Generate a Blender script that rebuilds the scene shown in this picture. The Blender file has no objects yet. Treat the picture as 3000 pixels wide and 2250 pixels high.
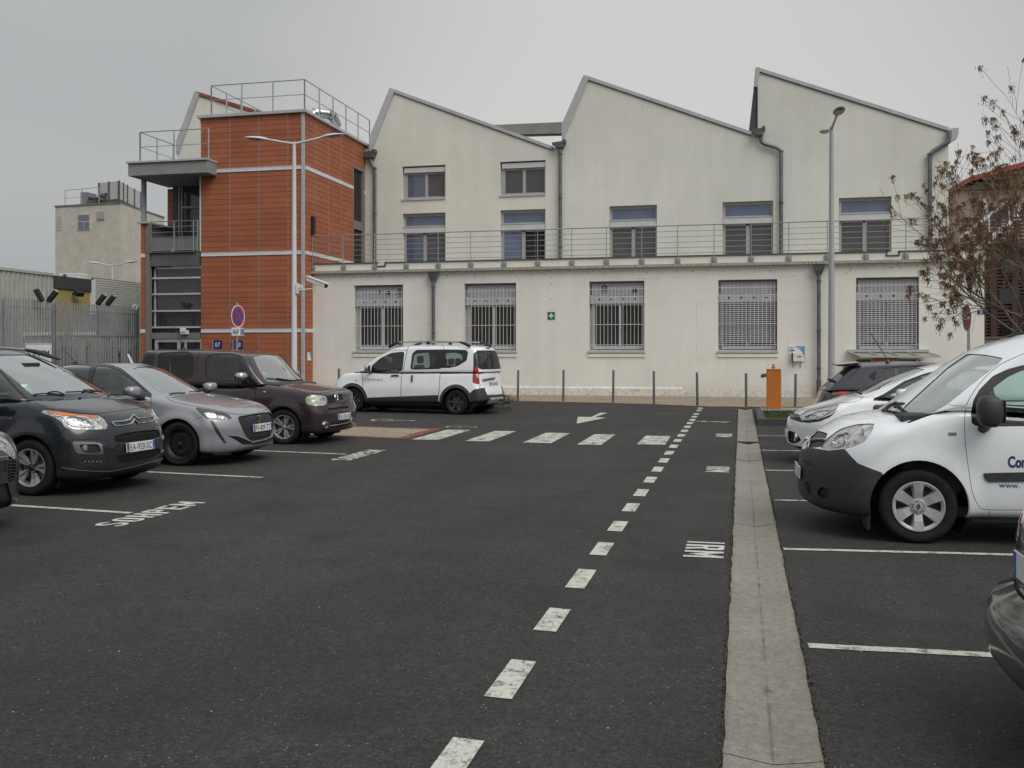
import bpy, bmesh, math, random
from mathutils import Vector, Matrix
from math import sin, cos, tan, pi, radians, atan2, sqrt, hypot
random.seed(7)
D = bpy.data
SC = bpy.context.scene
COL = SC.collection

# ---------------------------------------------------------------- camera
FPX, EYE, HX, HY = 2890.0, 1.6, 1500.0, 1034.0       # focal length and horizon of the 3000x2250 view
YAW = radians(13.05)
CS, SN = cos(YAW), sin(YAW)
cam = D.cameras.new('camera'); cam.sensor_width = 36; cam.lens = 36 * FPX / 3000
cam.shift_y = -(1125 - HY) / 3000; cam.clip_start = .05; cam.clip_end = 3000
camo = D.objects.new('camera', cam); COL.objects.link(camo)
camo.location = (0, 0, EYE); camo.rotation_euler = (pi / 2, 0, YAW)
SC.camera = camo
# ---------------------------------------------------------------- overcast sky
w = D.worlds.new("World"); SC.world = w; w.use_nodes = True
nt = w.node_tree; nt.nodes.clear()
def wn(t, **k):
    n = nt.nodes.new(t)
    for a, b in k.items(): setattr(n, a, b)
    return n
SUN_EL, SUN_AZ = radians(48), radians(129)            # azimuth measured from +Y towards +X
out = wn('ShaderNodeOutputWorld'); bg = wn('ShaderNodeBackground'); bg.inputs[1].default_value = .1
nt.links.new(bg.outputs[0], out.inputs[0])
sky = wn('ShaderNodeTexSky', sky_type='NISHITA', sun_disc=False, sun_elevation=SUN_EL, sun_rotation=SUN_AZ,
         air_density=1.0, dust_density=6.0, ozone_density=1.0)
hs = wn('ShaderNodeHueSaturation'); hs.inputs['Saturation'].default_value = .15; hs.inputs['Value'].default_value = .8
nt.links.new(sky.outputs[0], hs.inputs['Color'])
tc = wn('ShaderNodeTexCoord')
mp = wn('ShaderNodeMapping'); mp.inputs['Scale'].default_value = (1.2, 1.2, 2.6)
nt.links.new(tc.outputs['Generated'], mp.inputs[0])
no = wn('ShaderNodeTexNoise'); no.inputs['Scale'].default_value = 1.3; no.inputs['Detail'].default_value = 3
nt.links.new(mp.outputs[0], no.inputs[0])
rp = wn('ShaderNodeValToRGB')
rp.color_ramp.elements[0].position = .3; rp.color_ramp.elements[0].color = (3.6, 3.75, 3.9, 1)
rp.color_ramp.elements[1].position = .7; rp.color_ramp.elements[1].color = (4.7, 4.8, 4.85, 1)
nt.links.new(no.outputs[0], rp.inputs[0])
# broad bright part of the cloud low over the building, as the cloud in view shows it
dt = wn('ShaderNodeVectorMath', operation='DOT_PRODUCT')
gaz, gel = radians(-4), radians(5)
dt.inputs[1].default_value = (sin(gaz) * cos(gel), cos(gaz) * cos(gel), sin(gel))
nt.links.new(tc.outputs['Generated'], dt.inputs[0])
mr = wn('ShaderNodeMapRange'); mr.inputs['From Min'].default_value = .88; mr.inputs['From Max'].default_value = 1.0
mr.inputs['To Min'].default_value = .0; mr.inputs['To Max'].default_value = 1.0; mr.interpolation_type = 'SMOOTHSTEP'
nt.links.new(dt.outputs['Value'], mr.inputs[0])
mg = wn('ShaderNodeMixRGB', blend_type='MIX'); mg.inputs[2].default_value = (6.1, 6.1, 6.0, 1)
nt.links.new(mr.outputs[0], mg.inputs[0]); nt.links.new(rp.outputs[0], mg.inputs[1])
mx = wn('ShaderNodeMixRGB', blend_type='MIX'); mx.inputs[0].default_value = .12
nt.links.new(mg.outputs[0], mx.inputs[1]); nt.links.new(hs.outputs[0], mx.inputs[2])
# an overcast sky is brighter overhead than low down
sx_ = wn('ShaderNodeSeparateXYZ'); nt.links.new(tc.outputs['Generated'], sx_.inputs[0])
zr = wn('ShaderNodeMapRange'); zr.inputs['From Min'].default_value = .25; zr.inputs['From Max'].default_value = .9
zr.inputs['To Min'].default_value = 1.0; zr.inputs['To Max'].default_value = 1.7; zr.interpolation_type = 'SMOOTHSTEP'
nt.links.new(sx_.outputs[2], zr.inputs[0])
vm_ = wn('ShaderNodeVectorMath', operation='SCALE'); nt.links.new(mx.outputs[0], vm_.inputs[0]); nt.links.new(zr.outputs[0], vm_.inputs['Scale'])
nt.links.new(vm_.outputs[0], bg.inputs[0])
# ---------------------------------------------------------------- sun behind the cloud
sl = D.lights.new('sun', 'SUN'); sl.energy = 1.5; sl.angle = radians(42); sl.color = (1, .97, .93)
so = D.objects.new('sun', sl); COL.objects.link(so)
_sd = Vector((.52, -.42, .74))
so.rotation_euler = _sd.to_track_quat('Z', 'Y').to_euler(); so.location = (0, 0, 60)
SC.view_settings.view_transform = 'Standard'; SC.view_settings.look = 'None'
SC.view_settings.exposure = 0.13; SC.view_settings.gamma = 1; SC.view_settings.use_curve_mapping = False
SC.cycles.max_bounces = 8; SC.cycles.transparent_max_bounces = 16

# ---------------------------------------------------------------- photo geometry helpers (place things at real distances)
def gp(x, y, z=0.0):
    d = FPX * (EYE - z) / (y - HY); r = (x - HX) / FPX * d
    return (r * CS - d * SN, d * CS + r * SN)
def wY(x, y, Y):
    t = (x - HX) / FPX; d = Y / (CS + t * SN)
    return (t * d * CS - d * SN, EYE - (y - HY) * d / FPX)
def wX(x, y, X):
    t = (x - HX) / FPX; d = X / (t * CS - SN)
    return (d * CS + t * d * SN, EYE - (y - HY) * d / FPX)
def wD(x, y, d):
    r = (x - HX) / FPX * d
    return (r * CS - d * SN, d * CS + r * SN, EYE - (y - HY) * d / FPX)

# ---------------------------------------------------------------- objects
ORG = {}
def root_of(o):
    while o.parent: o = o.parent
    return o
def thing(name, label, cat, loc=(0, 0, 0), rz=0, group=None):
    o = D.objects.new(name, None); COL.objects.link(o); o.empty_display_size = .2
    o.location = loc; o.rotation_euler = (0, 0, rz)
    o['label'] = label; o['category'] = cat
    if group: o['group'] = group
    return o
def tag(o, label=None, cat=None, group=None, kind=None):
    if label: o['label'] = label
    if cat: o['category'] = cat
    if group: o['group'] = group
    if kind: o['kind'] = kind
    return o
def copy_tree(o, parent=None):
    c = o.copy(); COL.objects.link(c); c.parent = parent
    for ch in list(o.children): copy_tree(ch, c)
    return c
class MB:
    def __init__(s): s.v = []; s.f = []; s.m = []
    def add(s, vs, fs, mi=0):
        b = len(s.v); s.v += [tuple(v) for v in vs]
        for f in fs: s.f.append(tuple(i + b for i in f)); s.m.append(mi)
        return s
    def box(s, x0, x1, y0, y1, z0, z1, mi=0):
        if x0 > x1: x0, x1 = x1, x0
        if y0 > y1: y0, y1 = y1, y0
        if z0 > z1: z0, z1 = z1, z0
        return s.add([(x0,y0,z0),(x1,y0,z0),(x1,y1,z0),(x0,y1,z0),(x0,y0,z1),(x1,y0,z1),(x1,y1,z1),(x0,y1,z1)],
            [(0,3,2,1),(4,5,6,7),(0,1,5,4),(1,2,6,5),(2,3,7,6),(3,0,4,7)], mi)
    def prism(s, poly, fn0, fn1, mi=0):
        """poly: 2D points; fn0/fn1 map a 2D point to the two 3D ends"""
        n = len(poly); a = [fn0(*p) for p in poly]; b = [fn1(*p) for p in poly]
        return s.add(a + b, [tuple(range(n))[::-1], tuple(range(n, 2*n))] +
                     [(i, (i+1) % n, n + (i+1) % n, n + i) for i in range(n)], mi)
    def prismY(s, poly, y0, y1, mi=0): return s.prism(poly, lambda x, z: (x, y1, z), lambda x, z: (x, y0, z), mi)
    def prismX(s, poly, x0, x1, mi=0): return s.prism(poly, lambda y, z: (x0, y, z), lambda y, z: (x1, y, z), mi)
    def prismZ(s, poly, z0, z1, mi=0): return s.prism(poly, lambda x, y: (x, y, z0), lambda x, y: (x, y, z1), mi)
    def tube(s, pts, r, n=8, mi=0, caps=True):
        pts = [Vector(p) for p in pts]; rr = r if isinstance(r, (list, tuple)) else [r] * len(pts)
        b = len(s.v); prev = None
        for i, p in enumerate(pts):
            if i == 0: t = pts[1] - p
            elif i == len(pts) - 1: t = p - pts[i-1]
            else: t = (pts[i+1] - p).normalized() + (p - pts[i-1]).normalized()
            t = t.normalized() if t.length > 1e-9 else Vector((0, 0, 1))
            if prev is None:
                u = t.orthogonal().normalized()
            else:
                u = (prev - t * prev.dot(t))
                u = u.normalized() if u.length > 1e-6 else t.orthogonal().normalized()
            prev = u; w_ = t.cross(u)
            for k in range(n):
                a = 2 * pi * k / n
                s.v.append(tuple(p + (u * cos(a) + w_ * sin(a)) * rr[i]))
        for i in range(len(pts) - 1):
            for k in range(n):
                k2 = (k + 1) % n
                s.f.append((b + i*n + k, b + i*n + k2, b + (i+1)*n + k2, b + (i+1)*n + k)); s.m.append(mi)
        if caps:
            s.f.append(tuple(b + k for k in range(n))[::-1]); s.m.append(mi)
            s.f.append(tuple(b + (len(pts)-1)*n + k for k in range(n))); s.m.append(mi)
        return s
    def lathe(s, prof, c=(0,0,0), axis='z', n=24, mi=0, close=False):
        """prof: (r, h) points turned about an axis through c"""
        b = len(s.v)
        for r, h in prof:
            for k in range(n):
                a = 2 * pi * k / n; x, y = r * cos(a), r * sin(a)
                p = {'z': (x, y, h), 'y': (x, h, y), 'x': (h, x, y)}[axis]
                s.v.append((p[0] + c[0], p[1] + c[1], p[2] + c[2]))
        m_ = len(prof)
        for i in range(m_ if close else m_ - 1):
            j = (i + 1) % m_
            for k in range(n):
                k2 = (k + 1) % n
                s.f.append((b + i*n + k, b + i*n + k2, b + j*n + k2, b + j*n + k)); s.m.append(mi)
        return s
    def disc(s, c, r, nrm, n=20, mi=0, ry=None):
        nrm = Vector(nrm).normalized(); up = Vector((0, 0, 1))
        if abs(nrm.dot(up)) > .99: up = Vector((0, 1, 0))
        u = up.cross(nrm).normalized(); w_ = nrm.cross(u)
        ry = ry or r
        b = len(s.v)
        for k in range(n):
            a = 2*pi*k/n; s.v.append(tuple(Vector(c) + u * cos(a) * r + w_ * sin(a) * ry))
        s.f.append(tuple(range(b, b + n))); s.m.append(mi)
        return s
    def xf(s, M):
        s.v = [tuple(M @ Vector(v)) for v in s.v]; return s
    def build(s, name, mat, parent=None, smooth=False, off=None, bevel=0):
        me = D.meshes.new(name)
        o_ = Vector((0, 0, 0))
        if parent is not None and off is None:
            r = root_of(parent)
            if r.get('_w'): o_ = Vector(r['_w'])
        vs = [(v[0]-o_.x, v[1]-o_.y, v[2]-o_.z) for v in s.v]
        me.from_pydata(vs, [], s.f)
        mats = mat if isinstance(mat, (list, tuple)) else [mat]
        for m_ in mats: me.materials.append(m_)
        if len(mats) > 1: me.polygons.foreach_set('material_index', s.m)
        bm = bmesh.new(); bm.from_mesh(me)
        bmesh.ops.recalc_face_normals(bm, faces=bm.faces)
        if bevel: bmesh.ops.bevel(bm, geom=bm.edges[:], offset=bevel, segments=1, affect='EDGES')
        bm.to_mesh(me); bm.free()
        if smooth:
            me.shade_smooth()
            try: me.set_sharp_from_angle(angle=radians(smooth if smooth is not True else 40))
            except Exception: pass
        o = D.objects.new(name, me); COL.objects.link(o)
        if parent: o.parent = parent
        return o
def wthing(name, label, cat, loc, group=None):
    """a thing whose parts are written in world coordinates"""
    o = thing(name, label, cat, loc, 0, group); o['_w'] = list(loc)
    return o
def struct(mb, name, mat, **k):
    o = mb.build(name, mat, **k); o['kind'] = 'structure'; return o
def text_mesh(name, txt, mat, M, size=1.0, sx=1.0, parent=None, depth=.004, align='LEFT', spacing=1.0, bold=0.0, top=None):
    cu = D.curves.new(name, 'FONT'); cu.body = txt; cu.size = size; cu.extrude = depth; cu.align_x = align
    cu.space_character = spacing; cu.offset = bold; cu.resolution_u = 3
    o = D.objects.new(name, cu); COL.objects.link(o)
    dg = bpy.context.evaluated_depsgraph_get()
    me = D.meshes.new_from_object(o.evaluated_get(dg)); D.objects.remove(o); D.curves.remove(cu)
    me.name = name
    for v in me.vertices: v.co = M @ Vector((v.co.x * sx, v.co.y, v.co.z))
    if parent is not None:
        r = root_of(parent)
        if r.get('_w'):
            q = Vector(r['_w'])
            for v in me.vertices: v.co -= q
    me.materials.clear(); me.materials.append(mat)
    o = D.objects.new(name, me); COL.objects.link(o)
    if parent: o.parent = parent
    return o
def frameM(o, u, v):
    """matrix: local x->u, local y->v, origin o"""
    u = Vector(u).normalized(); v = Vector(v).normalized(); n = u.cross(v)
    return Matrix(((u.x, v.x, n.x, o[0]), (u.y, v.y, n.y, o[1]), (u.z, v.z, n.z, o[2]), (0, 0, 0, 1)))

# ---------------------------------------------------------------- materials
class NT:
    def __init__(s, name):
        s.m = D.materials.new(name); s.m.use_nodes = True; s.t = s.m.node_tree; s.t.nodes.clear()
        s.out = s.n('ShaderNodeOutputMaterial'); s.b = s.n('ShaderNodeBsdfPrincipled')
        s.l(s.b.outputs[0], s.out.inputs[0]); s.co = None
    def n(s, t, **k):
        x = s.t.nodes.new(t)
        for a, b in k.items(): setattr(x, a, b)
        return x
    def l(s, a, b): s.t.links.new(a, b)
    def coord(s):
        if s.co is None:
            g = s.n('ShaderNodeNewGeometry'); s.co = g.outputs['Position']; s.geo = g
        return s.co
    def noise(s, scale, detail=4, rough=.55, vec=None, stretch=None):
        v = vec or s.coord()
        if stretch:
            m = s.n('ShaderNodeMapping'); m.inputs['Scale'].default_value = stretch; s.l(v, m.inputs[0]); v = m.outputs[0]
        x = s.n('ShaderNodeTexNoise'); x.inputs['Scale'].default_value = scale; x.inputs['Detail'].default_value = detail
        x.inputs['Roughness'].default_value = rough; s.l(v, x.inputs['Vector']); return x.outputs[0]
    def vor(s, scale, feat='F1', vec=None, rnd=1.0):
        x = s.n('ShaderNodeTexVoronoi', feature=feat); x.inputs['Scale'].default_value = scale
        x.inputs['Randomness'].default_value = rnd
        s.l(vec or s.coord(), x.inputs['Vector']); return x
    def ramp(s, v, *st):
        r = s.n('ShaderNodeValToRGB'); e = r.color_ramp.elements
        while len(e) < len(st): e.new(.5)
        for i, (p, c) in enumerate(st):
            e[i].position = p; c = (c, c, c) if not isinstance(c, tuple) else c; e[i].color = (*c, 1)
        s.l(v, r.inputs[0]); return r.outputs[0]
    def mix(s, f, a, b, bt='MIX'):
        x = s.n('ShaderNodeMixRGB', blend_type=bt)
        for i, q in enumerate((f, a, b)):
            if isinstance(q, (int, float)): x.inputs[i].default_value = q if i == 0 else (q, q, q, 1)
            elif isinstance(q, tuple): x.inputs[i].default_value = (*q, 1)
            else: s.l(q, x.inputs[i])
        return x.outputs[0]
    def math(s, op, a, b=0.0, clamp=False):
        x = s.n('ShaderNodeMath', operation=op, use_clamp=clamp)
        for i, q in enumerate((a, b)):
            if isinstance(q, (int, float)): x.inputs[i].default_value = q
            else: s.l(q, x.inputs[i])
        return x.outputs[0]
    def xyz(s, v=None):
        x = s.n('ShaderNodeSeparateXYZ'); s.l(v or s.coord(), x.inputs[0]); return x.outputs
    def bump(s, h, dist=.01, strength=.5):
        b = s.n('ShaderNodeBump'); b.inputs['Distance'].default_value = dist; b.inputs['Strength'].default_value = strength
        s.l(h, b.inputs['Height']); s.l(b.outputs[0], s.b.inputs['Normal']); return b
    def set(s, col=None, rough=None, metal=None, spec=None, coat=None, coat_r=None, alpha=None, emit=None, es=1):
        def p(k, v):
            if v is None: return
            i = s.b.inputs[k]
            if isinstance(v, (int, float)): i.default_value = v
            elif isinstance(v, tuple): i.default_value = (*v, 1)
            else: s.l(v, i)
        p('Base Color', col); p('Roughness', rough); p('Metallic', metal); p('Specular IOR Level', spec)
        p('Coat Weight', coat); p('Coat Roughness', coat_r); p('Alpha', alpha)
        if emit: p('Emission Color', emit); s.b.inputs['Emission Strength'].default_value = es
        return s.m
def simple(name, col, rough=.5, metal=0, ns=6.0, var=.12, bump=0, bs=80, spec=None, coat=None, objrand=False):
    t = NT(name); n = t.noise(ns)
    lo = tuple(max(0, c * (1 - var)) for c in col); hi = tuple(min(1, c * (1 + var)) for c in col)
    c = t.ramp(n, (.3, lo), (.7, hi))
    if objrand:
        oi = t.n('ShaderNodeObjectInfo'); c = t.mix(1, c, t.ramp(oi.outputs['Random'], (0, .86), (1, 1.0)), 'MULTIPLY')
    t.set(c, rough, metal, spec, coat)
    if bump: t.bump(t.noise(bs, 3), bump)
    return t.m
M = {}
# asphalt -------------------------------------------------------
def asphalt():
    t = NT('asphalt')
    grain = t.vor(95).outputs['Color']
    g1 = t.noise(60, 5, .7)
    big = t.noise(.35, 5, .6); mid = t.noise(2.2, 5, .65)
    c = t.ramp(t.xyz(grain)[0], (0, (.026,.025,.025)), (.55, (.047,.045,.044)), (.9, (.078,.075,.072)), (1, (.125,.12,.115)))
    c = t.mix(.5, c, t.ramp(g1, (.3, (.014, .0135, .013)), (.5, (.040, .0385, .037)), (.72, (.095, .092, .088))))
    pit = t.vor(48); c = t.mix(1, c, t.ramp(t.xyz(pit.outputs['Color'])[1], (0, .68), (.35, .97), (1, 1.14)), 'MULTIPLY')
    c = t.mix(1, c, t.ramp(t.noise(14, 4, .7), (.32, .86), (.68, 1.08)), 'MULTIPLY')
    c = t.mix(1, c, t.ramp(big, (.3, .68), (.7, 1.03)), 'MULTIPLY')
    c = t.mix(1, c, t.ramp(mid, (.3, .86), (.7, 1.08)), 'MULTIPLY')
    pol = t.noise(.5, 4, .6, stretch=(2.2, .25, 1)); c = t.mix(1, c, t.ramp(pol, (.35, .86), (.65, 1.08)), 'MULTIPLY')
    spk = t.vor(26); sp = t.math('LESS_THAN', spk.outputs['Distance'], .10)
    sel = t.math('GREATER_THAN', t.xyz(spk.outputs['Color'])[1], .80)
    c = t.mix(t.math('MULTIPLY', sp, sel), c, (.30, .29, .27))
    # oil and tyre stains
    st = t.noise(.9, 3, .5); c = t.mix(t.ramp(st, (.56, 0), (.70, .5)), c, (.016, .016, .016))
    # fine cracks
    cr = t.vor(.55, 'DISTANCE_TO_EDGE', vec=t.mix(.08, t.coord(), t.n('ShaderNodeTexNoise').outputs[1]))
    c = t.mix(1, c, (1.0, .985, .97), 'MULTIPLY')
    t.set(c, t.ramp(g1, (.3, .72), (.7, .95)), 0, .35)
    h = t.mix(.5, t.vor(95).outputs['Distance'], g1)
    t.bump(h, .010, 1.0)
    return t.m
M['asphalt'] = asphalt()
def paintmark(name, col, wear=.5, sc=9):
    t = NT(name); n = t.noise(sc, 8, .75); f = t.noise(70, 4, .7); cr = t.vor(5.5, 'DISTANCE_TO_EDGE', vec=t.mix(.06, t.coord(), t.noise(3, 2)))
    m = t.math('ADD', t.ramp(n, (wear - .12, 1), (wear + .02, 0)), t.ramp(f, (.33, .9), (.45, 0)), True)
    m = t.math('MAXIMUM', m, t.math('MULTIPLY', t.ramp(cr.outputs['Distance'], (.004, .7), (.012, 0)), t.ramp(t.noise(4, 3), (.45, 0), (.6, 1))))
    c = t.mix(m, t.mix(t.noise(2.5, 4), tuple(x * .82 for x in col), col), (.06, .058, .054))
    t.set(c, .75); t.bump(f, .004, .6); return t.m
M['mark'] = paintmark('road_paint', (.60, .59, .52), .475)
M['mark_worn'] = paintmark('worn_road_paint', (.60, .585, .51), .505, 5)
M['mark_fresh'] = paintmark('stencil_paint', (.60, .60, .57), .33, 30)
def aggregate(name, cols, sc=70, bump=.008):
    t = NT(name); v = t.vor(sc); x = t.xyz(v.outputs['Color'])[0]
    c = t.ramp(x, (0, cols[0]), (.35, cols[1]), (.7, cols[2]), (1, cols[3]))
    c = t.mix(1, c, t.ramp(t.noise(.8, 4), (.3, .8), (.7, 1.1)), 'MULTIPLY')
    c = t.mix(t.ramp(v.outputs['Distance'], (.45, 0), (.75, .6)), c, tuple(q * .5 for q in cols[1]))
    t.set(c, .8); t.bump(v.outputs['Distance'], bump, .6); return t.m
M['aggregate'] = aggregate('exposed_aggregate', [(.14,.10,.065),(.26,.205,.14),(.36,.295,.21),(.52,.45,.36)], 42)
def concrete(name, col, joint=False, dirt=.5):
    t = NT(name); a = t.noise(1.3, 6, .65); b = t.noise(22, 6, .75); c_ = t.vor(120)
    c = t.ramp(a, (.3, tuple(x * .84 for x in col)), (.7, tuple(min(1, x * 1.1) for x in col)))
    c = t.mix(1, c, t.ramp(b, (.3, 1 - .28 * dirt), (.62, 1.05)), 'MULTIPLY')
    c = t.mix(1, c, t.ramp(t.xyz(c_.outputs['Color'])[0], (0, .82), (1, 1.12)), 'MULTIPLY')
    pit = t.vor(30); c = t.mix(t.math('MULTIPLY', t.math('LESS_THAN', pit.outputs['Distance'], .13), t.math('GREATER_THAN', t.xyz(pit.outputs['Color'])[0], .72)), c, tuple(x * .45 for x in col))
    t.set(c, .85); t.bump(b, .006, .7); return t.m
def gutter_mat():
    m = concrete('gutter_concrete', (.262, .245, .205), dirt=1.3); t = NT.__new__(NT); t.m = m; t.t = m.node_tree; t.co = None
    t.b = [n for n in t.t.nodes if n.type == 'BSDF_PRINCIPLED'][0]; src = t.b.inputs['Base Color'].links[0].from_socket
    v = t.xyz(); d = t.math('ABSOLUTE', t.math('ADD', v[0], -.125))
    wob = t.noise(5, 4, .7); d = t.math('ADD', d, t.math('MULTIPLY', t.math('ADD', wob, -.5), .02))
    line = t.ramp(d, (.0, 1), (.011, .0)); mk = t.math('MULTIPLY', line, t.ramp(t.noise(2.2, 5, .8), (.42, .05), (.62, .85)))
    blot = t.math('MULTIPLY', t.ramp(d, (.0, 1), (.05, 0)), t.ramp(t.noise(1.6, 6, .85), (.58, 0), (.68, .8)))
    edge = t.math('MULTIPLY', t.ramp(d, (.165, 0), (.192, 1)), t.ramp(t.noise(9, 5, .8), (.4, 0), (.6, .55)))
    c = t.mix(t.math('MAXIMUM', mk, blot), src, (.055, .048, .040)); c = t.mix(edge, c, (.10, .085, .06))
    rust = t.ramp(t.noise(.7, 4, .6), (.52, 0), (.72, .4)); c = t.mix(rust, c, (.20, .165, .125))
    t.l(c, t.b.inputs['Base Color']); return m
M['gutter'] = gutter_mat()
M['kerb'] = concrete('kerb_concrete', (.07, .072, .072), dirt=1)
M['concrete'] = concrete('grey_concrete', (.27, .27, .265), dirt=.4)
M['concrete_dark'] = concrete('dark_concrete', (.105, .107, .11), dirt=.3)
M['concrete_mid'] = concrete('mid_grey_concrete', (.19, .185, .175), dirt=.4)
def stucco(name, col, dirt_lo=None, warm=None, upper=False):
    t = NT(name); big = t.noise(.28, 5, .6); mid = t.noise(1.7, 6, .65)
    fine = t.noise(26, 5, .7); v = t.xyz()
    c = t.ramp(big, (.3, tuple(x * .93 for x in col)), (.7, tuple(min(1, x * 1.05) for x in col)))
    c = t.mix(1, c, t.ramp(mid, (.3, .965), (.7, 1.02)), 'MULTIPLY')
    # soft vertical rain streaks
    st = t.noise(1.0, 5, .7, stretch=(3.2, 3.2, .22)); c = t.mix(1, c, t.ramp(st, (.35, .965), (.6, 1.01)), 'MULTIPLY')
    # patched render areas with faint edges
    pt = t.vor(.32, vec=t.mix(.25, t.coord(), t.noise(1.1, 3)))
    c = t.mix(1, c, t.ramp(t.xyz(pt.outputs['Color'])[0], (0, .985), (1, 1.01)), 'MULTIPLY')
    if dirt_lo:
        z0, z1 = dirt_lo      # specks just under the cornice
        sp = t.vor(5.2, vec=t.mix(.04, t.coord(), t.noise(9, 3)))
        band = t.math('MULTIPLY', t.ramp(v[2], (0, 0), (1, 1)), 1)
        mr_ = t.n('ShaderNodeMapRange'); mr_.inputs['From Min'].default_value = z0; mr_.inputs['From Max'].default_value = z1
        t.l(v[2], mr_.inputs[0])
        clus = t.noise(.55, 3)
        thr = t.math('MULTIPLY', t.math('MULTIPLY', mr_.outputs[0], t.ramp(clus, (.38, .25), (.62, 1))), .16)
        m = t.math('LESS_THAN', sp.outputs['Distance'], thr)
        m = t.math('MULTIPLY', m, t.math('GREATER_THAN', t.xyz(sp.outputs['Color'])[2], .35))
        c = t.mix(t.math('MULTIPLY', m, .8), c, (.17, .115, .075))
        sp2 = t.vor(1.7); m2 = t.math('MULTIPLY', t.math('LESS_THAN', sp2.outputs['Distance'], .035), t.math('GREATER_THAN', t.xyz(sp2.outputs['Color'])[0], .45))
        c = t.mix(m2, c, (.18, .14, .10))
        # splash dirt near the pavement
        mr2 = t.n('ShaderNodeMapRange'); mr2.inputs['From Min'].default_value = .55; mr2.inputs['From Max'].default_value = 0
        t.l(v[2], mr2.inputs[0])
        c = t.mix(t.math('MULTIPLY', mr2.outputs[0], t.ramp(t.noise(6, 6, .8), (.42, 0), (.62, .55))), c, (.24, .21, .17))
    cr = t.vor(.42, 'DISTANCE_TO_EDGE', vec=t.mix(.30, t.coord(), t.noise(2.0, 6, .7)))
    c = t.mix(t.math('MULTIPLY', t.ramp(cr.outputs['Distance'], (.0015, .30), (.004, 0)), t.ramp(t.noise(.5, 2), (.5, 0), (.6, 1))), c, tuple(x * .55 for x in col))
    t.set(c, .9, 0, .25)
    t.bump(t.mix(.5, fine, t.noise(5, 4)), .012, .55); return t.m
M['stucco_low'] = stucco('ground_floor_render', (.76, .745, .69), dirt_lo=(3.9, 4.75))
M['stucco_up'] = stucco('upper_render', (.70, .69, .61))
M['stucco_side'] = stucco('fascia_render', (.76, .735, .65))
def ledge():
    t = NT('weathered_ledge'); st = t.noise(7, 6, .75, stretch=(3, 3, .8)); v = t.xyz()
    c = t.ramp(st, (.36, (.16, .15, .125)), (.58, (.46, .44, .37)))
    t.set(c, .9); t.bump(st, .006); return t.m
M['ledge'] = ledge()
M['zinc'] = simple('zinc_pipe', (.15, .16, .17), .45, .5, 3, .25, .002, 30)
M['zinc_trim'] = simple('grey_verge_trim', (.43, .43, .445), .5, .0, 2, .08)
M['trim_dark'] = simple('dark_zinc', (.105, .105, .11), .5, .3, 4, .2)
M['galv'] = simple('galvanised_steel', (.36, .38, .38), .42, .55, 14, .18)
M['white_paint'] = simple('white_painted_metal', (.62, .63, .64), .4, 0, 3, .06)
M['white_frame'] = simple('white_window_frame', (.55, .55, .55), .45, 0, 3, .07)
M['grey_frame'] = simple('beige_grey_frame', (.36, .355, .33), .5, 0, 3, .07)
M['alu'] = simple('aluminium', (.55, .55, .56), .35, .4, 5, .08)
M['pole_white'] = simple('white_lamp_pole', (.60, .61, .63), .35, 0, 2, .05)
M['pole_grey'] = simple('grey_lamp_pole', (.40, .40, .42), .35, .2, 2, .06)
def tilemat():
    t = NT('terracotta_panel'); oi = t.n('ShaderNodeObjectInfo')
    c = t.ramp(t.noise(1.2, 4), (.3, (.305, .098, .046)), (.7, (.370, .122, .058)))
    c = t.mix(1, c, t.ramp(oi.outputs['Random'], (0, .88), (1, 1.08)), 'MULTIPLY')
    c = t.mix(1, c, t.ramp(t.noise(60, 3, .8), (.3, .9), (.7, 1.08)), 'MULTIPLY')
    t.set(c, .62, 0, .35); t.bump(t.noise(90, 3), .002, .4); return t.m
M['tile'] = tilemat()
M['red_roof'] = simple('red_roof', (.30, .065, .045), .7, 0, 4, .15)
def winglass(name, col, rough=.04, spec=.6, wav=.0):
    t = NT(name); t.set(t.ramp(t.noise(.8, 3), (.3, tuple(c * .8 for c in col)), (.7, tuple(c * 1.2 for c in col))), rough, 0, spec)
    t.bump(t.noise(1.1, 1), .02, .12 + wav); return t.m
M['glass_dark'] = winglass('dark_window_glass', (.022, .021, .020), spec=.8)
M['glass_grey'] = winglass('grey_blind_window', (.075, .070, .074), spec=.7)
M['glass_painted_sky'] = winglass('painted_sky_glass', (.105, .13, .205), spec=1.0)  # bluish sky reflection painted into the base colour
M['black'] = simple('black_rubber', (.012, .012, .013), .6, 0, 8, .2)
M['blackp'] = simple('black_plastic', (.02, .02, .022), .42, 0, 8, .2)
M['bollard'] = simple('bollard_paint', (.095, .10, .107), .5, .1, 6, .12)
M['orange'] = simple('orange_enamel', (.50, .155, .022), .45, 0, 2, .08)
M['orange_lens'] = simple('orange_lens', (.75, .16, .01), .15, 0, 5, .05, spec=.8)
M['brick_red'] = simple('red_brick_paver', (.17, .062, .045), .85, 0, 9, .3, .004, 40)
M['rust'] = simple('rusty_iron', (.055, .035, .027), .8, .2, 12, .4, .004, 60)
M['blind'] = simple('grey_blind_slat', (.36, .36, .38), .4, .1, 5, .06)
M['vent_panel'] = simple('white_vent_panel', (.42, .42, .475), .5, 0, 4, .1)
M['sign_white'] = simple('sign_white', (.68, .69, .69), .4, 0, 5, .05)
M['sign_red'] = simple('sign_red', (.42, .02, .035), .4, 0, 5, .08)
M['sign_dullred'] = simple('faded_sign_red', (.24, .03, .035), .5, 0, 5, .1)
M['sign_blue'] = simple('sign_blue', (.02, .07, .32), .4, 0, 5, .08)
M['sign_green'] = simple('sign_green', (.01, .13, .05), .4, 0, 5, .08)
M['sky_blue'] = simple('light_blue_print', (.11, .30, .50), .4, 0, 5, .08)
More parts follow.
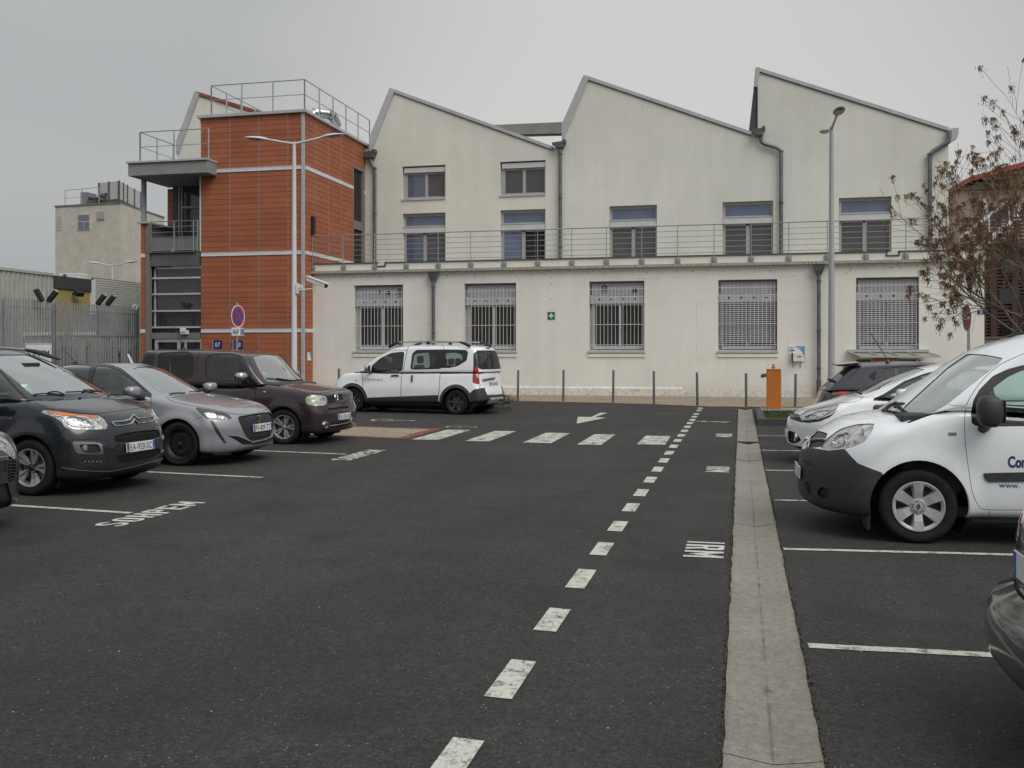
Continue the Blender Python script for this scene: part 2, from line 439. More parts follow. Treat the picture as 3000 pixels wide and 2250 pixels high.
M['ink'] = simple('black_ink', (.015, .015, .02), .5, 0, 5, .1)
M['navy'] = simple('navy_print', (.012, .018, .12), .5, 0, 5, .1)
M['interior'] = simple('dark_interior', (.02, .02, .019), .9, 0, 2, .3)
M['fence'] = simple('grey_galvanised_fence', (.27, .275, .28), .5, .1, 5, .15)
from mathutils.geometry import tessellate_polygon
# ================================================================= GROUND
GX0, GX1, GY0, GY1 = -.065, .315, -8.0, 28.9
mb = MB()
for x0, x1, y0, y1 in ((-500, GX0, -400, 700), (GX1, 500, -400, 700), (GX0, GX1, GY1, 700), (GX0, GX1, -400, GY0)):
    mb.add([(x0,y0,0),(x1,y0,0),(x1,y1,0),(x0,y1,0)], [(0,1,2,3)])
struct(mb, 'asphalt_ground', M['asphalt'])
# gutter of cast slabs, dished to a V
gut = D.objects.new('gutter_channel', None); COL.objects.link(gut); gut['kind'] = 'structure'
yy = [-8, -5.3, -2.5, 1.27, 4.02, 6.72, 9.5, 12.32, 15.2, 18.02]; seg = list(zip(yy[:-1], yy[1:])) + [(18.27, 21.0), (21.0, 23.8), (23.8, 26.5), (26.5, 28.86)]
R_ = random.Random(3)
for a, b in seg:
    a += .003; b -= .003; mb = MB(); n = 9; m_ = max(4, int((b-a)/.18)); jit = R_.uniform(-.004, .004)
    for j in range(m_+1):
        y = a + (b-a)*j/m_
        for i in range(n):
            t_ = i/(n-1); x = GX0 + (GX1-GX0)*t_
            if i in (0, n-1): x += R_.uniform(-.007, .007)
            mb.v.append((x, y, .005 - .030*(1-abs(2*t_-1)**1.1) + jit))
    for j in range(m_):
        for i in range(n-1): mb.f.append((j*n+i, j*n+i+1, (j+1)*n+i+1, (j+1)*n+i)); mb.m.append(0)
    b0 = len(mb.v)
    mb.add([(GX0,a,-.2),(GX1,a,-.2),(GX1,b,-.2),(GX0,b,-.2)], [(0,1,2,3)])
    o = mb.build('concrete_slab', M['gutter'], gut, smooth=50)
mb = MB(); mb.box(GX0-.01, GX1+.01, GY0, GY1, -.3, -.06); mb.build('channel_bed', M['rust'], gut)
for gy in (18.03, 28.9):
    g = thing('drain_grate', 'rusty iron grate across the concrete gutter ' + ('halfway along it' if gy < 20 else 'at its far end by the brick edging'), 'drain grate', (0.125, gy+.12, 0), 0, 'rusty grates in the gutter')
    mb = MB(); mb.box(-.22, .22, -.115, -.095, -.03, .006); mb.box(-.22, .22, .095, .115, -.03, .006); mb.box(-.22,-.2,-.095,.095,-.03,.006); mb.box(.2,.22,-.095,.095,-.03,.006)
    mb.build('grate_frame', M['rust'], g)
    for i in range(11):
        x = -.18 + .036*i; mb = MB(); mb.box(x-.009, x+.009, -.095, .095, -.03, .003); mb.build('grate_bar', M['rust'], g)
mb = MB(); mb.box(GX0-.05, GX1+.05, 18.03, 18.28, -.25, -.09); mb.build('grate_pit', M['interior'], gut)

# pavement in front of the building ---------------------------------------------
edge = [(-60, 52), (-22, 37.6), (-13.5, 34.2), (-7.6, 32.0), (-5.2, 31.55), (-2.92, 30.98), (-0.98, 29.95), (2.4, 30.25), (9, 31.2), (30, 33.5)]
mb = MB(); top = [(30, 36.72), (-16.6, 36.72), (-16.6, 38), (-60, 60)]
poly = edge + top; vs = [(x, y, .006) for x, y in poly]
tri = tessellate_polygon([[Vector(v) for v in vs]]); mb.add(vs, tri)
struct(mb, 'pavement', M['aggregate'])
# brick edging: a row of pavers laid end to end
edg = D.objects.new('brick_edging', None); COL.objects.link(edg); edg['kind'] = 'structure'
mb = MB(); mb.box(-.105, .105, -.055, .055, 0, .012); pv = mb.build('brick', M['brick_red'], edg); pv_me = pv.data; first = True
def brick_row(path, parent, step=.22, maxn=200):
    global first
    n = 0; rest = MB()
    for (x0, y0), (x1, y1) in zip(path[:-1], path[1:]):
        L = hypot(x1-x0, y1-y0); k = max(1, int(L/step)); a = atan2(y1-y0, x1-x0)
        for i in range(k):
            t_ = (i+.5)/k; x, y = x0+(x1-x0)*t_, y0+(y1-y0)*t_
            if n < maxn:
                if first: o = pv; first = False
                else: o = D.objects.new('brick', pv_me); COL.objects.link(o)
                o.parent = parent; o.location = (x, y, R_.uniform(-.002, .002)); o.rotation_euler = (0, 0, a + R_.uniform(-.01, .01))
                n += 1
            else:
                c_, s_ = cos(a), sin(a); q = [(-.105,-.055),(.105,-.055),(.105,.055),(-.105,.055)]
                rest.prismZ([(x+u*c_-v*s_, y+u*s_+v*c_) for u, v in q], 0, .012)
    if rest.v: o = rest.build('brick_course', M['brick_red'], parent); o['kind'] = 'stuff'
brick_row([(-9.5, 32.7), (-7.6, 31.95), (-5.2, 31.5), (-2.92, 30.93), (-0.98, 29.90), (2.4, 30.2), (6, 30.7)], edg)
# flush island of aggregate with brick border
isl = D.objects.new('aggregate_island', None); COL.objects.link(isl); isl['kind'] = 'structure'
ip = [(-12.6, 18.45), (-6.08, 17.40), (-6.15, 19.82), (-12.6, 20.75)]
mb = MB(); mb.add([(x, y, .005) for x, y in ip], [(0,1,2,3)]); mb.build('aggregate_surface', M['aggregate'], isl)
for off in (0, .115):
    brick_row([(-12.6, 18.45+off), (-6.08, 17.40+off)], isl, .22, 300)
    brick_row([(-6.08-off, 17.42), (-6.15-off, 19.82)], isl, .22, 300)
brick_row([(-6.15, 19.77), (-12.6, 20.70)], isl, .22, 300)
# kerbed bed behind the white car
def kerb(name, path, w_, h, mat, parent=None, n_seg=1.0):
    """kerb stones laid along a path"""
    k0 = D.objects.new(name, None); COL.objects.link(k0); k0['kind'] = 'structure'
    for (x0, y0), (x1, y1) in zip(path[:-1], path[1:]):
        L = hypot(x1-x0, y1-y0); k = max(1, round(L/n_seg)); ux, uy = (x1-x0)/L, (y1-y0)/L; nx, ny = -uy*w_, ux*w_
        for i in range(k):
            a, b = L*i/k + .004, L*(i+1)/k - .004; j = R_.uniform(-.004, .004)
            q = [(x0+ux*a, y0+uy*a), (x0+ux*b, y0+uy*b), (x0+ux*b+nx, y0+uy*b+ny), (x0+ux*a+nx, y0+uy*a+ny)]
            m_ = MB(); m_.prismZ(q, -.05, h+j); m_.build('kerb_stone', mat, k0, bevel=.012)
    return k0
kerb('planter_kerb', [(-14.8, 27.85), (-10.84, 27.05), (-6.95, 26.3)], .16, .15, M['kerb'])
kerb('planter_kerb_end', [(-6.93, 26.28), (-6.18, 26.55), (-6.6, 27.6), (-8.5, 28.6)], .14, .14, M['kerb'])
soil = simple('bare_soil', (.085, .065, .045), .95, 0, 12, .4, .02, 30)
mb = MB(); mb.add([(-14.8,28.02,.09),(-7,26.48,.10),(-6.35,26.7,.10),(-6.7,27.5,.1),(-8.5,28.5,.09),(-14.8,30.2,.09)], [tuple(range(6))]); struct(mb, 'planter_soil', soil)
# kerbed bed under the orange barrier box
kerb('island_kerb', [(.375, 26.55), (.365, 22.72)], .15, .15, M['kerb'])
kerb('island_kerb_front', [(.36, 22.52), (6.3, 23.15)], .17, .15, M['kerb'])
mb = MB(); mb.add([(.52,22.7,.10),(6.3,23.3,.10),(6.3,27,.10),(.52,26.9,.10)], [(0,1,2,3)]); struct(mb, 'island_soil', soil)
mb = MB(); mb.box(.50, 2.9, 26.2, 27.6, .0, .125); struct(mb, 'concrete_pad', M['concrete'], bevel=.01)
def blades(name, mat, pts, h, w_, n, seed, lean=.5):
    rr = random.Random(seed); m_ = MB()
    for _ in range(n):
        x, y, z_ = pts(rr); a = rr.uniform(0, 6.28); hh = h*rr.uniform(.4, 1.2); l = lean*hh*rr.uniform(.1, 1)
        dx, dy = cos(a)*w_, sin(a)*w_; lx, ly = cos(a+1.2)*l, sin(a+1.2)*l
        m_.add([(x-dx,y-dy,z_),(x+dx,y+dy,z_),(x+lx*.5+dx*.6,y+ly*.5+dy*.6,z_+hh*.6),(x+lx*.5-dx*.6,y+ly*.5-dy*.6,z_+hh*.6),(x+lx,y+ly,z_+hh)], [(0,1,2,3),(3,2,4)])
    o = m_.build(name, mat); o['kind'] = 'stuff'; return o
grass_m = simple('short_grass', (.062, .088, .026), .8, 0, 9, .5)
o = blades('grass', grass_m, lambda r: (r.uniform(.56, 3.4), 22.75+r.random()**.8*3.3, .10), .07, .006, 9000, 5)
o['label'] = 'short green grass in the kerbed bed below the orange barrier box'; o['category'] = 'grass'
dry_m = simple('dead_stems', (.14, .095, .06), .9, 0, 12, .4)
moss_m = simple('gutter_weeds', (.075, .062, .035), .9, 0, 12, .5)
def edgepts(r):
    s_ = r.choice((0, 1)); y = 3.4 + 25*r.random()**1.6
    return ((GX0-.012 if s_ == 0 else GX1+.012) + r.gauss(0, .008), y, .0)
o = blades('gutter_weeds', moss_m, edgepts, .010, .004, 5000, 6, 1.4); o['label'] = 'crumbs and dry weed tufts along both edges of the gutter'; o['category'] = 'weeds'
# loose grit on the asphalt
rr = random.Random(11); mb = MB()
for _ in range(1700):
    y = 3.4 + 24*rr.random()**2.2; x = rr.uniform(-.62*y-1, .32*y+1)
    s_ = rr.uniform(.0015, .0045) * (1 if rr.random() < .95 else 1.8); a = rr.uniform(0, 6)
    q = [(x+s_*cos(a+k*2.1)*rr.uniform(.6,1.3), y+s_*sin(a+k*2.1)*rr.uniform(.6,1.3), .001) for k in range(3)] + [(x, y, s_*rr.uniform(.6, 1))]
    mb.add(q, [(0,2,1),(0,1,3),(1,2,3),(2,0,3)])
o = mb.build('loose_grit', simple('pale_grit', (.33, .31, .27), .8, 0, 30, .5)); o['kind'] = 'stuff'; o['label'] = 'pale specks of loose grit scattered over the asphalt'; o['category'] = 'grit'
# cracks, fallen leaf bits
# manhole covers
for (px_, py_, ww), lab in (((1815, 1197, 74), 'left'), ((1962, 1201, 74), 'middle'), ((2052, 1208, 82), 'right')):
    x, y = gp(px_, py_); r = ww/2/FPX*hypot(x, y)*1.0
    t_ = thing('manhole_cover', lab + ' one of the round rusty covers in the asphalt before the bollards', 'manhole cover', (x, y, 0), 0, 'rusty covers in the asphalt')
    mb = MB(); mb.lathe([(0, .006), (r*.84, .006), (r*.86, .003), (0.001, .003)], n=28); mb.build('cover', M['rust'], t_)
    mb = MB(); mb.lathe([(r*.88, .002), (r*.88, .008), (r, .008), (r, .002)], n=28); mb.build('cover_rim', M['rust'], t_)

# ================================================================= PAINTED MARKINGS
def mark(name, polys, mat, z=.004, label=None, cat='road marking', group=None):
    m_ = MB()
    for p in polys:
        n = len(p); m_.add([(x, y, z) for x, y in p], tessellate_polygon([[Vector((x, y, 0)) for x, y in p]]))
    o = m_.build(name, mat); tag(o, label, cat, group); return o
def quad(p0, p1, wd):
    L = hypot(p1[0]-p0[0], p1[1]-p0[1]); nx, ny = -(p1[1]-p0[1])/L*wd/2, (p1[0]-p0[0])/L*wd/2
    n = max(1, int(L/.25)); a, b = [], []
    for i in range(n+1):
        t_ = i/n; x, y = p0[0]+(p1[0]-p0[0])*t_, p0[1]+(p1[1]-p0[1])*t_; j = R_.uniform(-.004, .004)
        a.append((x-nx, y-ny+j)); b.append((x+nx, y+ny+j))
    return a + b[::-1]
# dashed line
ds = [(2.4, 2.93), (3.42, 3.94), (4.44, 5.01), (5.57, 6.08), (6.63, 7.22), (7.75, 8.28), (8.83, 9.36), (9.95, 10.5), (11.05, 11.62)]
y = 12.22
while y < 26.6: ds.append((y, y+.58)); y += 1.143
for y in (27.6, 28.7): ds.append((y, y+.56))
for k, (a, b) in enumerate(ds):
    lab = 'white dash in the dotted line left of the gutter'
    if k < 9: lab = ['nearest white dash, cut by the bottom edge of the photo', 'worn cracked white dash nearest the bottom of the photo', 'long cracked white dash, second from the bottom of the dotted line', 'third whole white dash counted from the bottom of the dotted line', 'fourth whole white dash counted from the bottom of the dotted line', 'fifth white dash, beside the nearest stencilled letters', 'sixth white dash of the dotted line from the bottom', 'seventh white dash of the dotted line from the bottom', 'eighth white dash of the dotted line counted from the bottom'][k]
    else: lab = ['ninth', 'tenth', 'eleventh', 'twelfth', 'thirteenth', 'fourteenth', 'fifteenth', 'sixteenth', 'seventeenth', 'eighteenth', 'nineteenth', 'twentieth', 'twenty-first', 'twenty-second', 'twenty-third', 'twenty-fourth', 'twenty-fifth', 'twenty-sixth'][min(k-8, 17)] + ' white dash of the dotted line counted from the bottom of the photo'
    if k == len(ds)-1: lab = 'farthest white dash, at the foot of the fifth bollard'
    x = -1.09 - .0015*a
    wd = .068
    mark('lane_dash', [[(x-wd, a+.0), (x+wd-.0, a-.008), (x+wd, b-.012), (x-wd, b)]], M['mark'], label=lab, group='dashes of the dotted line' if k < 9 else 'far dashes of the dotted line')
# zebra crossing
zb = [(-5.95, -5.42, 17.33, 19.72), (-4.90, -4.43, 17.26, 19.62), (-3.80, -3.27, 17.15, 19.40), (-2.80, -2.36, 17.02, 19.27), (-1.79, -1.28, 17.30, 19.15)]
zl = ['leftmost', 'second from the left', 'middle', 'second from the right', 'rightmost']
for (x0, x1, y0, y1), lab in zip(zb, zl):
    mark('crossing_stripe', [[(x0+.02, y0), (x1, y0+.02), (x1-.03, y1), (x0, y1-.02)]], M['mark_worn'], label=lab + ' worn cream stripe of the zebra crossing', group='stripes of the zebra crossing')
# stall lines
for p0, p1, lab in (((-12.5, 9.45), (-5.93, 8.73), 'white bay line in front of the charcoal car at far left'), ((-12.5, 12.35), (-5.97, 11.60), 'white bay line between the dark grey and the silver car'),
                    ((-12.5, 15.35), (-6.07, 14.57), 'white bay line between the silver and the aubergine car'),
                    ((-12.5, 6.4), (-5.9, 5.72), 'white bay line left of the nearest cropped dark car')):
    mark('bay_line', [quad(p0, p1, .085)], M['mark'], label=lab, group='bay lines on the left')
for p0, p1, lab, wd in (((.32, 19.62), (7, 20.2), 'farthest thin white bay line right of the gutter', .075), ((.34, 16.7), (7, 17.35), 'white bay line under the nose of the white hatchback', .075),
                    ((.33, 13.88), (7, 14.5), 'white bay line between hatchback and van', .075), ((.36, 11.08), (7, 11.7), 'white bay line behind the van bumper', .075),
                    ((.34, 8.33), (7, 9.0), 'white bay line beside the wheel of the white van', .075), ((.36, 5.60), (1.3, 5.63), '', .09)):
    if lab: mark('bay_line', [quad(p0, p1, wd)], M['mark'], label=lab, group='bay lines on the right')
mark('bay_line', [quad((.36, 5.61), (7, 5.95), .088)], M['mark'], label='broad nearest white bay line right of the gutter', group='bay lines on the right')
# stencilled words (letter tops to the left)
def _ring(n=10, k=.30):
    """racetrack O in a unit cell as outer and inner half outlines"""
    o = [(.5+.5*cos(t), .78+.22*sin(t)) for t in [pi*i/n for i in range(n+1)]]
    i_ = [(.5+(.5-k)*cos(t), .78+.08*sin(t)) for t in [pi*i/n for i in range(n+1)]]
    top = o+i_[::-1]; bot = [(x, 1-y) for x, y in top]; return top, bot
_w = .35
def glyph(L):
    V0, V1 = [(0,0),(_w,0),(_w,1),(0,1)], [(1-_w,0),(1,0),(1,1),(1-_w,1)]
    H = lambda y0, y1, x0=_w, x1=1: [(x0,y0),(x1,y0),(x1,y1),(x0,y1)]
    top, bot = _ring()
    if L == 'O': return [top, bot, [(0,.22),(_w,.22),(_w,.78),(0,.78)], [(1-_w,.22),(1,.22),(1,.78),(1-_w,.78)]]
    if L == 'S': return [top, bot, [(0,.62),(_w,.62),(_w,.78),(0,.78)], [(1-_w,.22),(1,.22),(1,.38),(1-_w,.38)], [(0,.64),(_w,.64),(1,.38),(1-_w,.36)], [(.02,.62),(.3,.48),(.98,.38),(.7,.52)]]
    if L == 'H': return [V0, V1, H(.43,.57,_w,1-_w)]
    if L == 'P': return [V0, H(.86,1,_w,.8), H(.44,.58,_w,.8), [(1-_w,.52),(.8,.44),(1,.52),(1,.92),(.8,1),(1-_w,.92)]]
    if L == 'R': return [V0, H(.86,1,_w,.8), H(.46,.58,_w,.8), [(1-_w,.52),(.8,.46),(1,.54),(1,.92),(.8,1),(1-_w,.92)], [(.5,.47),(.78,.47),(1,0),(1-_w,0)]]
    if L == 'E': return [V0, H(.86,1), H(.43,.57,_w,.9), H(0,.14)]
    if L == 'M': return [[(0,0),(.24,0),(.24,1),(0,1)], [(.76,0),(1,0),(1,1),(.76,1)], [(.24,1),(.24,.55),(.5,.12),(.5,.55)], [(.5,.55),(.5,.12),(.76,.55),(.76,1)]]
    if L == 'I': return [[(.2,0),(.8,0),(.8,1),(.2,1)]]
def ground_text(txt, x, y, L, hgt, name, label, up=-1, mat='mark_fresh'):
    """stencil letters; tops towards -X and reading along +Y when up=-1, the reverse when up=+1"""
    wd = {'I': .42, 'M': 1.25}; tot = sum(wd.get(ch, 1) for ch in txt)+.28*(len(txt)-1); u = L/tot; pos = 0
    root = thing(name, label, 'lettering', (x, y, 0)); root['_w'] = [x, y, 0]
    for ch in txt:
        w_ = wd.get(ch, 1)*u; m_ = MB()
        for k, p in enumerate(glyph(ch)):
            q = [((pos+a*w_), b*hgt) for a, b in p]
            q = [(x-b, y+a) if up < 0 else (x+b, y-a) for a, b in q]
            z_ = .0045+.00012*k; m_.add([(a, b, z_) for a, b in q], tessellate_polygon([[Vector((a, b, 0)) for a, b in q]]))
        m_.build('stencil_letter', M[mat], root); pos += w_+.28*u
    return root
ground_text('SOHPEM', -5.56, 8.02, 1.50, .30, 'stencilled_word', 'white SOHPEM stencil on the asphalt in front of the dark grey car')
ground_text('SOHPEM', -5.66, 13.72, 1.58, .32, 'stencilled_word', 'white SOHPEM stencil on the asphalt in front of the silver car')
ground_text('IRM', -.44, 8.50, .66, .31, 'stencilled_word', 'nearest white IRM stencil on the asphalt beside the gutter', 1)
ground_text('IRM', -.46, 14.18, .68, .31, 'stencilled_word', 'middle white IRM stencil on the asphalt beside the gutter', 1)
ground_text('IRM', -.47, 19.98, .80, .31, 'stencilled_word', 'farthest white IRM stencil on the asphalt beside the gutter', 1)
mark('arrow_marking', [[(-3.61, 22.05), (-3.23, 24.2), (-3.53, 24.33), (-3.46, 26.15), (-3.65, 26.22), (-3.63, 24.4), (-3.97, 24.42)]], M['mark'], label='worn white arrow on the asphalt pointing towards the camera', cat='road marking')
def icon(cx, cy, s, parts, name, label, rot=0, mat='mark'):
    c_, s_ = cos(rot), sin(rot); ps = []
    for p in parts: ps.append([(cx+(u*c_-v*s_)*s, cy+(u*s_+v*c_)*s) for u, v in p])
    return mark(name, ps, M[mat], label=label)
def stroke(pts, w_): 
    out_ = []
    for (a, b), (c, d) in zip(pts[:-1], pts[1:]):
        L = hypot(c-a, d-b) or 1; nx, ny = -(d-b)/L*w_/2, (c-a)/L*w_/2
        out_.append([(a-nx, b-ny), (c-nx, d-ny), (c+nx, d+ny), (a+nx, b+ny)])
    return out_
def arc(cx, cy, r, a0, a1, n=12): return [(cx+r*cos(a0+(a1-a0)*i/n), cy+r*sin(a0+(a1-a0)*i/n)) for i in range(n+1)]
wc = stroke(arc(0, -.25, .42, radians(150), radians(380)), .11) + stroke([(-.1, .75), (-.05, .2), (.32, .15), (.5, -.45), (.68, -.4)], .12) + [arc(-.12, .93, .14, 0, 2*pi)[:-1]]
icon(-5.95, 20.55, .40, wc, 'wheelchair_symbol', 'small white wheelchair pictogram beyond the leftmost crossing stripe', radians(-100))
icon(-8.15, 22.2, .62, wc, 'wheelchair_symbol', 'white wheelchair pictogram on the asphalt beside the aubergine car', radians(-100))
man = [arc(0, .95, .13, 0, 2*pi)[:-1]] + stroke([(0, .8), (.03, .2), (-.3, -.5), (-.48, -.55)], .15) + stroke([(.03, .2), (.25, -.1), (.3, -.6)], .13) + stroke([(-.4, .25), (-.1, .68), (.35, .45)], .1)
icon(-.58, 23.4, .55, man, 'pedestrian_symbol', 'faded white walking figure painted beside the gutter', radians(80))

# ================================================================= SAW-TOOTH BUILDING
UY, LY = 42.4, 36.7
hall = wthing('sawtooth_hall', 'long cream rendered hall with saw-tooth gables above a barred ground floor', 'building', (-5, 38, 0))
def wall_holes(name, outline, holes, Y, reveal, mat, parent, back=None, sgn=1, axis='y'):
    """wall in plane Y (outline and holes are x,z loops) with reveals going back"""
    loops = [[Vector((x, z, 0)) for x, z in outline]] + [[Vector((x, z, 0)) for x, z in h] for h in holes]
    tri = tessellate_polygon(loops); fl = [p for L in loops for p in L]
    m_ = MB(); m_.add([(p.x, Y, p.y) for p in fl], tri)
    for h in holes:
        n = len(h); vs = [(x, Y, z) for x, z in h] + [(x, Y+reveal, z) for x, z in h]
        m_.add(vs, [(i, (i+1) % n, n+(i+1) % n, n+i) for i in range(n)])
    if back:
        n = len(outline); vs = [(x, Y, z) for x, z in outline] + [(x, Y+back, z) for x, z in outline]
        m_.add(vs, [(i, (i+1) % n, n+(i+1) % n, n+i) for i in range(n)] + [tuple(range(n, 2*n))])
    me = D.meshes.new(name); r = root_of(parent); q = Vector(r['_w'])
    me.from_pydata([tuple(Vector(v)-q) for v in m_.v], [], m_.f); me.materials.append(mat)
    bm = bmesh.new(); bm.from_mesh(me); bmesh.ops.remove_doubles(bm, verts=bm.verts, dist=1e-5); bmesh.ops.recalc_face_normals(bm, faces=bm.faces)
    bm.to_mesh(me); bm.free()
    o = D.objects.new(name, me); COL.objects.link(o); o.parent = parent; return o
def rect(x0, x1, z0, z1): return [(x0, z0), (x1, z0), (x1, z1), (x0, z1)]
P0 = wY(576, 270.5, UY); V0 = wY(520, 453, UY)
P1 = wY(1146, 261.5, UY); V1a = wY(1084.5, 446, UY); V1b = wY(1619.8, 432, UY)
P2 = wY(1714, 223.5, UY); V2a = wY(1648.8, 405, UY); V2b = wY(2204, 390, UY)
P3 = wY(2222, 202, UY); V3b = wY(2778.7, 377, UY)
XU0, XU1 = V0[0], V3b[0]
up_outline = [(XU0, 4.6), (XU0, V0[1]), P0, (V1a[0], 11.05), (V1a[0], V1a[1]), P1, V1b, (V2a[0], V1b[1]), (V2a[0], V2a[1]), P2, V2b, (P3[0]-.03, V2b[1]), (P3[0]-.03, P3[1]), V3b, (XU1, 4.6)]
UW = []  # upper windows: x0,x1,ztop,kind
for a, b, zt, zb, k in ((1178.5, 1305, 10.04, 8.51, 'A'), (1465, 1598, 10.05, 8.52, 'B'), (1179.6, 1305, 7.90, 5.2, 'C'), (1466, 1598, 7.91, 5.2, 'D'),
                        (1785, 1924.5, 7.93, 5.2, 'E'), (2117, 2265, 7.94, 5.2, 'E2'), (2457.5, 2612, 7.95, 5.2, 'E3')):
    UW.append((wY(a, 500, UY)[0], wY(b, 500, UY)[0], zt, zb, k))
wall_holes('upper_wall', up_outline, [rect(a, b, zb, zt) for a, b, zt, zb, k in UW], UY, .32, M['stucco_up'], hall, back=16)
def band(name, p, q, h, mat, y0=None, y1=None, parent=hall, lift=0):
    """verge trim following a sloping edge from p to q"""
    d = Vector((q[0]-p[0], q[1]-p[1])).normalized(); n = Vector((d.y, -d.x))
    if n.y > 0: n = -n
    y0 = UY-.07 if y0 is None else y0; y1 = UY+.25 if y1 is None else y1
    m_ = MB(); m_.prismY([(p[0]-n.x*lift, p[1]-n.y*lift), (q[0]-n.x*lift, q[1]-n.y*lift), (q[0]+n.x*h, q[1]+n.y*h), (p[0]+n.x*h, p[1]+n.y*h)], y0, y1); return m_.build(name, mat, parent)
def slope(p, q, brk, mat=M['zinc_trim']):
    mids = [p] + [(p[0]+(q[0]-p[0])*t, p[1]+(q[1]-p[1])*t) for t in brk] + [q]
    for a, b in zip(mids[:-1], mids[1:]):
        d = Vector((b[0]-a[0], b[1]-a[1])).normalized()*.006
        band('verge_trim', (a[0]+d.x, a[1]+d.y), (b[0]-d.x, b[1]-d.y), .10, mat, lift=.04)
        band('drip_edge', (a[0], a[1]-.115), (b[0], b[1]-.115), .025, M['trim_dark'], UY-.05, UY-.003)
slope(P1, V1b, (.35, .40)); slope(P2, V2b, (.41, .42)); slope(P3, V3b, (.405, .42))
slope(P0, (V1a[0], 11.05), (.5,), M['red_roof'])
def steep(p, q, w_=.22):
    # q is the valley foot, p the peak
    m_ = MB(); d = Vector((p[0]-q[0], p[1]-q[1])).normalized(); n = Vector((d.y, -d.x))
    m_.prismY([(q[0]-.03, q[1]), (q[0]-.03, q[1]+.62), (p[0]-.05, p[1]+.05), (p[0]+n.x*w_*.9, p[1]-.1), (q[0]+.05, q[1]-.02)], UY-.09, UY+.3)
    m_.build('verge_trim', M['zinc_trim'], hall)
steep(P1, V1a); steep(P2, V2a); steep(P0, V0)
m_ = MB(); m_.prismY([(P3[0]-.13, P3[1]+.05), (P3[0]+.06, P3[1]+.05), (P3[0]+.04, P3[1]-.2), (P3[0]-.05, P3[1]-.75), (P3[0]-.2, P3[1]-.75)], UY-.08, UY+.3); m_.build('verge_trim', M['zinc_trim'], hall)
m_ = MB(); m_.prismY([(P3[0]-.19, P3[1]-.75), (P3[0]-.07, P3[1]-.75), (P3[0]-.07, V2b[1]+.02), (P3[0]-.40, V2b[1]+.02)], UY+.02, UY+.25); m_.build('skylight_glazing', M['glass_grey'], hall)
for t_ in (.12, .22):
    m_ = MB(); m_.tube([(P3[0]-.09-t_*.2, UY, P3[1]-.75), (P3[0]-.09-t_, UY, V2b[1])], .012, 5); m_.build('glazing_bar', M['trim_dark'], hall)
m_ = MB(); m_.tube([(P3[0]-.06, UY-.03, P3[1]-.78), (P3[0]-.06, UY-.03, V2b[1])], .03, 6); m_.build('glazing_bar', M['black'], hall)
b0 = wY(1440, 366, 52); b1 = wY(1672, 357, 52)
m_ = MB(); m_.prismY([(b0[0], b0[1]-.55), (b1[0]+1, b1[1]-.62), (b1[0]+1, b1[1]-.0), (b0[0], b0[1])], 52, 52.4); m_.build('roof_beam', M['concrete_mid'], hall)
m_ = MB(); m_.prismY([(b0[0], b0[1]-.63), (b1[0]+1, b1[1]-.70), (b1[0]+1, b1[1]-.62), (b0[0], b0[1]-.55)], 52.05, 52.3); m_.build('beam_soffit', M['ink'], hall)
m_ = MB(); x1, z1 = V3b; m_.prismY([(x1-.06, z1-.03), (x1+.36, z1-.0), (x1+.36, z1-.20), (x1+.30, z1-.42), (x1+.02, z1-.60)], UY-.12, UY+.2); m_.build('eaves_box', M['zinc_trim'], hall)
# rainwater heads and pipes on the upper wall
def pipe(pts, r, clips=(), head=None, mat=M['zinc']):
    m_ = MB(); m_.tube(pts, r, 10); p_ = m_.build('drain_pipe', mat, hall, smooth=True)
    for (x, y, z) in clips:
        m2 = MB(); m2.lathe([(r*1.02, -.035), (r*1.32, -.03), (r*1.32, -.012), (r*1.05, -.006), (r*1.05, .006), (r*1.32, .012), (r*1.32, .03), (r*1.02, .035)], (x, y, z), n=10); m2.build('pipe_collar', mat, p_)
    return p_
PY = UY - .14
def bend(pts, r=.12, n=4):
    pts = [Vector(p) for p in pts]; o_ = [pts[0]]
    for i in range(1, len(pts)-1):
        a, b, c = pts[i-1], pts[i], pts[i+1]; r_ = min(r, (a-b).length*.45, (c-b).length*.45)
        p, q = b+(a-b).normalized()*r_, b+(c-b).normalized()*r_
        for k in range(n+1):
            t = k/n; o_.append(p*(1-t)**2 + b*2*t*(1-t) + q*t*t)
    o_.append(pts[-1]); return o_
def head(px0, px1, py0, py1, taper=.25):
    (xa, za), (xb, zb_) = wY(px0, py0, PY), wY(px1, py1, PY); w_ = xb-xa
    m_ = MB(); m_.prismY([(xa, za), (xb, za+.04), (xb-.05, zb_), (xa+w_*taper, zb_), (xa, za-(za-zb_)*.45)], PY-.16, PY+.13)
    m_.box(xa+w_*.80, xb+.04, PY-.17, PY+.13, za-.05, za+.10)
    return m_.build('rainwater_head', M['trim_dark'], hall)
x1_, _ = wY(1098, 500, PY); zt = wY(1085, 456, PY)[1]
head(1064, 1100, 447, 462, .2)
pipe(bend([(wY(1084, 450, PY)[0], PY, zt+.1), (wY(1084, 450, PY)[0], PY, zt-.22), (x1_, PY, zt-.62), (x1_, PY, 5.0)], .2), .075, [(x1_, PY, wY(1098, y_, PY)[1]) for y_ in (493, 625)])
x2_, _ = wY(1641.5, 500, PY); head(1619, 1655, 419, 432, .35)
pipe([(x2_, PY, wY(1641, 428, PY)[1]), (x2_, PY, 5.0)], .078, [(x2_, PY, wY(1641, y_, PY)[1]) for y_ in (451, 580, 722)])
xa, za = wY(2230, 395, PY); xb, zb_ = wY(2288.5, 437, PY)
head(2206, 2239, 380, 397, .15)
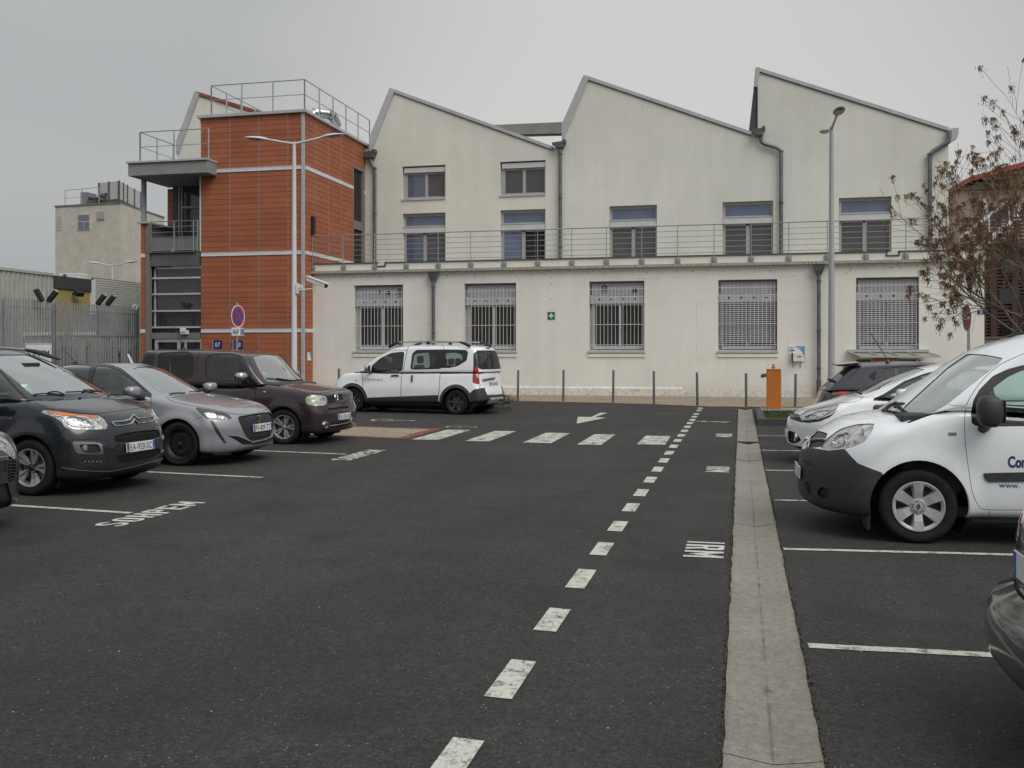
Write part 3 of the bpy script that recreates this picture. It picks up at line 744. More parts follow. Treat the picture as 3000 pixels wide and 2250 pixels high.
pipe(bend([(xa, PY, za+.05), (xa, PY, za-.35), (xb, PY, za-.62), (xb, PY, 5.0)], .22), .08, [(xb, PY, wY(2288, y_, PY)[1]) for y_ in (444, 594)])
xa, za = wY(2781, 384, PY); xb, _ = wY(2724.5, 437, PY)
pipe(bend([(xa, PY, za), (xa, PY, za-.42), (xb+.1, PY, za-.78), (xb, PY, za-.95), (xb, PY, 5.0)], .2), .085, [(xb, PY, wY(2724, y_, PY)[1]) for y_ in (452, 608)])
# upper windows
def pane(x0, x1, z0, z1, y, mat, parent, name='window_pane'):
    m_ = MB(); m_.box(x0, x1, y, y+.02, z0, z1); return m_.build(name, mat, parent)
def upper_window(x0, x1, zt, zb, k):
    win = D.objects.new('window', None); COL.objects.link(win); win.parent = hall
    x0 += .004; x1 -= .004; y = UY+.16; W_ = x1-x0
    fr = MB()
    fr.box(x0, x1, y+.10, y+.16, zb, zt-.004); fr.build('window_backing', M['grey_frame'], win)
    f = MB()
    def bar(a, b, c, d, yy=y): f.box(a, b, yy, yy+.10, c, d)
    lf = x0+.12 if k in 'AB' else x0+.10
    if k in ('A', 'B'):
        z_t = zt-.25
        s_ = MB(); s_.box(x0+.07, x1-.004, y-.10, y+.06, zt-.29, zt-.07); s_.build('shutter_box', M['white_frame'], win)
        bar(x0, x0+.2, zb+.06, zt-.29); bar(x1-.09, x1, zb+.06, zt-.29); bar(x0+.2, x1-.09, zb+.06, zb+.15); bar(x0+.2, x1-.09, z_t-.13, z_t-.05)
        mx_ = x0+W_*.52 if k == 'B' else x0+W_*.54; bar(mx_-.07, mx_+.07, zb+.15, z_t-.13)
        pane(x0+.2, mx_-.07, zb+.15, z_t-.13, y+.04, M['glass_grey'] if k == 'B' else M['glass_painted_mirror'], win); pane(mx_+.07, x1-.09, zb+.15, z_t-.13, y+.05, M['glass_grey'], win)
        s_ = MB(); s_.box(x0-.03, x1+.01, UY-.05, y+.1, zb-.02, zb+.05); s_.build('window_sill', M['alu'], win)
    else:
        z1, z2 = 7.30, 7.04
        bar(x0, x0+.11, zb, zt-.01); bar(x1-.07, x1, zb, zt-.01); bar(x0+.11, x1-.07, zt-.13, zt-.01); bar(x0+.11, x1-.07, z1, z1+.06)
        s_ = MB(); s_.box(x0+.01, x1-.01, y-.12, y+.02, z2, z1-.03); s_.build('shutter_box', M['white_frame'], win)
        s_ = MB(); s_.box(x0, x1, y-.14, y+.05, z1-.025, z1+.0); s_.build('box_cover', M['alu'], win)
        pane(x0+.11, x1-.07, z1+.06, zt-.13, y+.04, M['glass_painted_sky'], win, 'transom_pane')
        mx_ = x0+W_*.50; bar(mx_-.075, mx_+.075, zb, z2-.02); bar(x0+.11, x1-.07, z2-.09, z2-.0)
        if k == 'D':
            pane(x0+.11, mx_-.075, zb, z2-.09, y+.04, M['glass_painted_sky'], win)
            m2 = MB(); m2.box(mx_+.075, x1-.07, y+.085, y+.097, zb, z2-.09); m2.build('open_doorway', M['interior'], win)
            m2 = MB(); m2.box(x1-.52, x1-.48, y+.03, y+.08, zb, z2-.09); m2.build('door_edge', M['trim_dark'], win)
        else:
            pane(x0+.11, mx_-.075, zb, z2-.09, y+.04, M['glass_painted_mirror'] if k == 'C' else M['glass_grey'], win); pane(mx_+.075, x1-.07, zb, z2-.09, y+.05, M['glass_grey'], win)
    f.build('window_frame', M['grey_frame'], win)
M['glass_painted_mirror'] = winglass('painted_mirror_glass', (.09, .11, .17), spec=1.0)  # blue base colour stands in for reflected sky
for wdef in UW: upper_window(*wdef)

# ---- ground floor
XL0, XL1 = -16.72, 8.16
GW = []
for a, b, zt in ((1037.4, 1180.7, 4.33), (1360, 1512, 4.30), (1725.9, 1887.6, 4.24), (2104.6, 2277, 4.20), (2508, 2692.6, 4.18)):
    GW.append((wY(a, 830, LY)[0], wY(b, 830, LY)[0], 4.28 if zt > 4.2 else 4.26))
wall_holes('ground_floor_wall', [(XL0+.003, -.1), (XL1, -.1), (XL1, 4.76), (XL0+.003, 4.76)], [rect(a, b, 1.69, zt) for a, b, zt in GW], LY, .34, M['stucco_low'], hall)
m_ = MB(); m_.box(XL0+.003, XL1-.004, LY+.36, UY-.02, 0, 4.7); m_.build('floor_mass', M['interior'], hall)
m_ = MB(); m_.box(XL0-.14, XL1+.16, LY-.17, LY+.5, 4.76, 4.862); m_.build('cornice', M['ledge'], hall)
m_ = MB(); m_.box(XL0+.02, XL1+.03, LY-.05, LY+.30, 4.862, 5.13); m_.build('parapet_fascia', M['stucco_side'], hall)
m_ = MB()
for a, b in ((XL0+.02, -13.95), (-13.62, 5.0), (5.38, XL1+.03)): m_.box(a, b, LY-.085, LY+.34, 5.13, 5.175)
m_.build('parapet_flashing', M['trim_dark'], hall)
for a, b in ((-14.0, -13.58), (4.96, 5.42)):
    m_ = MB(); m_.box(a, b, LY-.085, LY+.1, 4.99, 5.035); m_.box(a, a+.05, LY-.085, LY+.1, 5.035, 5.17); m_.box(b-.05, b, LY-.085, LY+.1, 5.035, 5.17); m_.build('overflow_lip', M['trim_dark'], hall)
m_ = MB(); m_.box(XL0+.03, XL1, LY+.30, UY-.01, 4.9, 5.10); m_.build('terrace_slab', M['concrete'], hall)
x0, z0 = wY(1440, 1136, LY); x1, _ = wY(1997.5, 1136, LY)
m_ = MB(); m_.prismX([(LY-.06, -.05), (LY-.06, .29), (LY+.01, .325), (LY+.01, -.05)], -13, x1); m_.build('plinth', M['stucco_low'], hall)
hx, _ = wY(1269.7, 900, LY-.15)
def low_pipe(px_, hasfoot):
    x, _ = wY(px_, 900, LY-.16); y = LY-.16
    m2 = MB()
    for zz0, zz1, w0, w1 in ((4.66, 4.70, .19, .19), (4.52, 4.66, .175, .16), (4.36, 4.52, .15, .085)):
        m2.add([(x-w1,y-w1*.7,zz0),(x+w1,y-w1*.7,zz0),(x+w1,y+.12,zz0),(x-w1,y+.12,zz0),(x-w0,y-w0*.8,zz1),(x+w0,y-w0*.8,zz1),(x+w0,y+.12,zz1),(x-w0,y+.12,zz1)],
               [(0,3,2,1),(4,5,6,7),(0,1,5,4),(1,2,6,5),(2,3,7,6),(3,0,4,7)])
    m2.build('pipe_hopper', M['zinc'], hall)
    pipe([(x, y, 4.38), (x, y, .55 if hasfoot else .02)], .07, [(x, y, z_) for z_ in (4.15, 2.4, 1.05, .62)])
    if hasfoot:
        m3 = MB(); m3.tube([(x, y, .62), (x, y, .01)], .085, 10); m3.build('pipe_shoe', M['trim_dark'], hall, smooth=True)
low_pipe(1269.7, False); low_pipe(2399, True)
# ground floor windows with grilles
def low_window(i, x0, x1, zt):
    W_ = x1-x0; y = LY+.22; win = D.objects.new('barred_window', None); COL.objects.link(win); win.parent = hall
    x0 += .003; x1 -= .003
    m2 = MB(); m2.box(x0, x1, y+.06, y+.115, 1.69, zt-.003); m2.build('window_backing', M['grey_frame'], win)
    vx0 = x0+.10; p = MB(); holes = []
    m2 = MB(); m2.box(x0+.08, x1-.04, y-.02, y+.05, 3.76, zt-.08); m2.build('vent_panel', M['vent_panel'], win)
    m2 = MB(); m2.box(x0+.02, x1-.01, y-.07, y+.02, 3.47, 3.75); m2.build('slotted_band', M['white_frame'], win)
    m2 = MB(); m2.box(x0+.0, x1-.0, y-.09, y+.0, 3.45, 3.468); m2.box(x0, x1, y-.09, y, 3.752, 3.77); m2.build('band_rail', M['alu'], win)
    for k in range(4):
        cx = x0+.16+W_*.85*(k+.5)/4-.0
        m2 = MB(); m2.disc((cx, y-.074, 3.61), .042, (0, -1, 0), 14); m2.build('vent_hole', M['ink'], win)
    circ = {0: ((.50, 4.02, .075, 0), (.67, 3.97, .115, 0), (.90, 4.02, .165, 1)), 2: ((.27, 4.03, .165, 1), (.82, 3.94, .115, 0))}.get(i, ())
    for fx, cz, r, sl_ in circ:
        cx = x0+W_*fx
        m2 = MB(); m2.lathe([(r*.86, y-.03), (r*.86, y-.055), (r, y-.055), (r, y-.02)], (cx, 0, cz), 'y', 20); m2.build('vent_ring', M['white_frame'], win)
        m2 = MB(); m2.disc((cx, y-.026, cz), r*.88, (0, -1, 0), 20); m2.build('vent_hole', M['ink'], win)
        if sl_:
            m2 = MB()
            for q in range(-4, 5):
                hw = sqrt(max(0, (r*.85)**2-(q*.032)**2)); m2.box(cx-hw, cx+hw, y-.045, y-.03, cz+q*.032-.005, cz+q*.032+.005)
            m2.build('vent_louvre', M['grey_frame'], win)
    f = MB(); mx_ = x0+W_*.555 if i < 3 else x0+W_*.5
    f.box(x0+.13, x0+.19, y, y+.06, 1.72, 3.45); f.box(x1-.07, x1-.03, y, y+.06, 1.72, 3.45); f.box(x0+.19, x1-.07, y, y+.06, 3.38, 3.45); f.box(x0+.19, x1-.07, y, y+.06, 1.74, 1.86); f.box(mx_-.04, mx_+.035, y-.02, y+.06, 1.86, 3.38)
    f.build('window_frame', M['white_frame'], win)
    for a, b in ((x0+.19, mx_-.04), (mx_+.035, x1-.07)): pane(a, b, 1.86, 3.38, y+.035, M['glass_dark'], win)
    if i < 3:       # vertical curtain strips behind the glass read as dim bands
        for a, b in ((x0+.19, mx_-.06), (mx_+.05, x1-.10)):
            k = 5
            for q in range(k):
                m2 = MB(); c_ = a+(b-a)*(q+.5)/k; m2.box(c_-.055, c_+.035, y+.028, y+.034, 1.92, 3.34); m2.build('curtain_strip', M['curtain'], win)
    else:
        zb_ = 2.02; n = 19
        for q in range(n):
            z_ = 3.44-(q+.5)*(3.44-zb_)/n
            m2 = MB(); m2.add([(x0+.03, y-.02, z_+.030), (x1-.04, y-.02, z_+.030), (x1-.04, y-.065, z_+.022), (x0+.03, y-.065, z_+.022), (x0+.03, y-.085, z_-.018), (x1-.04, y-.085, z_-.018)], [(0,1,2,3),(3,2,5,4)])
            m2.build('blind_slat', M['blind'], win)
        m2 = MB(); m2.box(x0+.03, x1-.04, y-.085, y-.02, zb_-.055, zb_-.012); m2.build('blind_rail', M['alu'], win)
        m2 = MB()
        for q in (.12, .5, .88): m2.box(x0+W_*q-.006, x0+W_*q+.006, y-.092, y-.088, zb_, 3.44)
        m2.build('blind_tape', M['trim_dark'], win)
    s_ = MB(); s_.prismX([(LY+.34, 1.73), (LY-.06, 1.665), (LY-.06, 1.60), (LY-.002, 1.60), (LY-.002, 1.68), (LY+.34, 1.70)], x0-.045, x1+.04); s_.build('window_sill', M['alu'], win)
    s_ = MB(); s_.box(x0-.03, x1+.03, LY-.04, LY-.002, 1.45, 1.56); s_.build('sill_apron', M['stucco_side'], win)
    g = D.objects.new('window_grille', None); COL.objects.link(g); g.parent = hall
    yb = LY+.06; n = 14 if i != 4 else 15
    for q in range(n):
        x = x0+.13+(W_-.22)*q/(n-1); m2 = MB(); m2.box(x-.0075, x+.0075, yb-.008, yb+.008, 1.73, 4.08); m2.build('bar', M['white_paint'], g)
    for z_ in (3.98, 3.70, 2.66, 1.90):
        m2 = MB(); m2.box(x0-.0, x1, yb-.028, yb-.011, z_-.010, z_+.010); m2.build('cross_bar', M['white_paint'], g)
M['curtain'] = simple('dim_curtain', (.030, .023, .019), .6, 0, 2, .3)
for i, (a, b, zt) in enumerate(GW): low_window(i, a, b, zt)
# small awning over the entrance below the right window
(ax0, _), (ax1, _) = wY(2484, 1040, LY-.1), wY(2722, 1040, LY-.1)
m_ = MB(); m_.box(ax0, ax1, LY-.16, LY-.01, 1.63, 1.72); m_.build('awning_rail', M['alu'], hall)
m_ = MB(); m_.add([(ax0+.03, LY-.12, 1.60), (ax1-.1, LY-.12, 1.60), (ax1+.25, LY-.7, 1.47), (ax0+.35, LY-.7, 1.47), (ax0+.03, LY-.12, 1.575), (ax1-.1, LY-.12, 1.575), (ax1+.25, LY-.7, 1.45), (ax0+.35, LY-.7, 1.45)],
                 [(0,1,2,3),(7,6,5,4),(0,3,7,4),(1,5,6,2),(3,2,6,7),(0,4,5,1)]); m_.build('awning', simple('dull_glazing', (.30, .29, .26), .3), hall)
for t_ in (0, .25, .5, .75, 1.0):
    m_ = MB(); xa = ax0+.03+(ax1-.13-ax0)*t_; xb = ax0+.35+(ax1+.25-ax0-.35)*t_; m_.tube([(xa, LY-.1, 1.64), (xb, LY-.68, 1.495)], .025, 6); m_.build('awning_bracket', M['alu'], hall)
m_ = MB(); m_.box(ax0+.35, ax1+.26, LY-.73, LY-.69, 1.44, 1.50); m_.build('awning_edge', M['alu'], hall)
m_ = MB(); m_.box(3.98, 6.1, LY-.03, LY-.004, .05, 1.36); m_.build('entrance_recess', M['olive'] if 'olive' in M else simple('dim_olive', (.09, .09, .06), .7), hall)
for x in (4.5, 5.3, 6.0):
    m_ = MB(); m_.box(x-.03, x+.03, LY-.06, LY-.03, .05, 1.5); m_.build('entrance_post', M['white_paint'], hall)
m_ = MB(); m_.box(4.55, 5.35, LY-.11, LY-.07, 1.22, 1.40); m_.build('entrance_board', M['orange'], hall)
# terrace railing
rl = D.objects.new('terrace_railing', None); COL.objects.link(rl); rl.parent = hall
RY = LY-.11; xs = [XL0+.06+1.31*i for i in range(19)]; xs = [x for x in xs if x < XL1]
for x in xs:
    m_ = MB(); m_.tube([(x, RY, 4.92), (x, RY, 6.26)], .016, 6); m_.build('post', M['galv'], rl)
    m_ = MB(); m_.box(x-.10, x+.10, RY+.02, LY-.052, 4.88, 5.06); m_.box(x-.03, x+.03, RY-.02, RY+.02, 4.93, 5.1)
    for dx in (-.07, .07): m_.box(x+dx-.012, x+dx+.012, RY+.008, RY+.02, 4.98, 5.0)
    m_.build('bracket', M['galv'], rl)
for k, z_ in enumerate((6.27, 6.06, 5.86, 5.66, 5.46, 5.26)):
    m_ = MB(); r = .021 if k == 0 else .0105
    m_.tube([(XL0+.05, RY, z_+.0), (XL1-.1, RY, z_)], r, 6); m_.tube([(XL1-.1, RY, z_), (XL1-.1, UY, z_)], r, 6); m_.build('rail', M['galv'], rl)
for y_ in (38.4, 40.2, 41.9):
    m_ = MB(); m_.tube([(XL1-.1, y_, 5.0), (XL1-.1, y_, 6.26)], .016, 6); m_.build('post', M['galv'], rl)
m_ = MB(); rq = random.Random(4); x = XL0+.7
while x < 7.8:
    z_ = 4.58+rq.uniform(-.02, .02); s_ = rq.uniform(.012, .026)
    m_.disc((x, LY-.0015, z_), s_, (0, -1, 0), 7, ry=s_*rq.uniform(.7, 1.4))
    for _ in range(rq.randint(0, 5)):
        m_.disc((x+rq.gauss(0, .35), LY-.0015, 4.74-abs(rq.gauss(0, .10))), rq.uniform(.006, .02), (0, -1, 0), 6)
    x += .55
for px_, py_ in ((1616, 832), (1616, 876), (1614, 815), (1105, 955), (1001, 920), (2480, 800)): x, z_ = wY(px_, py_, LY); m_.disc((x, LY-.0015, z_), .022, (0, -1, 0), 7)
o = m_.build('anchor_holes', simple('rusty_hole', (.16, .10, .06), .9, 0, 20, .4), hall); o['kind'] = 'stuff'
def crack(pts, w_=.006):
    m2 = MB(); P = [wY(a, b, LY) for a, b in pts]; Q = [P[0]]
    for a, b in zip(P[:-1], P[1:]):
        k = max(1, int(hypot(b[0]-a[0], b[1]-a[1])/.12))
        for i in range(1, k+1): Q.append((a[0]+(b[0]-a[0])*i/k+rq.uniform(-.008, .008), a[1]+(b[1]-a[1])*i/k+rq.uniform(-.008, .008)))
    for i in range(len(Q)-1):
        if rq.random() < .25: continue
        for p in stroke([Q[i], Q[i+1]], w_*rq.uniform(.5, 1.3)): m2.add([(a, LY-.0015, b) for a, b in p], [(0,1,2,3)])
    o = m2.build('render_crack', M['crackline'], hall); o['kind'] = 'stuff'
M['crackline'] = simple('crack_line', (.30, .28, .23), .9, 0, 9, .3)
crack([(2041, 1080), (2041, 889), (2104, 889)]); crack([(2278, 886), (2360, 886), (2361, 1165)]); crack([(980, 838), (1037, 834)], .004); crack([(1700, 820), (1760, 812), (1900, 817), (2000, 812), (2090, 808)], .005); crack([(2280, 812), (2340, 810)], .006)
# fixed things on the wall (things of their own)
def board(name, label, cat, x, z, w_, h, y=LY, d=.02, mat=None, group=None):
    t_ = wthing(name, label, cat, (x, y, z-h/2), group); m2 = MB(); m2.box(x-w_/2, x+w_/2, y-d, y-.002, z-h/2, z+h/2); m2.build('panel', mat, t_); return t_
x, z = wY(1615.3, 925, LY)
s_ = board('first_aid_sign', 'small square green sign with a white cross on the cream wall', 'sign', x, z, .275, .28, mat=M['sign_green'])
m_ = MB(); m_.box(x-.03, x+.03, LY-.026, LY-.0205, z-.095, z+.095); m_.box(x-.095, x-.03, LY-.026, LY-.0205, z-.03, z+.03); m_.box(x+.03, x+.095, LY-.026, LY-.0205, z-.03, z+.03); m_.build('cross', M['sign_white'], s_)
text_mesh('number', '14', M['ink'], frameM((x-.028, LY-.0265, z-.02), (1,0,0), (0,0,1)), .055, .85, s_, .0005)
xa, za = wY(2310.5, 1014, LY); xb, zb_ = wY(2357.5, 1060, LY)
s_ = wthing('leaflet_box', 'white and blue wall panel carrying a white metal letter box', 'letter box', ((xa+xb)/2, LY, zb_))
m_ = MB(); m_.box(xa, xb, LY-.03, LY-.002, zb_, za); m_.build('panel', M['sign_white'], s_)
w_ = xb-xa; h = za-zb_
pts = [(xa+w_*.24, za-.005)] + [(xa+w_*(.24+.76*sin(t_)), za-.005-(h-.01)*(1-cos(t_))) for t_ in [i*pi/2/10 for i in range(1, 11)]] + [(xb-.005, za-.005)]
m_ = MB(); vs = [(x, LY-.0325, z) for x, z in pts]; m_.add(vs, tessellate_polygon([[Vector((x, z, 0)) for x, z in pts]])); m_.build('blue_print', M['sky_blue'], s_)
m_ = MB(); m_.box(xa+w_*.26, xa+w_*.82, LY-.17, LY-.034, zb_+.02, zb_+h*.58); lb = m_.build('box_body', M['sign_white'], s_, bevel=.006)
m_ = MB(); m_.box(xa+w_*.19, xa+w_*.245, LY-.15, LY-.034, zb_+.0, zb_+h*.58); m_.build('side_gap', M['ink'], s_)
m_ = MB(); m_.box(xa+w_*.32, xa+w_*.78, LY-.174, LY-.1705, zb_+h*.36, zb_+h*.37); m_.box(xa+w_*.56, xa+w_*.77, LY-.175, LY-.1705, zb_+h*.30, zb_+h*.345); m_.build('slot', M['ink'], s_)
text_mesh('lettering', 'sohpem', M['sign_white'], frameM((xa+w_*.62, LY-.0345, za-.08), (1,0,0), (0,0,1)), .06, .8, s_, .0005)
text_mesh('lettering', 'Service\n  Auto', M['navy'], frameM((xa+w_*.07, LY-.0345, za-.075), (1,0,0), (0,0,1)), .05, .8, s_, .0005)
m_ = MB(); m_.prismY([(xa+.02, za-.15), (xa+.22, za-.14), (xa+.18, za-.18), (xa+.07, za-.185)], LY-.034, LY-.031); m_.build('logo', M['navy'], s_)
for q in (.26, .75):
    m_ = MB(); m_.box(xa+w_*q-.015, xa+w_*q+.015, LY-.03, LY-.002, zb_-.19, zb_-.002); m_.build('bracket', M['galv'], s_)
x, z = wY(1865, 1142, LY-.06); s_ = board('wall_plate', 'tiny white plate with black letters low on the plinth', 'sign', x, z, .27, .07, LY-.06, .012, M['sign_white'])
text_mesh('lettering', 'GH-CAB 13', M['ink'], frameM((x-.12, LY-.0725, z-.02), (1,0,0), (0,0,1)), .06, .72, s_, .0005)
x, z = wY(2875, 915, LY); s_ = board('number_plate', 'small navy house number plate near the right corner of the hall', 'sign', x, z, .26, .13, LY, .015, M['navy'])
text_mesh('lettering', '38', M['sign_white'], frameM((x-.07, LY-.0155, z-.045), (1,0,0), (0,0,1)), .12, .9, s_, .0005)
# ================================================================= TERRACOTTA TOWER
TY, TX0, TX1 = 35.94, -21.20, -16.72
TXL = -23.80                                   # far left edge of the entrance bay
tw = wthing('terracotta_tower', 'stair tower clad in orange terracotta planks with white bands and grey balconies', 'building', (-20, 38, 0))
BANDS = (8.91, 5.56, 2.49); TOPZ = 11.05
core = MB(); core.box(TX0+.02, TX1-.045, TY+.045, 44, 0, TOPZ)
core.build('tower_core', M['interior'], tw)
levels = []
zs = [TOPZ] + [v for b in BANDS for v in (b+.085, b-.085)] + [0]
rows = (10, 15, 14, 11)
for k in range(4):
    zt, zb = zs[2*k], zs[2*k+1]; n = rows[k]; p = (zt-zb)/n
    for j in range(n): levels.append((zt-(j+1)*p, p))
cols = [wY(x, 500, TY)[0] for x in (590, 674.5, 759, 844.5, 886)]; cols[0] = TX0
cols[-1] = TX1-.11
plank_me = {}
def plank(w_, h, axis, kind='plank'):
    key = (round(w_, 3), round(h, 3), axis)
    if key not in plank_me:
        m2 = MB()   # tilted face: bottom edge proud of the next plank
        a, b, g = w_/2-.005, h-.006, .002
        if axis == 'y': q = lambda u, d, z: (u, d, z)
        else: q = lambda u, d, z: (-d, u, z)
        vs = [q(-a,-.026,g), q(a,-.026,g), q(a,-.019,b), q(-a,-.019,b), q(-a,.02,g), q(a,.02,g), q(a,.02,b), q(-a,.02,b)]
        m2.add(vs, [(0,1,2,3),(3,2,6,7),(1,0,4,5),(0,3,7,4),(2,1,5,6)])
        me = D.meshes.new('plank'); me.from_pydata([tuple(v) for v in m2.v], [], m2.f); me.materials.append(M['tile'])
        bm = bmesh.new(); bm.from_mesh(me); bmesh.ops.recalc_face_normals(bm, faces=bm.faces); bm.to_mesh(me); bm.free()
        plank_me[key] = me
    return plank_me[key]
cand = []
for z_, h in levels:
    for a, b in zip(cols[:-1], cols[1:]): cand.append(((a+b)/2, TY, z_, b-a, h, 'y'))
scols = [TY+.10, 36.88, 38.23, 39.59, 40.96, 42.33]
for z_, h in levels:
    for i, (a, b) in enumerate(zip(scols[:-1], scols[1:])):
        if i == 0 and z_ < 4.85: b = LY-.17 if z_ > 4.7 else LY-.002
        if i > 0 and z_ < 5.02: continue
        if i == 4:       # beside the window slot
            if z_ < 9.75: a = 42.18
        if b-a < .05: continue
        cand.append((TX1, (a+b)/2, z_, b-a, h, 'x'))
def vis(c):       # size in view
    x, y, z_, w_, h, ax = c
    d = -x*SN+y*CS; k = 1 if ax == 'y' else .45
    return (w_*k*h/d/d) * (0.05 if z_ < 1.3 else 1)
cand.sort(key=vis, reverse=True)
for i, (x, y, z_, w_, h, ax) in enumerate(cand[:300]):
    o = D.objects.new('plank', plank(w_, h, ax)); COL.objects.link(o); o.parent = tw
    o.location = Vector((x, y, z_)) - Vector(tw['_w'])
rest = MB()
def plank_into(mb, c):
    x, y, z_, w_, h, ax = c; me = plank(w_, h, ax)
    mb.add([(v.co.x+x, v.co.y+y, v.co.z+z_) for v in me.vertices], [tuple(p.vertices) for p in me.polygons])
for c in cand[300:]: plank_into(rest, c)
for z_, h in levels:                                                # narrow strip at the far left of the bay
    if z_ < 6.75: plank_into(rest, ((TXL-23.62)/2, TY-.2, z_, -TXL-23.62, h, 'y'))
for z_, h in levels:                                                # strip beside the balcony door
    if 5.9 < z_ < 8.45: plank_into(rest, (-23.74, 37.78, z_, .27, h, 'y'))
o = rest.build('plank_cladding', M['tile'], tw); o['kind'] = 'stuff'
WH = M['white_paint']
for bz in BANDS:
    x1 = TX1-.10
    m_ = MB(); m_.box(TX0+.01, x1, TY-.045, TY+.03, bz-.075, bz+.075)
    m_.box(TX0+.01, x1, TY-.052, TY-.045, bz+.055, bz+.075); m_.box(TX0+.01, x1, TY-.052, TY-.045, bz-.075, bz-.055)
    m_.build('white_band', WH, tw)
    if bz > 5: 
        m_ = MB(); m_.box(TX1-.03, TX1+.04, TY+.10, 40.94, bz-.075, bz+.075); m_.box(TX1-.03, TX1+.04, 42.2, 42.36, bz-.075, bz+.075); m_.build('white_band', WH, tw)
    else:
        m_ = MB(); m_.box(TX1-.03, TX1+.04, TY+.10, LY-.01, bz-.075, bz+.075); m_.build('white_band', WH, tw)
    m_ = MB(); m_.box(TXL, -23.62, TY-.25, TY-.17, bz-.075, bz+.075)
    if bz < 6: m_.build('white_band', WH, tw)
m_ = MB(); m_.box(TX1-.105, TX1+.0, TY-.05, TY+.095, 0, TOPZ); m_.build('corner_post', simple('pale_corner_post', (.42, .43, .43), .5, .1), tw)
for x in cols[1:-1]:
    m_ = MB(); m_.box(x-.009, x+.009, TY-.038, TY+.0, 0, TOPZ); m_.build('joint_strip', M['galv'], tw)
for y in scols[1:-1]:
    m_ = MB(); m_.box(TX1+.0, TX1+.038, y-.012, y+.012, 5.05 if y > 36.9 else 5.2, TOPZ); m_.build('joint_strip', M['galv'], tw)
m_ = MB(); m_.box(TX0-.16, TX0-.03, TY-.0, TY+2.4, 0, 8.2); m_.build('edge_profile', WH, tw) if False else None
m_ = MB(); m_.box(TX0-.05, TX0+.0, TY-.04, TY+.04, 5.7, TOPZ-.0); m_.build('edge_profile', WH, tw)
m_ = MB(); m_.box(TX0-.13, TX1+.14, TY-.14, 43.6, TOPZ+.0, TOPZ+.11); m_.build('roof_flashing', M['zinc_trim'], tw)
# window slot on the side face
slot = D.objects.new('slot_window', None); COL.objects.link(slot); slot.parent = tw
CG = M['concrete_mid']
for za, zb_ in ((5.2, 7.35), (7.95, 8.95)): pass
m_ = MB()
m_.box(TX1-.3, TX1+.05, 42.02, 42.16, 5.1, 9.95); m_.box(TX1-.3, TX1+.05, 40.98, 42.02, 9.80, 9.95); m_.box(TX1-.3, TX1+.03, 40.98, 42.02, 7.12, 7.50)
m_.build('concrete_surround', CG, slot)
for za, zb_ in ((5.1, 7.10), (7.52, 9.80)):
    m_ = MB(); m_.box(TX1-.2, TX1-.16, 41.02, 42.0, za, zb_); m_.build('window_pane', M['glass_dark'], slot)
    m_ = MB(); m_.box(TX1-.19, TX1-.10, 41.0, 41.07, za, zb_); m_.box(TX1-.19, TX1-.10, 41.45, 41.52, za, zb_); m_.box(TX1-.19, TX1-.08, 41.07, 42.0, za, za+.07); m_.build('window_frame', M['grey_frame'], slot)
m_ = MB(); m_.box(TX1+.02, TX1+.13, 36.5, 36.72, 6.35, 7.05); m_.build('wall_lamp', M['black'], tw)
# roof railing of the tower
def railing(name, path, z0, h, rails, post_step, parent, r=.022, pr=.03, skip=()):
    g = D.objects.new(name, None); COL.objects.link(g); g.parent = parent
    for (x0, y0), (x1, y1) in zip(path[:-1], path[1:]):
        L = hypot(x1-x0, y1-y0); k = max(1, round(L/post_step))
        for i in range(k+1):
            t_ = i/k; m2 = MB(); x, y = x0+(x1-x0)*t_, y0+(y1-y0)*t_; m2.tube([(x, y, z0), (x, y, z0+h)], pr, 6); m2.build('post', M['galv'], g)
        for f in rails:
            m2 = MB(); m2.tube([(x0, y0, z0+h*f), (x1, y1, z0+h*f)], r if f > .99 else r*.7, 6); m2.build('rail', M['galv'], g)
    return g
RX = TX1+.02
railing('roof_railing', [(-20.75, 42.0), (-20.75, TY+.0), (RX, TY+.0), (RX, 42.9)], TOPZ+.08, 1.22, (1, .52), 1.32, tw)
railing('roof_railing', [(-16.0, 44.8), (-13.6, 44.8)], 10.9, 1.1, (1, .5), 1.0, tw)
m_ = MB()     # silver duct on the roof
pts = bend([(-17.6, 38.6, 11.1), (-17.6, 38.6, 11.75), (-16.95, 39.2, 11.75), (-16.9, 39.6, 11.35)], .3, 5)
m_.tube(pts, .21, 14); dct = m_.build('roof_duct', simple('shiny_duct', (.55, .55, .56), .18, .9, 3, .1), tw, smooth=True)
for i in range(2, len(pts)-2, 2):
    a, b = pts[i], pts[i+1]; m_ = MB(); d_ = (b-a).normalized()*.02; m_.tube([a-d_, a+d_], .222, 14); m_.build('duct_band', M['trim_dark'], dct)
# ---- entrance bay with canopy and balcony
CN = M['concrete']
cx0, _ = wY(375, 470, 35.2); cx1, _ = wY(607.5, 470, 35.2)
m_ = MB(); m_.box(cx0, cx1, 35.2, 38.1, 8.72, 9.22); m_.build('canopy_slab', CN, tw, bevel=.01)
m_ = MB(); m_.box(cx0-.05, cx1+.03, 35.12, 38.15, 9.22, 9.29); m_.build('canopy_flashing', M['zinc_trim'], tw)
m_ = MB(); m_.lathe([(.001, 8.6), (.16, 8.62), (.19, 8.66), (.19, 8.71)], (-21.7, 37.0, 0), n=16); m_.build('ceiling_lamp', M['sign_white'], tw, smooth=True)
railing('canopy_railing', [(cx0+.35, 37.9), (cx0+.35, 35.5), (cx1-.12, 35.5)], 9.28, 1.25, (1, .52), 1.45, tw)
mcol = simple('pale_blue_column', (.27, .30, .33), .5, 0, 3, .06)
xc, _ = wY(421.5, 600, 36.15)
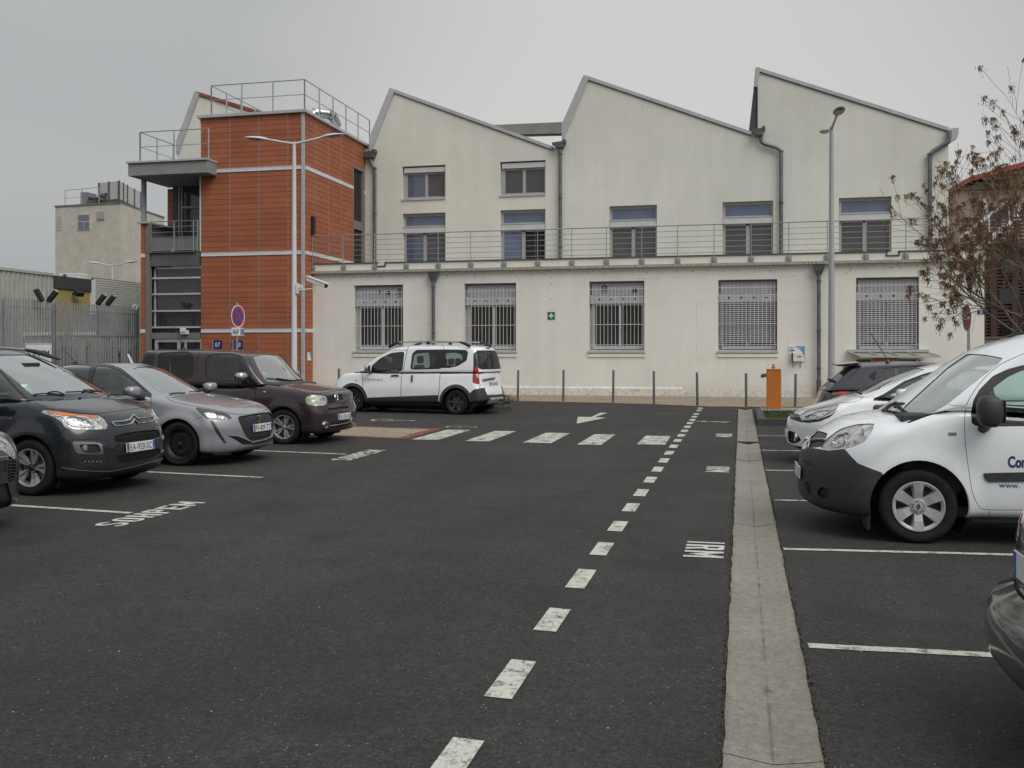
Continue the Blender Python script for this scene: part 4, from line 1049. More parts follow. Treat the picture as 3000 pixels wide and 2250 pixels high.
m_ = MB(); m_.tube([(xc, 36.15, 5.66), (xc, 36.15, 8.72)], .11, 16); m_.build('round_column', mcol, tw, smooth=True)
CD = M['concrete_dark']; CM = M['concrete_mid']
m_ = MB(); m_.box(TXL, -23.63, TY-.17, 37.7, 0, 6.86); m_.build('side_wall', CM, tw)
m_ = MB(); m_.box(TXL-.12, -23.45, TY-.32, 37.75, 6.86, 6.93); m_.build('wall_coping', M['zinc_trim'], tw)
m_ = MB(); m_.box(-23.61, -23.43, TY-.19, TY-.01, 0, 6.86); m_.build('bay_pillar', M['concrete_mid'], tw)
m_ = MB(); m_.box(-23.42, TX0-.06, TY-.12, TY+.25, 5.12, 5.66); m_.build('balcony_beam', CD, tw)
m_ = MB(); m_.box(-23.60, TX0-.15, TY-.20, TY+.0, 5.66, 5.70); m_.build('beam_flashing', M['zinc'], tw)
m_ = MB(); m_.box(-23.62, TX0-.06, TY+.26, 37.7, 5.4, 5.64); m_.build('balcony_floor', CD, tw)
# balcony back wall with glazed door
m_ = MB(); m_.box(-23.38, TX0+1.5, 37.82, 37.9, 5.64, 8.7); m_.build('balcony_back', M['glass_grey'], tw)
df = MB(); 
for a, b in ((-23.36, -23.28), (-23.22, -23.15), (-21.98, -21.90), (-21.8, -21.74)): df.box(a, b, 37.74, 37.82, 5.64, 8.71)
df.box(-23.15, -21.98, 37.74, 37.82, 7.75, 7.84); df.box(-21.9, TX0+.9, 37.74, 37.82, 8.5, 8.68)
df.build('door_frame', M['grey_frame'], tw)
m_ = MB(); m_.box(-23.60, -23.38, 37.72, 37.9, 5.64, 8.7); m_.build('back_pillar', CD, tw)
# balcony railing with mesh panel
br = D.objects.new('balcony_railing', None); COL.objects.link(br); br.parent = tw
bx0, bx1, by = -23.40, TX0-.1, TY-.1
for x in (bx0, (bx0+bx1)/2, bx1-.18, bx1):
    m_ = MB(); m_.box(x-.022, x+.022, by-.02, by+.02, 5.70, 6.95); m_.build('post', M['galv'], br)
for z_ in (6.94, 6.72, 6.50, 6.30, 5.76):
    m_ = MB(); m_.tube([(bx0, by, z_), (bx1, by, z_)], .018 if z_ > 6.9 else .012, 6); m_.build('rail', M['galv'], br)
m_ = MB(); k = 34
for i in range(k+1):
    x = bx0+.05+(bx1-bx0-.1)*i/k; m_.box(x-.008, x+.008, by+.01, by+.016, 5.77, 6.29)
for i in range(13):
    z_ = 5.79+.5*i/12; m_.box(bx0+.04, bx1-.04, by+.016, by+.022, z_-.008, z_+.008)
o = m_.build('mesh_panel', M['galv'], br); o['kind'] = 'stuff'
# stair glazing below the beam
gl = D.objects.new('stair_glazing', None); COL.objects.link(gl); gl.parent = tw
gx0, gx1, gy = -23.38, TX0-.03, TY+.1
zz = [5.06] + [EYE-(y-HY)*(-(-22)*SN+36*CS)/FPX for y in (814, 861, 910.5, 958.6)]
m_ = MB(); m_.box(-23.42, gx1, gy+.12, gy+.2, 0, 5.1); m_.build('glazing_back', CD, gl)
for a, b in zip(zz[:-1], zz[1:]):
    m_ = MB(); m_.box(gx0+.08, gx1, gy, gy+.03, b+.03, a-.03); m_.build('window_pane', M['glass_stair'] if 'glass_stair' in M else winglass('stair_glass', (.028, .028, .026), spec=.9), gl)
for z_ in zz:
    m_ = MB(); m_.box(gx0-.06 if z_ < 5 else gx0, gx1, gy-.10 if z_ < 5 else gy-.03, gy+.05, z_-.035, z_+.035); m_.build('transom', M['alu'], gl)
m_ = MB(); m_.box(gx0, gx0+.08, gy-.03, gy+.05, zz[-1], 5.06); m_.build('mullion', M['alu'], gl)
m_ = MB(); m_.box(-23.42, gx1, TY-.05, gy+.12, 2.18, 2.42); m_.build('door_lintel', CM, tw)
m_ = MB(); m_.box(-22.0, -21.72, TY-.22, TY-.05, 2.36, 2.52); m_.box(-22.0, -21.75, TY-.26, TY-.22, 2.45, 2.62); m_.build('security_light', M['sign_white'], tw)
dr = D.objects.new('entrance_door', None); COL.objects.link(dr); dr.parent = tw
m_ = MB()
for a, b in ((-23.30, -23.18), (-22.28, -22.15), (-21.95, -21.86), (-21.25, -21.18), (-20.98-.2, -21.12)): m_.box(a, b, TY, TY+.08, 0, 2.18)
m_.box(-23.18, -22.28, TY, TY+.08, 2.04, 2.18); m_.box(-21.86, -21.25, TY, TY+.08, 2.04, 2.18); m_.box(-22.15, -21.95, TY+.01, TY+.07, 2.04, 2.18); m_.build('door_frame', M['alu'], dr)
m_ = MB(); m_.box(-22.95, -21.2, TY+.03, TY+.06, .05, 2.04); m_.build('door_glass', M['glass_dark'], dr)
# signs B7, B8 and small poster
def tsign(name, label, pxc, w_, h, z, mat, X=None):
    x = wY(pxc, 1000, TY-.06)[0]; t_ = wthing(name, label, 'sign', (x, TY-.06, z-h/2)); m2 = MB(); m2.box(x-w_/2, x+w_/2, TY-.075, TY-.053, z-h/2, z+h/2); m2.build('panel', mat, t_); return t_, x
for pxc, tx in ((638, 'B7'), (698, 'B8')):
    t_, x = tsign('building_sign', f'blue {tx} sign on the orange planks' + (' left of the no-stopping sign' if tx == 'B7' else ' partly behind the no-stopping sign post'), pxc, .36, .5, 1.86, M['navy'])
    m_ = MB(); m_.box(x-.22, x-.18, TY-.12, TY-.04, 1.61, 2.11); m_.build('side_plate', M['galv'], t_)
    text_mesh('lettering', tx, M['sign_white'], frameM((x-.12, TY-.0765, 1.84), (1,0,0), (0,0,1)), .26, .85, t_, .001)
t_, x = tsign('wall_poster', 'small white and blue poster at the right foot of the orange tower', 904, .13, .30, 1.45, M['sign_white'])
t_.location.y += .0
for ch in t_.children: bpy.data.objects.remove(ch)
xq = TX1+.05
t_.location = (xq, 36.3, 1.3); t_['_w'] = [xq, 36.3, 1.3]
m_ = MB(); m_.box(xq-.02, xq, 36.15, 36.5, 1.3, 1.62); m_.build('panel', M['sign_white'], t_)
m_ = MB(); m_.prismX([(36.3, 1.615), (36.495, 1.615), (36.495, 1.31)], xq+.0015, xq+.003); m_.build('blue_print', M['sky_blue'], t_)

# ================================================================= STREET FURNITURE
def double_lamp(name, label, x, y, H_, rz, mat, slim=1.0):
    t_ = thing(name, label, 'street lamp', (x, y, 0), rz)
    m2 = MB(); m2.tube([(0,0,0), (0,0,.9), (0,0,1.0), (0,0,H_-.35)], [.105*slim, .105*slim, .095*slim, .058*slim], 16); m2.build('pole', mat, t_, smooth=True)
    m2 = MB(); m2.tube([(0,0,H_-.37), (0,0,H_)], [.056*slim, .05*slim], 14); m2.build('pole_cap', mat, t_, smooth=True)
    m2 = MB(); m2.box(-.16, .16, -.16, .16, 0, .025); m2.build('base_plate', M['galv'], t_)
    for s_ in (-1, 1):
        m2 = MB(); m2.tube([(0,0,H_-.06), (s_*.35,0,H_-.0), (s_*.98,0,H_+.13)], [.042,.036,.034], 10); a = m2.build('arm', mat, t_, smooth=True)
        hd = MB()   # flattened leaf-shaped luminaire
        secs = [(0,.045,.045,-.02), (.10,.075,.06,0), (.22,.15,.075,.01), (.45,.17,.07,.03), (.68,.13,.04,.055), (.80,.05,.012,.07)]
        rings = []
        for d_, hw, hh, dz in secs:
            ring = [(s_*(.92+d_), hw*cos(q), H_+.13+dz + (hh if sin(q) > 0 else hh*.45)*sin(q)) for q in [i*2*pi/12 for i in range(12)]]
            rings.append(ring)
        vs = [v for r in rings for v in r]; n = 12
        fs = [(i*n+k, i*n+(k+1)%n, (i+1)*n+(k+1)%n, (i+1)*n+k) for i in range(len(rings)-1) for k in range(n)] + [tuple(range(n))[::-1], tuple(range((len(rings)-1)*n, len(rings)*n))]
        hd.add(vs, fs); hd.build('lamp_head', mat, t_, smooth=50)
        gl_ = MB(); gl_.add([(s_*(.92+.25), -.12, H_+.128), (s_*(.92+.66), -.09, H_+.165), (s_*(.92+.66), .09, H_+.165), (s_*(.92+.25), .12, H_+.128)], [(0,1,2,3)]); gl_.v = [(a_, b_, c_-.032) for a_, b_, c_ in gl_.v]
        gl_.build('lamp_glass', simple('lamp_diffuser', (.30, .29, .26), .3, 0), t_)
    return t_
lx, ly, _ = wD(862, 1034, 32.0)
lamp1 = double_lamp('street_lamp', 'white double-armed street lamp in front of the orange tower', lx, ly, EYE+(HY-416)*32/FPX, radians(4), M['pole_white'])
# camera on the lamp pole
cxp, cyp, czp = wD(862, 846, 32.0)
cc = thing('security_camera', 'white security camera bracketed to the white lamp pole', 'camera', (cxp, cyp, czp))
m_ = MB(); m_.box(.09, .16, -.08, .08, -.16, .16); m_.box(.16, .34, -.03, .03, -.06, .02); m_.box(.10,.3,-.05,.05,.02,.12); m_.build('bracket', M['sign_white'], cc, bevel=.006)
m_ = MB(); m_.tube([(.30, 0, -.04), (.72, -.02, -.0), (.72, -.02, .12)], .022, 8); m_.build('arm', M['sign_white'], cc, smooth=True)
m_ = MB(); R3 = Matrix.Translation((.82, -.02, .19)) @ Matrix.Rotation(radians(-14), 4, 'Z') @ Matrix.Rotation(radians(19), 4, 'Y')
m_.box(-.42, .36, -.075, .075, -.075, .06); m_.xf(R3); m_.build('housing', M['sign_white'], cc, bevel=.012)
m_ = MB(); m_.box(-.46, .44, -.095, .095, .065, .09); m_.xf(R3); m_.build('sun_shield', M['sign_white'], cc)
m_ = MB(); m_.box(.365, .385, -.06, .06, -.06, .05); m_.xf(R3); m_.build('lens', M['black'], cc)
lx, ly, _ = wD(2436, 1034, 30.0)
lamp2 = double_lamp('street_lamp', 'grey double-armed street lamp seen end-on before the right window', lx, ly, EYE+(HY-372)*30/FPX, radians(-86), M['pole_grey'], 1.1)
# far lamp behind the fence
lx, ly, _ = wD(329, 1034, 62.0)
double_lamp('street_lamp', 'distant thin double-armed lamp before the beige concrete block', lx, ly, EYE+(HY-776)*62/FPX, radians(2), M['pole_white'], .8)

# bollards
BP = [(-7.24, 32.09), (-5.69, 32.03), (-4.0, 31.67), (-2.64, 31.04), (-1.26, 30.05), (0.16, 29.89), (1.58, 30.49)]
bl = ['leftmost tall', 'second', 'third', 'fourth', 'fifth', 'sixth', 'seventh']
def bollard_mesh(h, r=.038):
    m2 = MB(); m2.lathe([(.001, h), (r*.8, h), (r, h-.012), (r, 0), (.001, 0)], n=14); return m2
BH = [1.03, 1.05, 1.05, 1.04, 1.02, 1.0, .98]
for i, (x, y) in enumerate(BP):
    lab = ['grey bollard just right of the white estate car, first in the row', 'second grey bollard from the left beside the kerbed bed', 'grey bollard below the first-aid sign, third of the row', 'fourth grey bollard, before the third barred window', 'grey bollard at the far end of the dotted line', 'grey bollard at the far end of the concrete gutter', 'grey bollard just right of the orange box'][i]
    t_ = thing('bollard', lab, 'bollard', (x, y, 0), 0, 'grey bollards along the pavement')
    bollard_mesh(BH[i]).build('post', M['bollard'], t_, smooth=True); m2 = MB(); m2.lathe([(.04, .012), (.085, .012), (.09, 0), (.04, 0)], n=14); m2.build('base_ring', M['bollard'], t_)
    t_.rotation_euler = (R_.uniform(-.012, .012), R_.uniform(-.020, .020), 0)
x, y, z = wD(993, 1079, 30.5)
t_ = thing('bollard', 'grey bollard peeping over the bonnet of the white estate car', 'bollard', (x, y, 0), 0, 'grey bollards along the pavement'); bollard_mesh(1.12).build('post', M['bollard'], t_, smooth=True)
m2 = MB(); m2.lathe([(.04, .012), (.085, .012), (.09, 0), (.04, 0)], n=14); m2.build('base_ring', M['bollard'], t_)
# barrier housing
bx_ = wthing('barrier_housing', 'orange barrier box with an amber beacon on its kerbed bed', 'barrier', (.86, 27.0, .12), None)
bx_.location = (.85, 27.05, .125); bx_['_w'] = [.85, 27.05, .125]
m_ = MB(); m_.box(.67, 1.035, 26.88, 27.25, .125, 1.155); m_.build('cabinet', M['orange'], bx_, bevel=.01)
m_ = MB(); m_.box(.66, 1.045, 26.87, 27.26, 1.158, 1.175); m_.build('lid', M['orange'], bx_)
m_ = MB(); m_.box(1.037, 1.043, 26.95, 27.2, .2, 1.1); m_.build('service_door', M['orange'], bx_)
m_ = MB(); m_.lathe([(.001, 1.185), (.05, 1.185), (.05, 1.235), (.04, 1.24)], (.85, 27.05, 0), n=14); m_.build('beacon_base', M['concrete'], bx_)
m_ = MB(); m_.lathe([(.038, 1.235), (.04, 1.29), (.036, 1.305), (.001, 1.308)], (.85, 27.05, 0), n=14); m_.build('beacon_lens', M['orange_lens'], bx_, smooth=True)
m_ = MB(); m_.prismY([(.668, 1.08), (.668, .96), (.60, .98), (.60, 1.02)], 26.95, 27.1); m_.build('arm_bracket', M['sign_white'], bx_)
m_ = MB(); m_.tube([(.60, 26.93, 1.0), (.60, 27.1, 1.0)], .055, 12); m_.tube([(.58, 27.0, .99), (.52, 27.0, .985)], .045, 10); m_.build('arm_hub', M['trim_dark'], bx_, smooth=True)
# no-stopping sign
sx, sy, sz = wD(697, 926.5, 28.5)
ns = thing('road_sign', 'round no-stopping sign with a SAUF wheelchair plate behind the aubergine car', 'road sign', (sx, sy, 0), radians(84))
m_ = MB(); m_.box(-.03, .03, .012, .055, 0, sz+.40); m_.build('post', M['galv'], ns)
def disc_sign(parent, zc, r, layers, y0=0.0):
    y_ = y0
    for nm, rr_, mt in layers:
        m2 = MB(); m2.disc((0, y_, zc), rr_, (0, -1, 0), 36); m2.build(nm, M[mt], parent); y_ -= .003
m_ = MB(); m_.lathe([(.001, .012), (.315, .012), (.33, .0), (.33, -.008), (.315, -.004), (.001, -.004)], (0, 0, sz), 'y', 36); m_.build('sign_disc', M['sign_white'], ns)
disc_sign(ns, sz, .3, [('red_ring', .295, 'sign_red'), ('blue_field', .225, 'sign_blue')], -.0075)
m_ = MB()
for s_ in (-1, 1): m_.add([(q[0], -.0135, sz+q[1]) for q in [(-.19, s_*.15), (-.15, s_*.19), (.19, -s_*.15), (.15, -s_*.19)]], [(0,1,2,3)])
m_.v = [(a, -.0135-.0008*(i//4), b) for i, (a, _, b) in enumerate(m_.v)]
m_.build('red_cross', M['sign_red'], ns)
m_ = MB(); zc = sz-.45; m_.box(-.30, .30, -.006, .008, zc-.115, zc+.115); m_.build('plate', M['sign_white'], ns, bevel=.004)
text_mesh('lettering', 'SAUF', M['ink'], frameM((-.265, -.0075, zc-.065), (1,0,0), (0,0,1)), .19, .66, ns, .0008, bold=.004)
m_ = MB(); m_.box(.12, .28, -.0095, -.0065, zc-.095, zc+.095); m_.build('blue_square', M['sign_blue'], ns)
m_ = MB()
for p in stroke(arc(.19, -.03, .045, radians(150), radians(380), 8), .014) + stroke([(.175, .07), (.18, .01), (.22, .0), (.245, -.065)], .016) + [arc(.172, .078, .014, 0, 2*pi, 8)[:-1]]:
    m_.add([(u, -.0108, zc+v) for u, v in p], [tuple(range(len(p)))])
m_.build('wheelchair_symbol', M['sign_white'], ns)
# no-entry sign
sx, sy, sz = wD(2833, 930, 23.5)
ne = thing('road_sign', 'faded red no-entry sign turned almost edge-on under the bare tree', 'road sign', (sx, sy, 0), radians(-13-72+0))
m_ = MB(); m_.box(-.035, .035, .012, .06, 0, sz+.1); m_.build('post', M['galv'], ne)
m_ = MB(); m_.lathe([(.001, .012), (.315, .012), (.33, .0), (.33, -.008), (.315, -.004), (.001, -.004)], (0, 0, sz), 'y', 36); m_.build('sign_disc', M['sign_white'], ne)
disc_sign(ne, sz, .3, [('red_field', .312, 'sign_dullred')], -.0075)
m_ = MB(); m_.box(-.22, .22, -.0125, -.0095, sz-.055, sz+.055); m_.build('white_bar', M['sign_white'], ne)
# visitor sign behind the parked cars
sx, sy, _ = wD(113, 1034, 19.0)
vs_ = thing('parking_sign', 'white board lettered SOHPEM behind the dark grey car', 'sign', (sx, sy, 0), radians(12))
zt = EYE+27*19/FPX
m_ = MB(); m_.box(-.03, .03, .012, .05, 0, zt-.1); m_.build('post', M['galv'], vs_)
m_ = MB(); m_.box(-.25, .25, -.008, .01, zt-.42, zt); m_.build('panel', M['sign_white'], vs_, bevel=.004)
m_ = MB(); m_.box(-.24, .24, -.0105, -.009, zt-.014, zt-.009); m_.build('border', M['ink'], vs_)
text_mesh('lettering', 'SOHPEM', M['ink'], frameM((-.228, -.0095, zt-.235), (1,0,0), (0,0,1)), .15, .78, vs_, .0008, bold=.004)

# ================================================================= PALISADE FENCES
def palisade(name, label, x0, y0, x1, y1, z1, step, w_, group=None, posts=6, parts=300, tilt=False, lights=()):
    t_ = wthing(name, label, 'fence', ((x0+x1)/2, (y0+y1)/2, 0), group)
    L = hypot(x1-x0, y1-y0); n = int(L/step); ux, uy = (x1-x0)/L, (y1-y0)/L; nx, ny = uy, -ux
    a = atan2(uy, ux)
    m2 = MB(); m2.prismZ([(-w_/2, 0), (w_/2, 0), (w_/2-.01, -.028), (-w_/2+.01, -.028)], .06, z1); me = None
    pl = m2.build('pale', M['fence'], t_, off=True); me = pl.data; q = Vector(t_['_w'])
    for i in range(n+1):
        o = pl if i == 0 else D.objects.new('pale', me)
        if i: COL.objects.link(o); o.parent = t_
        o.location = Vector((x0+ux*L*i/n, y0+uy*L*i/n, R_.uniform(-.006, .006)))-q; o.rotation_euler = (0, 0, a)
    for z_ in (z1-.30, .45):
        m2 = MB(); p = [(x0, y0), (x1, y1), (x1-nx*.05, y1-ny*.05), (x0-nx*.05, y0-ny*.05)]; m2.prismZ(p, z_-.03, z_+.03); m2.build('rail', M['fence'], t_)
    for i in range(posts):
        s_ = L*i/(posts-1); x, y = x0+ux*s_-nx*.1, y0+uy*s_-ny*.1
        m2 = MB(); m2.box(x-.05, x+.05, y-.05, y+.05, 0, z1-.08); m2.build('post', M['fence'], t_)
    return t_
palisade('palisade_fence', 'tall grey steel palisade fence left of the orange tower', -25.2, 27.2, -25.3, 37.8, 3.55, .15, .066, posts=5)
palisade('palisade_gate', 'lower grey palisade gate in front of the tall fence beside the tower', -24.7, 32.2, -24.4, 36.4, 2.2, .16, .06, posts=4)
palisade('palisade_fence', 'second palisade fence seen through the first at far left', -27.8, 28.2, -27.9, 41, 3.3, .17, .062, posts=4)
def presence_barrier(px_, py_, d, ang, label):
    x, y, z_ = wD(px_, py_, d); t_ = thing('floodlight', label, 'floodlight', (x, y, z_), YAW)  # black slab of an infrared presence barrier, not a lamp
    m2 = MB(); m2.box(-.08, .08, -.09, .09, .05, .52); m2.xf(Matrix.Rotation(ang, 4, 'Y')); m2.build('housing', M['black'], t_, bevel=.012)
    m2 = MB(); m2.box(-.085, .085, -.095, .095, .52, .55); m2.box(-.087, -.081, -.09, .09, .1, .52); m2.xf(Matrix.Rotation(ang, 4, 'Y')); m2.build('cover', M['galv'], t_)
    m2 = MB(); m2.tube([(0,0,0), (-.35*sin(ang), .02, .38)], .012, 5); m2.tube([(0, 0, -.2), (0, 0, .08)], .02, 6); m2.build('bracket', M['galv'], t_)
    return t_
presence_barrier(126, 886, 36.0, radians(-28), 'black infrared barrier slab leaning left on the fence post')
presence_barrier(140, 886, 36.2, radians(38), 'black infrared barrier slab leaning right on the first fence post')
presence_barrier(283, 895, 39.0, radians(38), 'black infrared barrier slab on the fence, left one of the right pair')
presence_barrier(311, 897, 39.6, radians(38), 'black infrared barrier slab nearest the orange tower')
x, y, z_ = wD(397, 900, 41.5); t_ = thing('security_camera', 'small white camera box where the tall fence meets the tower', 'camera', (x, y, z_), radians(30))
m_ = MB(); m_.box(-.12, .12, -.12, .12, -.1, .1); m_.xf(Matrix.Rotation(radians(25), 4, 'Y')); m_.build('housing', M['sign_white'], t_, bevel=.02)
m_ = MB(); m_.disc((-.02, -.125, .0), .035, (0,-1,0), 12); m_.build('lens', M['ink'], t_)
m_ = MB(); m_.box(-.02, .02, -.02, .3, -.18, -.1); m_.build('bracket', M['galv'], t_)

# ================================================================= BACKGROUND BUILDINGS, LEFT
bb = wthing('concrete_block', 'tall windowless beige concrete block with rooftop tanks', 'building', (-40, 75, 0))
DB = 78.0
def PD(px_, py_, d): return wD(px_, py_, d)
a0 = PD(162, 607, DB); a1 = PD(352, 596, DB-2.0); a2 = PD(481, 620, DB+6.3)
mbeige = concrete('stained_beige_concrete', (.58, .545, .47), dirt=.35)
zt = a1[2]
m_ = MB(); fx, fy = a2[0]-a1[0], a2[1]-a1[1]
m_.prismZ([(a0[0], a0[1]), (a1[0], a1[1]), (a2[0], a2[1]), (a0[0]+fx, a0[1]+fy)], 0, zt); m_.build('wall', mbeige, bb)
m_ = MB(); m_.prismZ([(a0[0]-.05, a0[1]-.05), (a1[0]+.03, a1[1]-.07), (a2[0]+.06, a2[1]), (a0[0]+fx, a0[1]+fy)], zt, zt+.12); m_.build('roof_edge', M['concrete_mid'], bb)
Lf = hypot(a1[0]-a0[0], a1[1]-a0[1]); ux, uy = (a1[0]-a0[0])/Lf, (a1[1]-a0[1])/Lf
def onwall(px_, py_):     # point on the front wall of the block
    # intersect ray with wall plane
    t = (px_-HX)/FPX; dx, dy = t*CS-SN, CS+t*SN
    # a0 + s*u = d*(dx,dy)
    det = ux*(-dy)-uy*(-dx); s_ = ((-a0[0])*(-dy)-(-a0[1])*(-dx))/det; d = (a0[0]+ux*s_)/dx
    return s_, EYE-(py_-HY)*d/FPX
def wallbox(px0, py0, px1, py1, out, mat, name, dz=0):
    s0, z1 = onwall(px0, py0); s1, z0 = onwall(px1, py1); nx, ny = uy, -ux
    q = [(a0[0]+ux*s0, a0[1]+uy*s0), (a0[0]+ux*s1, a0[1]+uy*s1)]
    m2 = MB(); m2.prismZ([q[0], q[1], (q[1][0]+nx*out, q[1][1]+ny*out), (q[0][0]+nx*out, q[0][1]+ny*out)], z0, z1); return m2.build(name, mat, bb)
wallbox(166, 634.5, 181, 675, .03, M['concrete'] if False else simple('pale_panel', (.44, .42, .33), .7), 'blank_panel')
wallbox(228.5, 628.5, 264, 673, .05, M['alu'], 'window_surround'); wallbox(231, 630.5, 262.5, 671, .07, simple('dull_pane', (.17, .19, .22), .3), 'window_pane')
wallbox(231, 649.5, 262.5, 651, .10, M['alu'], 'glazing_bar'); wallbox(247, 651, 248.5, 671, .10, M['alu'], 'glazing_bar')
for i in range(9): wallbox(286, 620.5+i*2.55, 306, 622+i*2.55, .08, simple('louvre_grey', (.36, .35, .31), .6) if i == 0 else D.materials['louvre_grey'], 'louvre')
railing('roof_railing', [(a0[0]+ux*.7+fx*.05, a0[1]+uy*.7+fy*.05), (a0[0]+ux*Lf*.68, a0[1]+uy*Lf*.68)], zt+.1, 1.25, (1, .5), 1.7, bb)
# tank
tk = wthing('roof_tank', 'large panelled water tank on the beige block roof', 'tank', (a1[0], a1[1], zt))
t0 = PD(291, 530, 79.5); t1 = PD(349, 530, 78.5); t2 = PD(412, 540, 84.0); zb_, ztk = zt+.75, EYE+(HY-530)*78.5/FPX
q = [(t0[0], t0[1]), (t1[0], t1[1]), (t2[0], t2[1]), (t0[0]+t2[0]-t1[0], t0[1]+t2[1]-t1[1])]
m_ = MB(); m_.prismZ(q, zb_, ztk); m_.build('tank_body', simple('pale_tank_panel', (.48, .49, .46), .5), tk)
gg = M['trim_dark']
for (p, r), k in (((q[0], q[1]), 2), ((q[1], q[2]), 4)):
    for i in range(k+1):
        s_ = i/k if k == 2 else (0, .18, .36, .69, 1)[i]
        if k == 4 and i == 0: continue
        x, y = p[0]+(r[0]-p[0])*s_, p[1]+(r[1]-p[1])*s_; m_ = MB(); m_.box(x-.06, x+.06, y-.09, y+.06, zb_-.2, ztk+.02); m_.build('tank_post', gg, tk)
m_ = MB(); m_.prismZ([(x, y-.06) for x, y in q], zb_-.25, zb_-.0); m_.build('tank_frame', gg, tk)
for i in range(4):
    x, y = q[i]; x = x*.9+sum(v[0] for v in q)/4*.1; y = y*.9+sum(v[1] for v in q)/4*.1; m_ = MB(); m_.box(x-.12, x+.12, y-.12, y+.12, zt, zb_-.25); m_.build('tank_leg', gg, tk)
cb = PD(247, 565, 79.5)
ct = wthing('roof_cabinet', 'slim grey equipment cabinet on the beige block roof', 'cabinet', (cb[0], cb[1]+1, zt+.1)); zc1 = EYE+(HY-563)*79.5/FPX
m_ = MB(); m_.box(cb[0]-.35, cb[0]+.25, cb[1], cb[1]+1.2, zt+.5, zc1); m_.build('cabinet_body', simple('blue_grey_metal', (.19, .21, .24), .5), ct)
m_ = MB(); m_.box(cb[0]+.26, cb[0]+.9, cb[1]+.2, cb[1]+1.0, zt+.35, zc1-.35); m_.build('fan_unit', D.materials['blue_grey_metal'], ct)
m_ = MB(); m_.box(cb[0]-.5, cb[0]+.95, cb[1]-.1, cb[1]+1.3, zt+.12, zt+.34); m_.build('cabinet_stand', gg, ct)
sr = wthing('roof_siren', 'small grey siren horns beside the rooftop cabinet', 'siren', (cb[0]+1.5, cb[1], zt+.1))
m_ = MB(); m_.tube([(cb[0]+1.3, cb[1], zt+.1), (cb[0]+1.3, cb[1], zc1-.4)], .05, 6); m_.build('mast', gg, sr)
m_ = MB(); m_.tube([(cb[0]+1.3, cb[1], zc1-.25), (cb[0]+2.0, cb[1], zc1-.4)], [.08, .28], 10); m_.tube([(cb[0]+1.3, cb[1], zc1-.5), (cb[0]+.6, cb[1]-.2, zc1-.45)], [.08, .25], 10); m_.build('horn', gg, sr)

ls = wthing('industrial_shed', 'long low shed of grey ribbed steel, dark fascia and white cladding behind the fence', 'building', (-34, 50, 0))
SX = -32.0
def YX(px_): return wX(px_, 800, SX)[0]
y0, y1, y2, y3 = YX(-90), YX(153), YX(262), YX(420); ztS = 5.28
m_ = MB(); m_.box(SX-14, SX-.06, y0, y3, 0, ztS-.1); m_.build('shed_body', M['interior'], ls)
rib = simple('ribbed_steel', (.36, .385, .33), .55, 0, 2, .08)
y = y0; k = 0
prs = []
while y < y1:
    prs += [(y, -.0), (y+.09, -.0), (y+.12, .045), (y+.25, .045), (y+.28, 0)]; y += .30
m_ = MB(); n = len(prs)
vs = [(SX+d_, yy_, 0) for yy_, d_ in prs] + [(SX+d_, yy_, ztS) for yy_, d_ in prs]
m_.add(vs, [(i, i+1, n+i+1, n+i) for i in range(n-1)]); m_.build('ribbed_cladding', rib, ls)
m_ = MB(); m_.box(SX-.2, SX+.09, y0, y1, ztS, ztS+.12); m_.build('roof_trim', simple('pale_trim', (.40, .42, .37), .5), ls)
m_ = MB(); m_.box(SX-.05, SX+.04, y1+.02, y2, 0, 4.70); m_.build('yellow_wall', stucco('ochre_render', (.36, .29, .115)), ls)
m_ = MB(); m_.box(SX-.1, SX+.12, y1+.02, y2, 4.70, ztS+.02); m_.build('dark_fascia', simple('anthracite_fascia', (.05, .05, .052), .6), ls)
m_ = MB(); m_.box(SX-.1, SX+.14, y2, y2+.3, 0, ztS); m_.build('corner_trim', M['sign_white'], ls)
wc_ = simple('white_cladding', (.52, .52, .49), .5, 0, 2, .05)
z_ = 0; m_ = MB()
while z_ < ztS+.05:
    m_.prism([(0, z_+.004), (.03, z_+.018), (.03, z_+.108), (0, z_+.116)], lambda a, b: (SX+a, y2+.31, b), lambda a, b: (SX+a, y3, b)); z_ += .12
o = m_.build('cladding_boards', wc_, ls); o['kind'] = 'stuff'
m_ = MB(); m_.box(SX-.1, SX+.0, y2+.31, y3, 0, ztS+.15); m_.build('cladding_back', M['ink'], ls)
x, yy_, z_ = SX+.35, YX(211), EYE-(860-HY)*48.4/FPX
t_ = thing('wall_floodlight', 'small black floodlight on the yellow wall of the shed', 'floodlight', (x, yy_, z_)); m_ = MB(); m_.box(-.3, .0, -.05, .05, -.05, .03); m_.build('bracket', M['black'], t_)
m_ = MB(); m_.box(-.1, .15, -.25, .25, -.1, .12); m_.xf(Matrix.Rotation(.5, 4, 'Y')); m_.build('housing', M['black'], t_)
x, yy_, z_ = wD(238, 812, 51); t_ = wthing('air_conditioner', 'white air conditioning unit on the shed roof', 'air conditioner', (x-1, yy_, ztS))
t_.location.z = ztS; m_ = MB(); m_.box(x-1.1, x+.1, yy_-.3, yy_+.4, ztS+.12, ztS+.42); m_.build('unit_body', M['sign_white'], t_, bevel=.02); m_ = MB(); m_.disc((x-.75, yy_-.305, ztS+.27), .13, (0,-1,0), 16); m_.build('fan_grille', M['trim_dark'], t_)
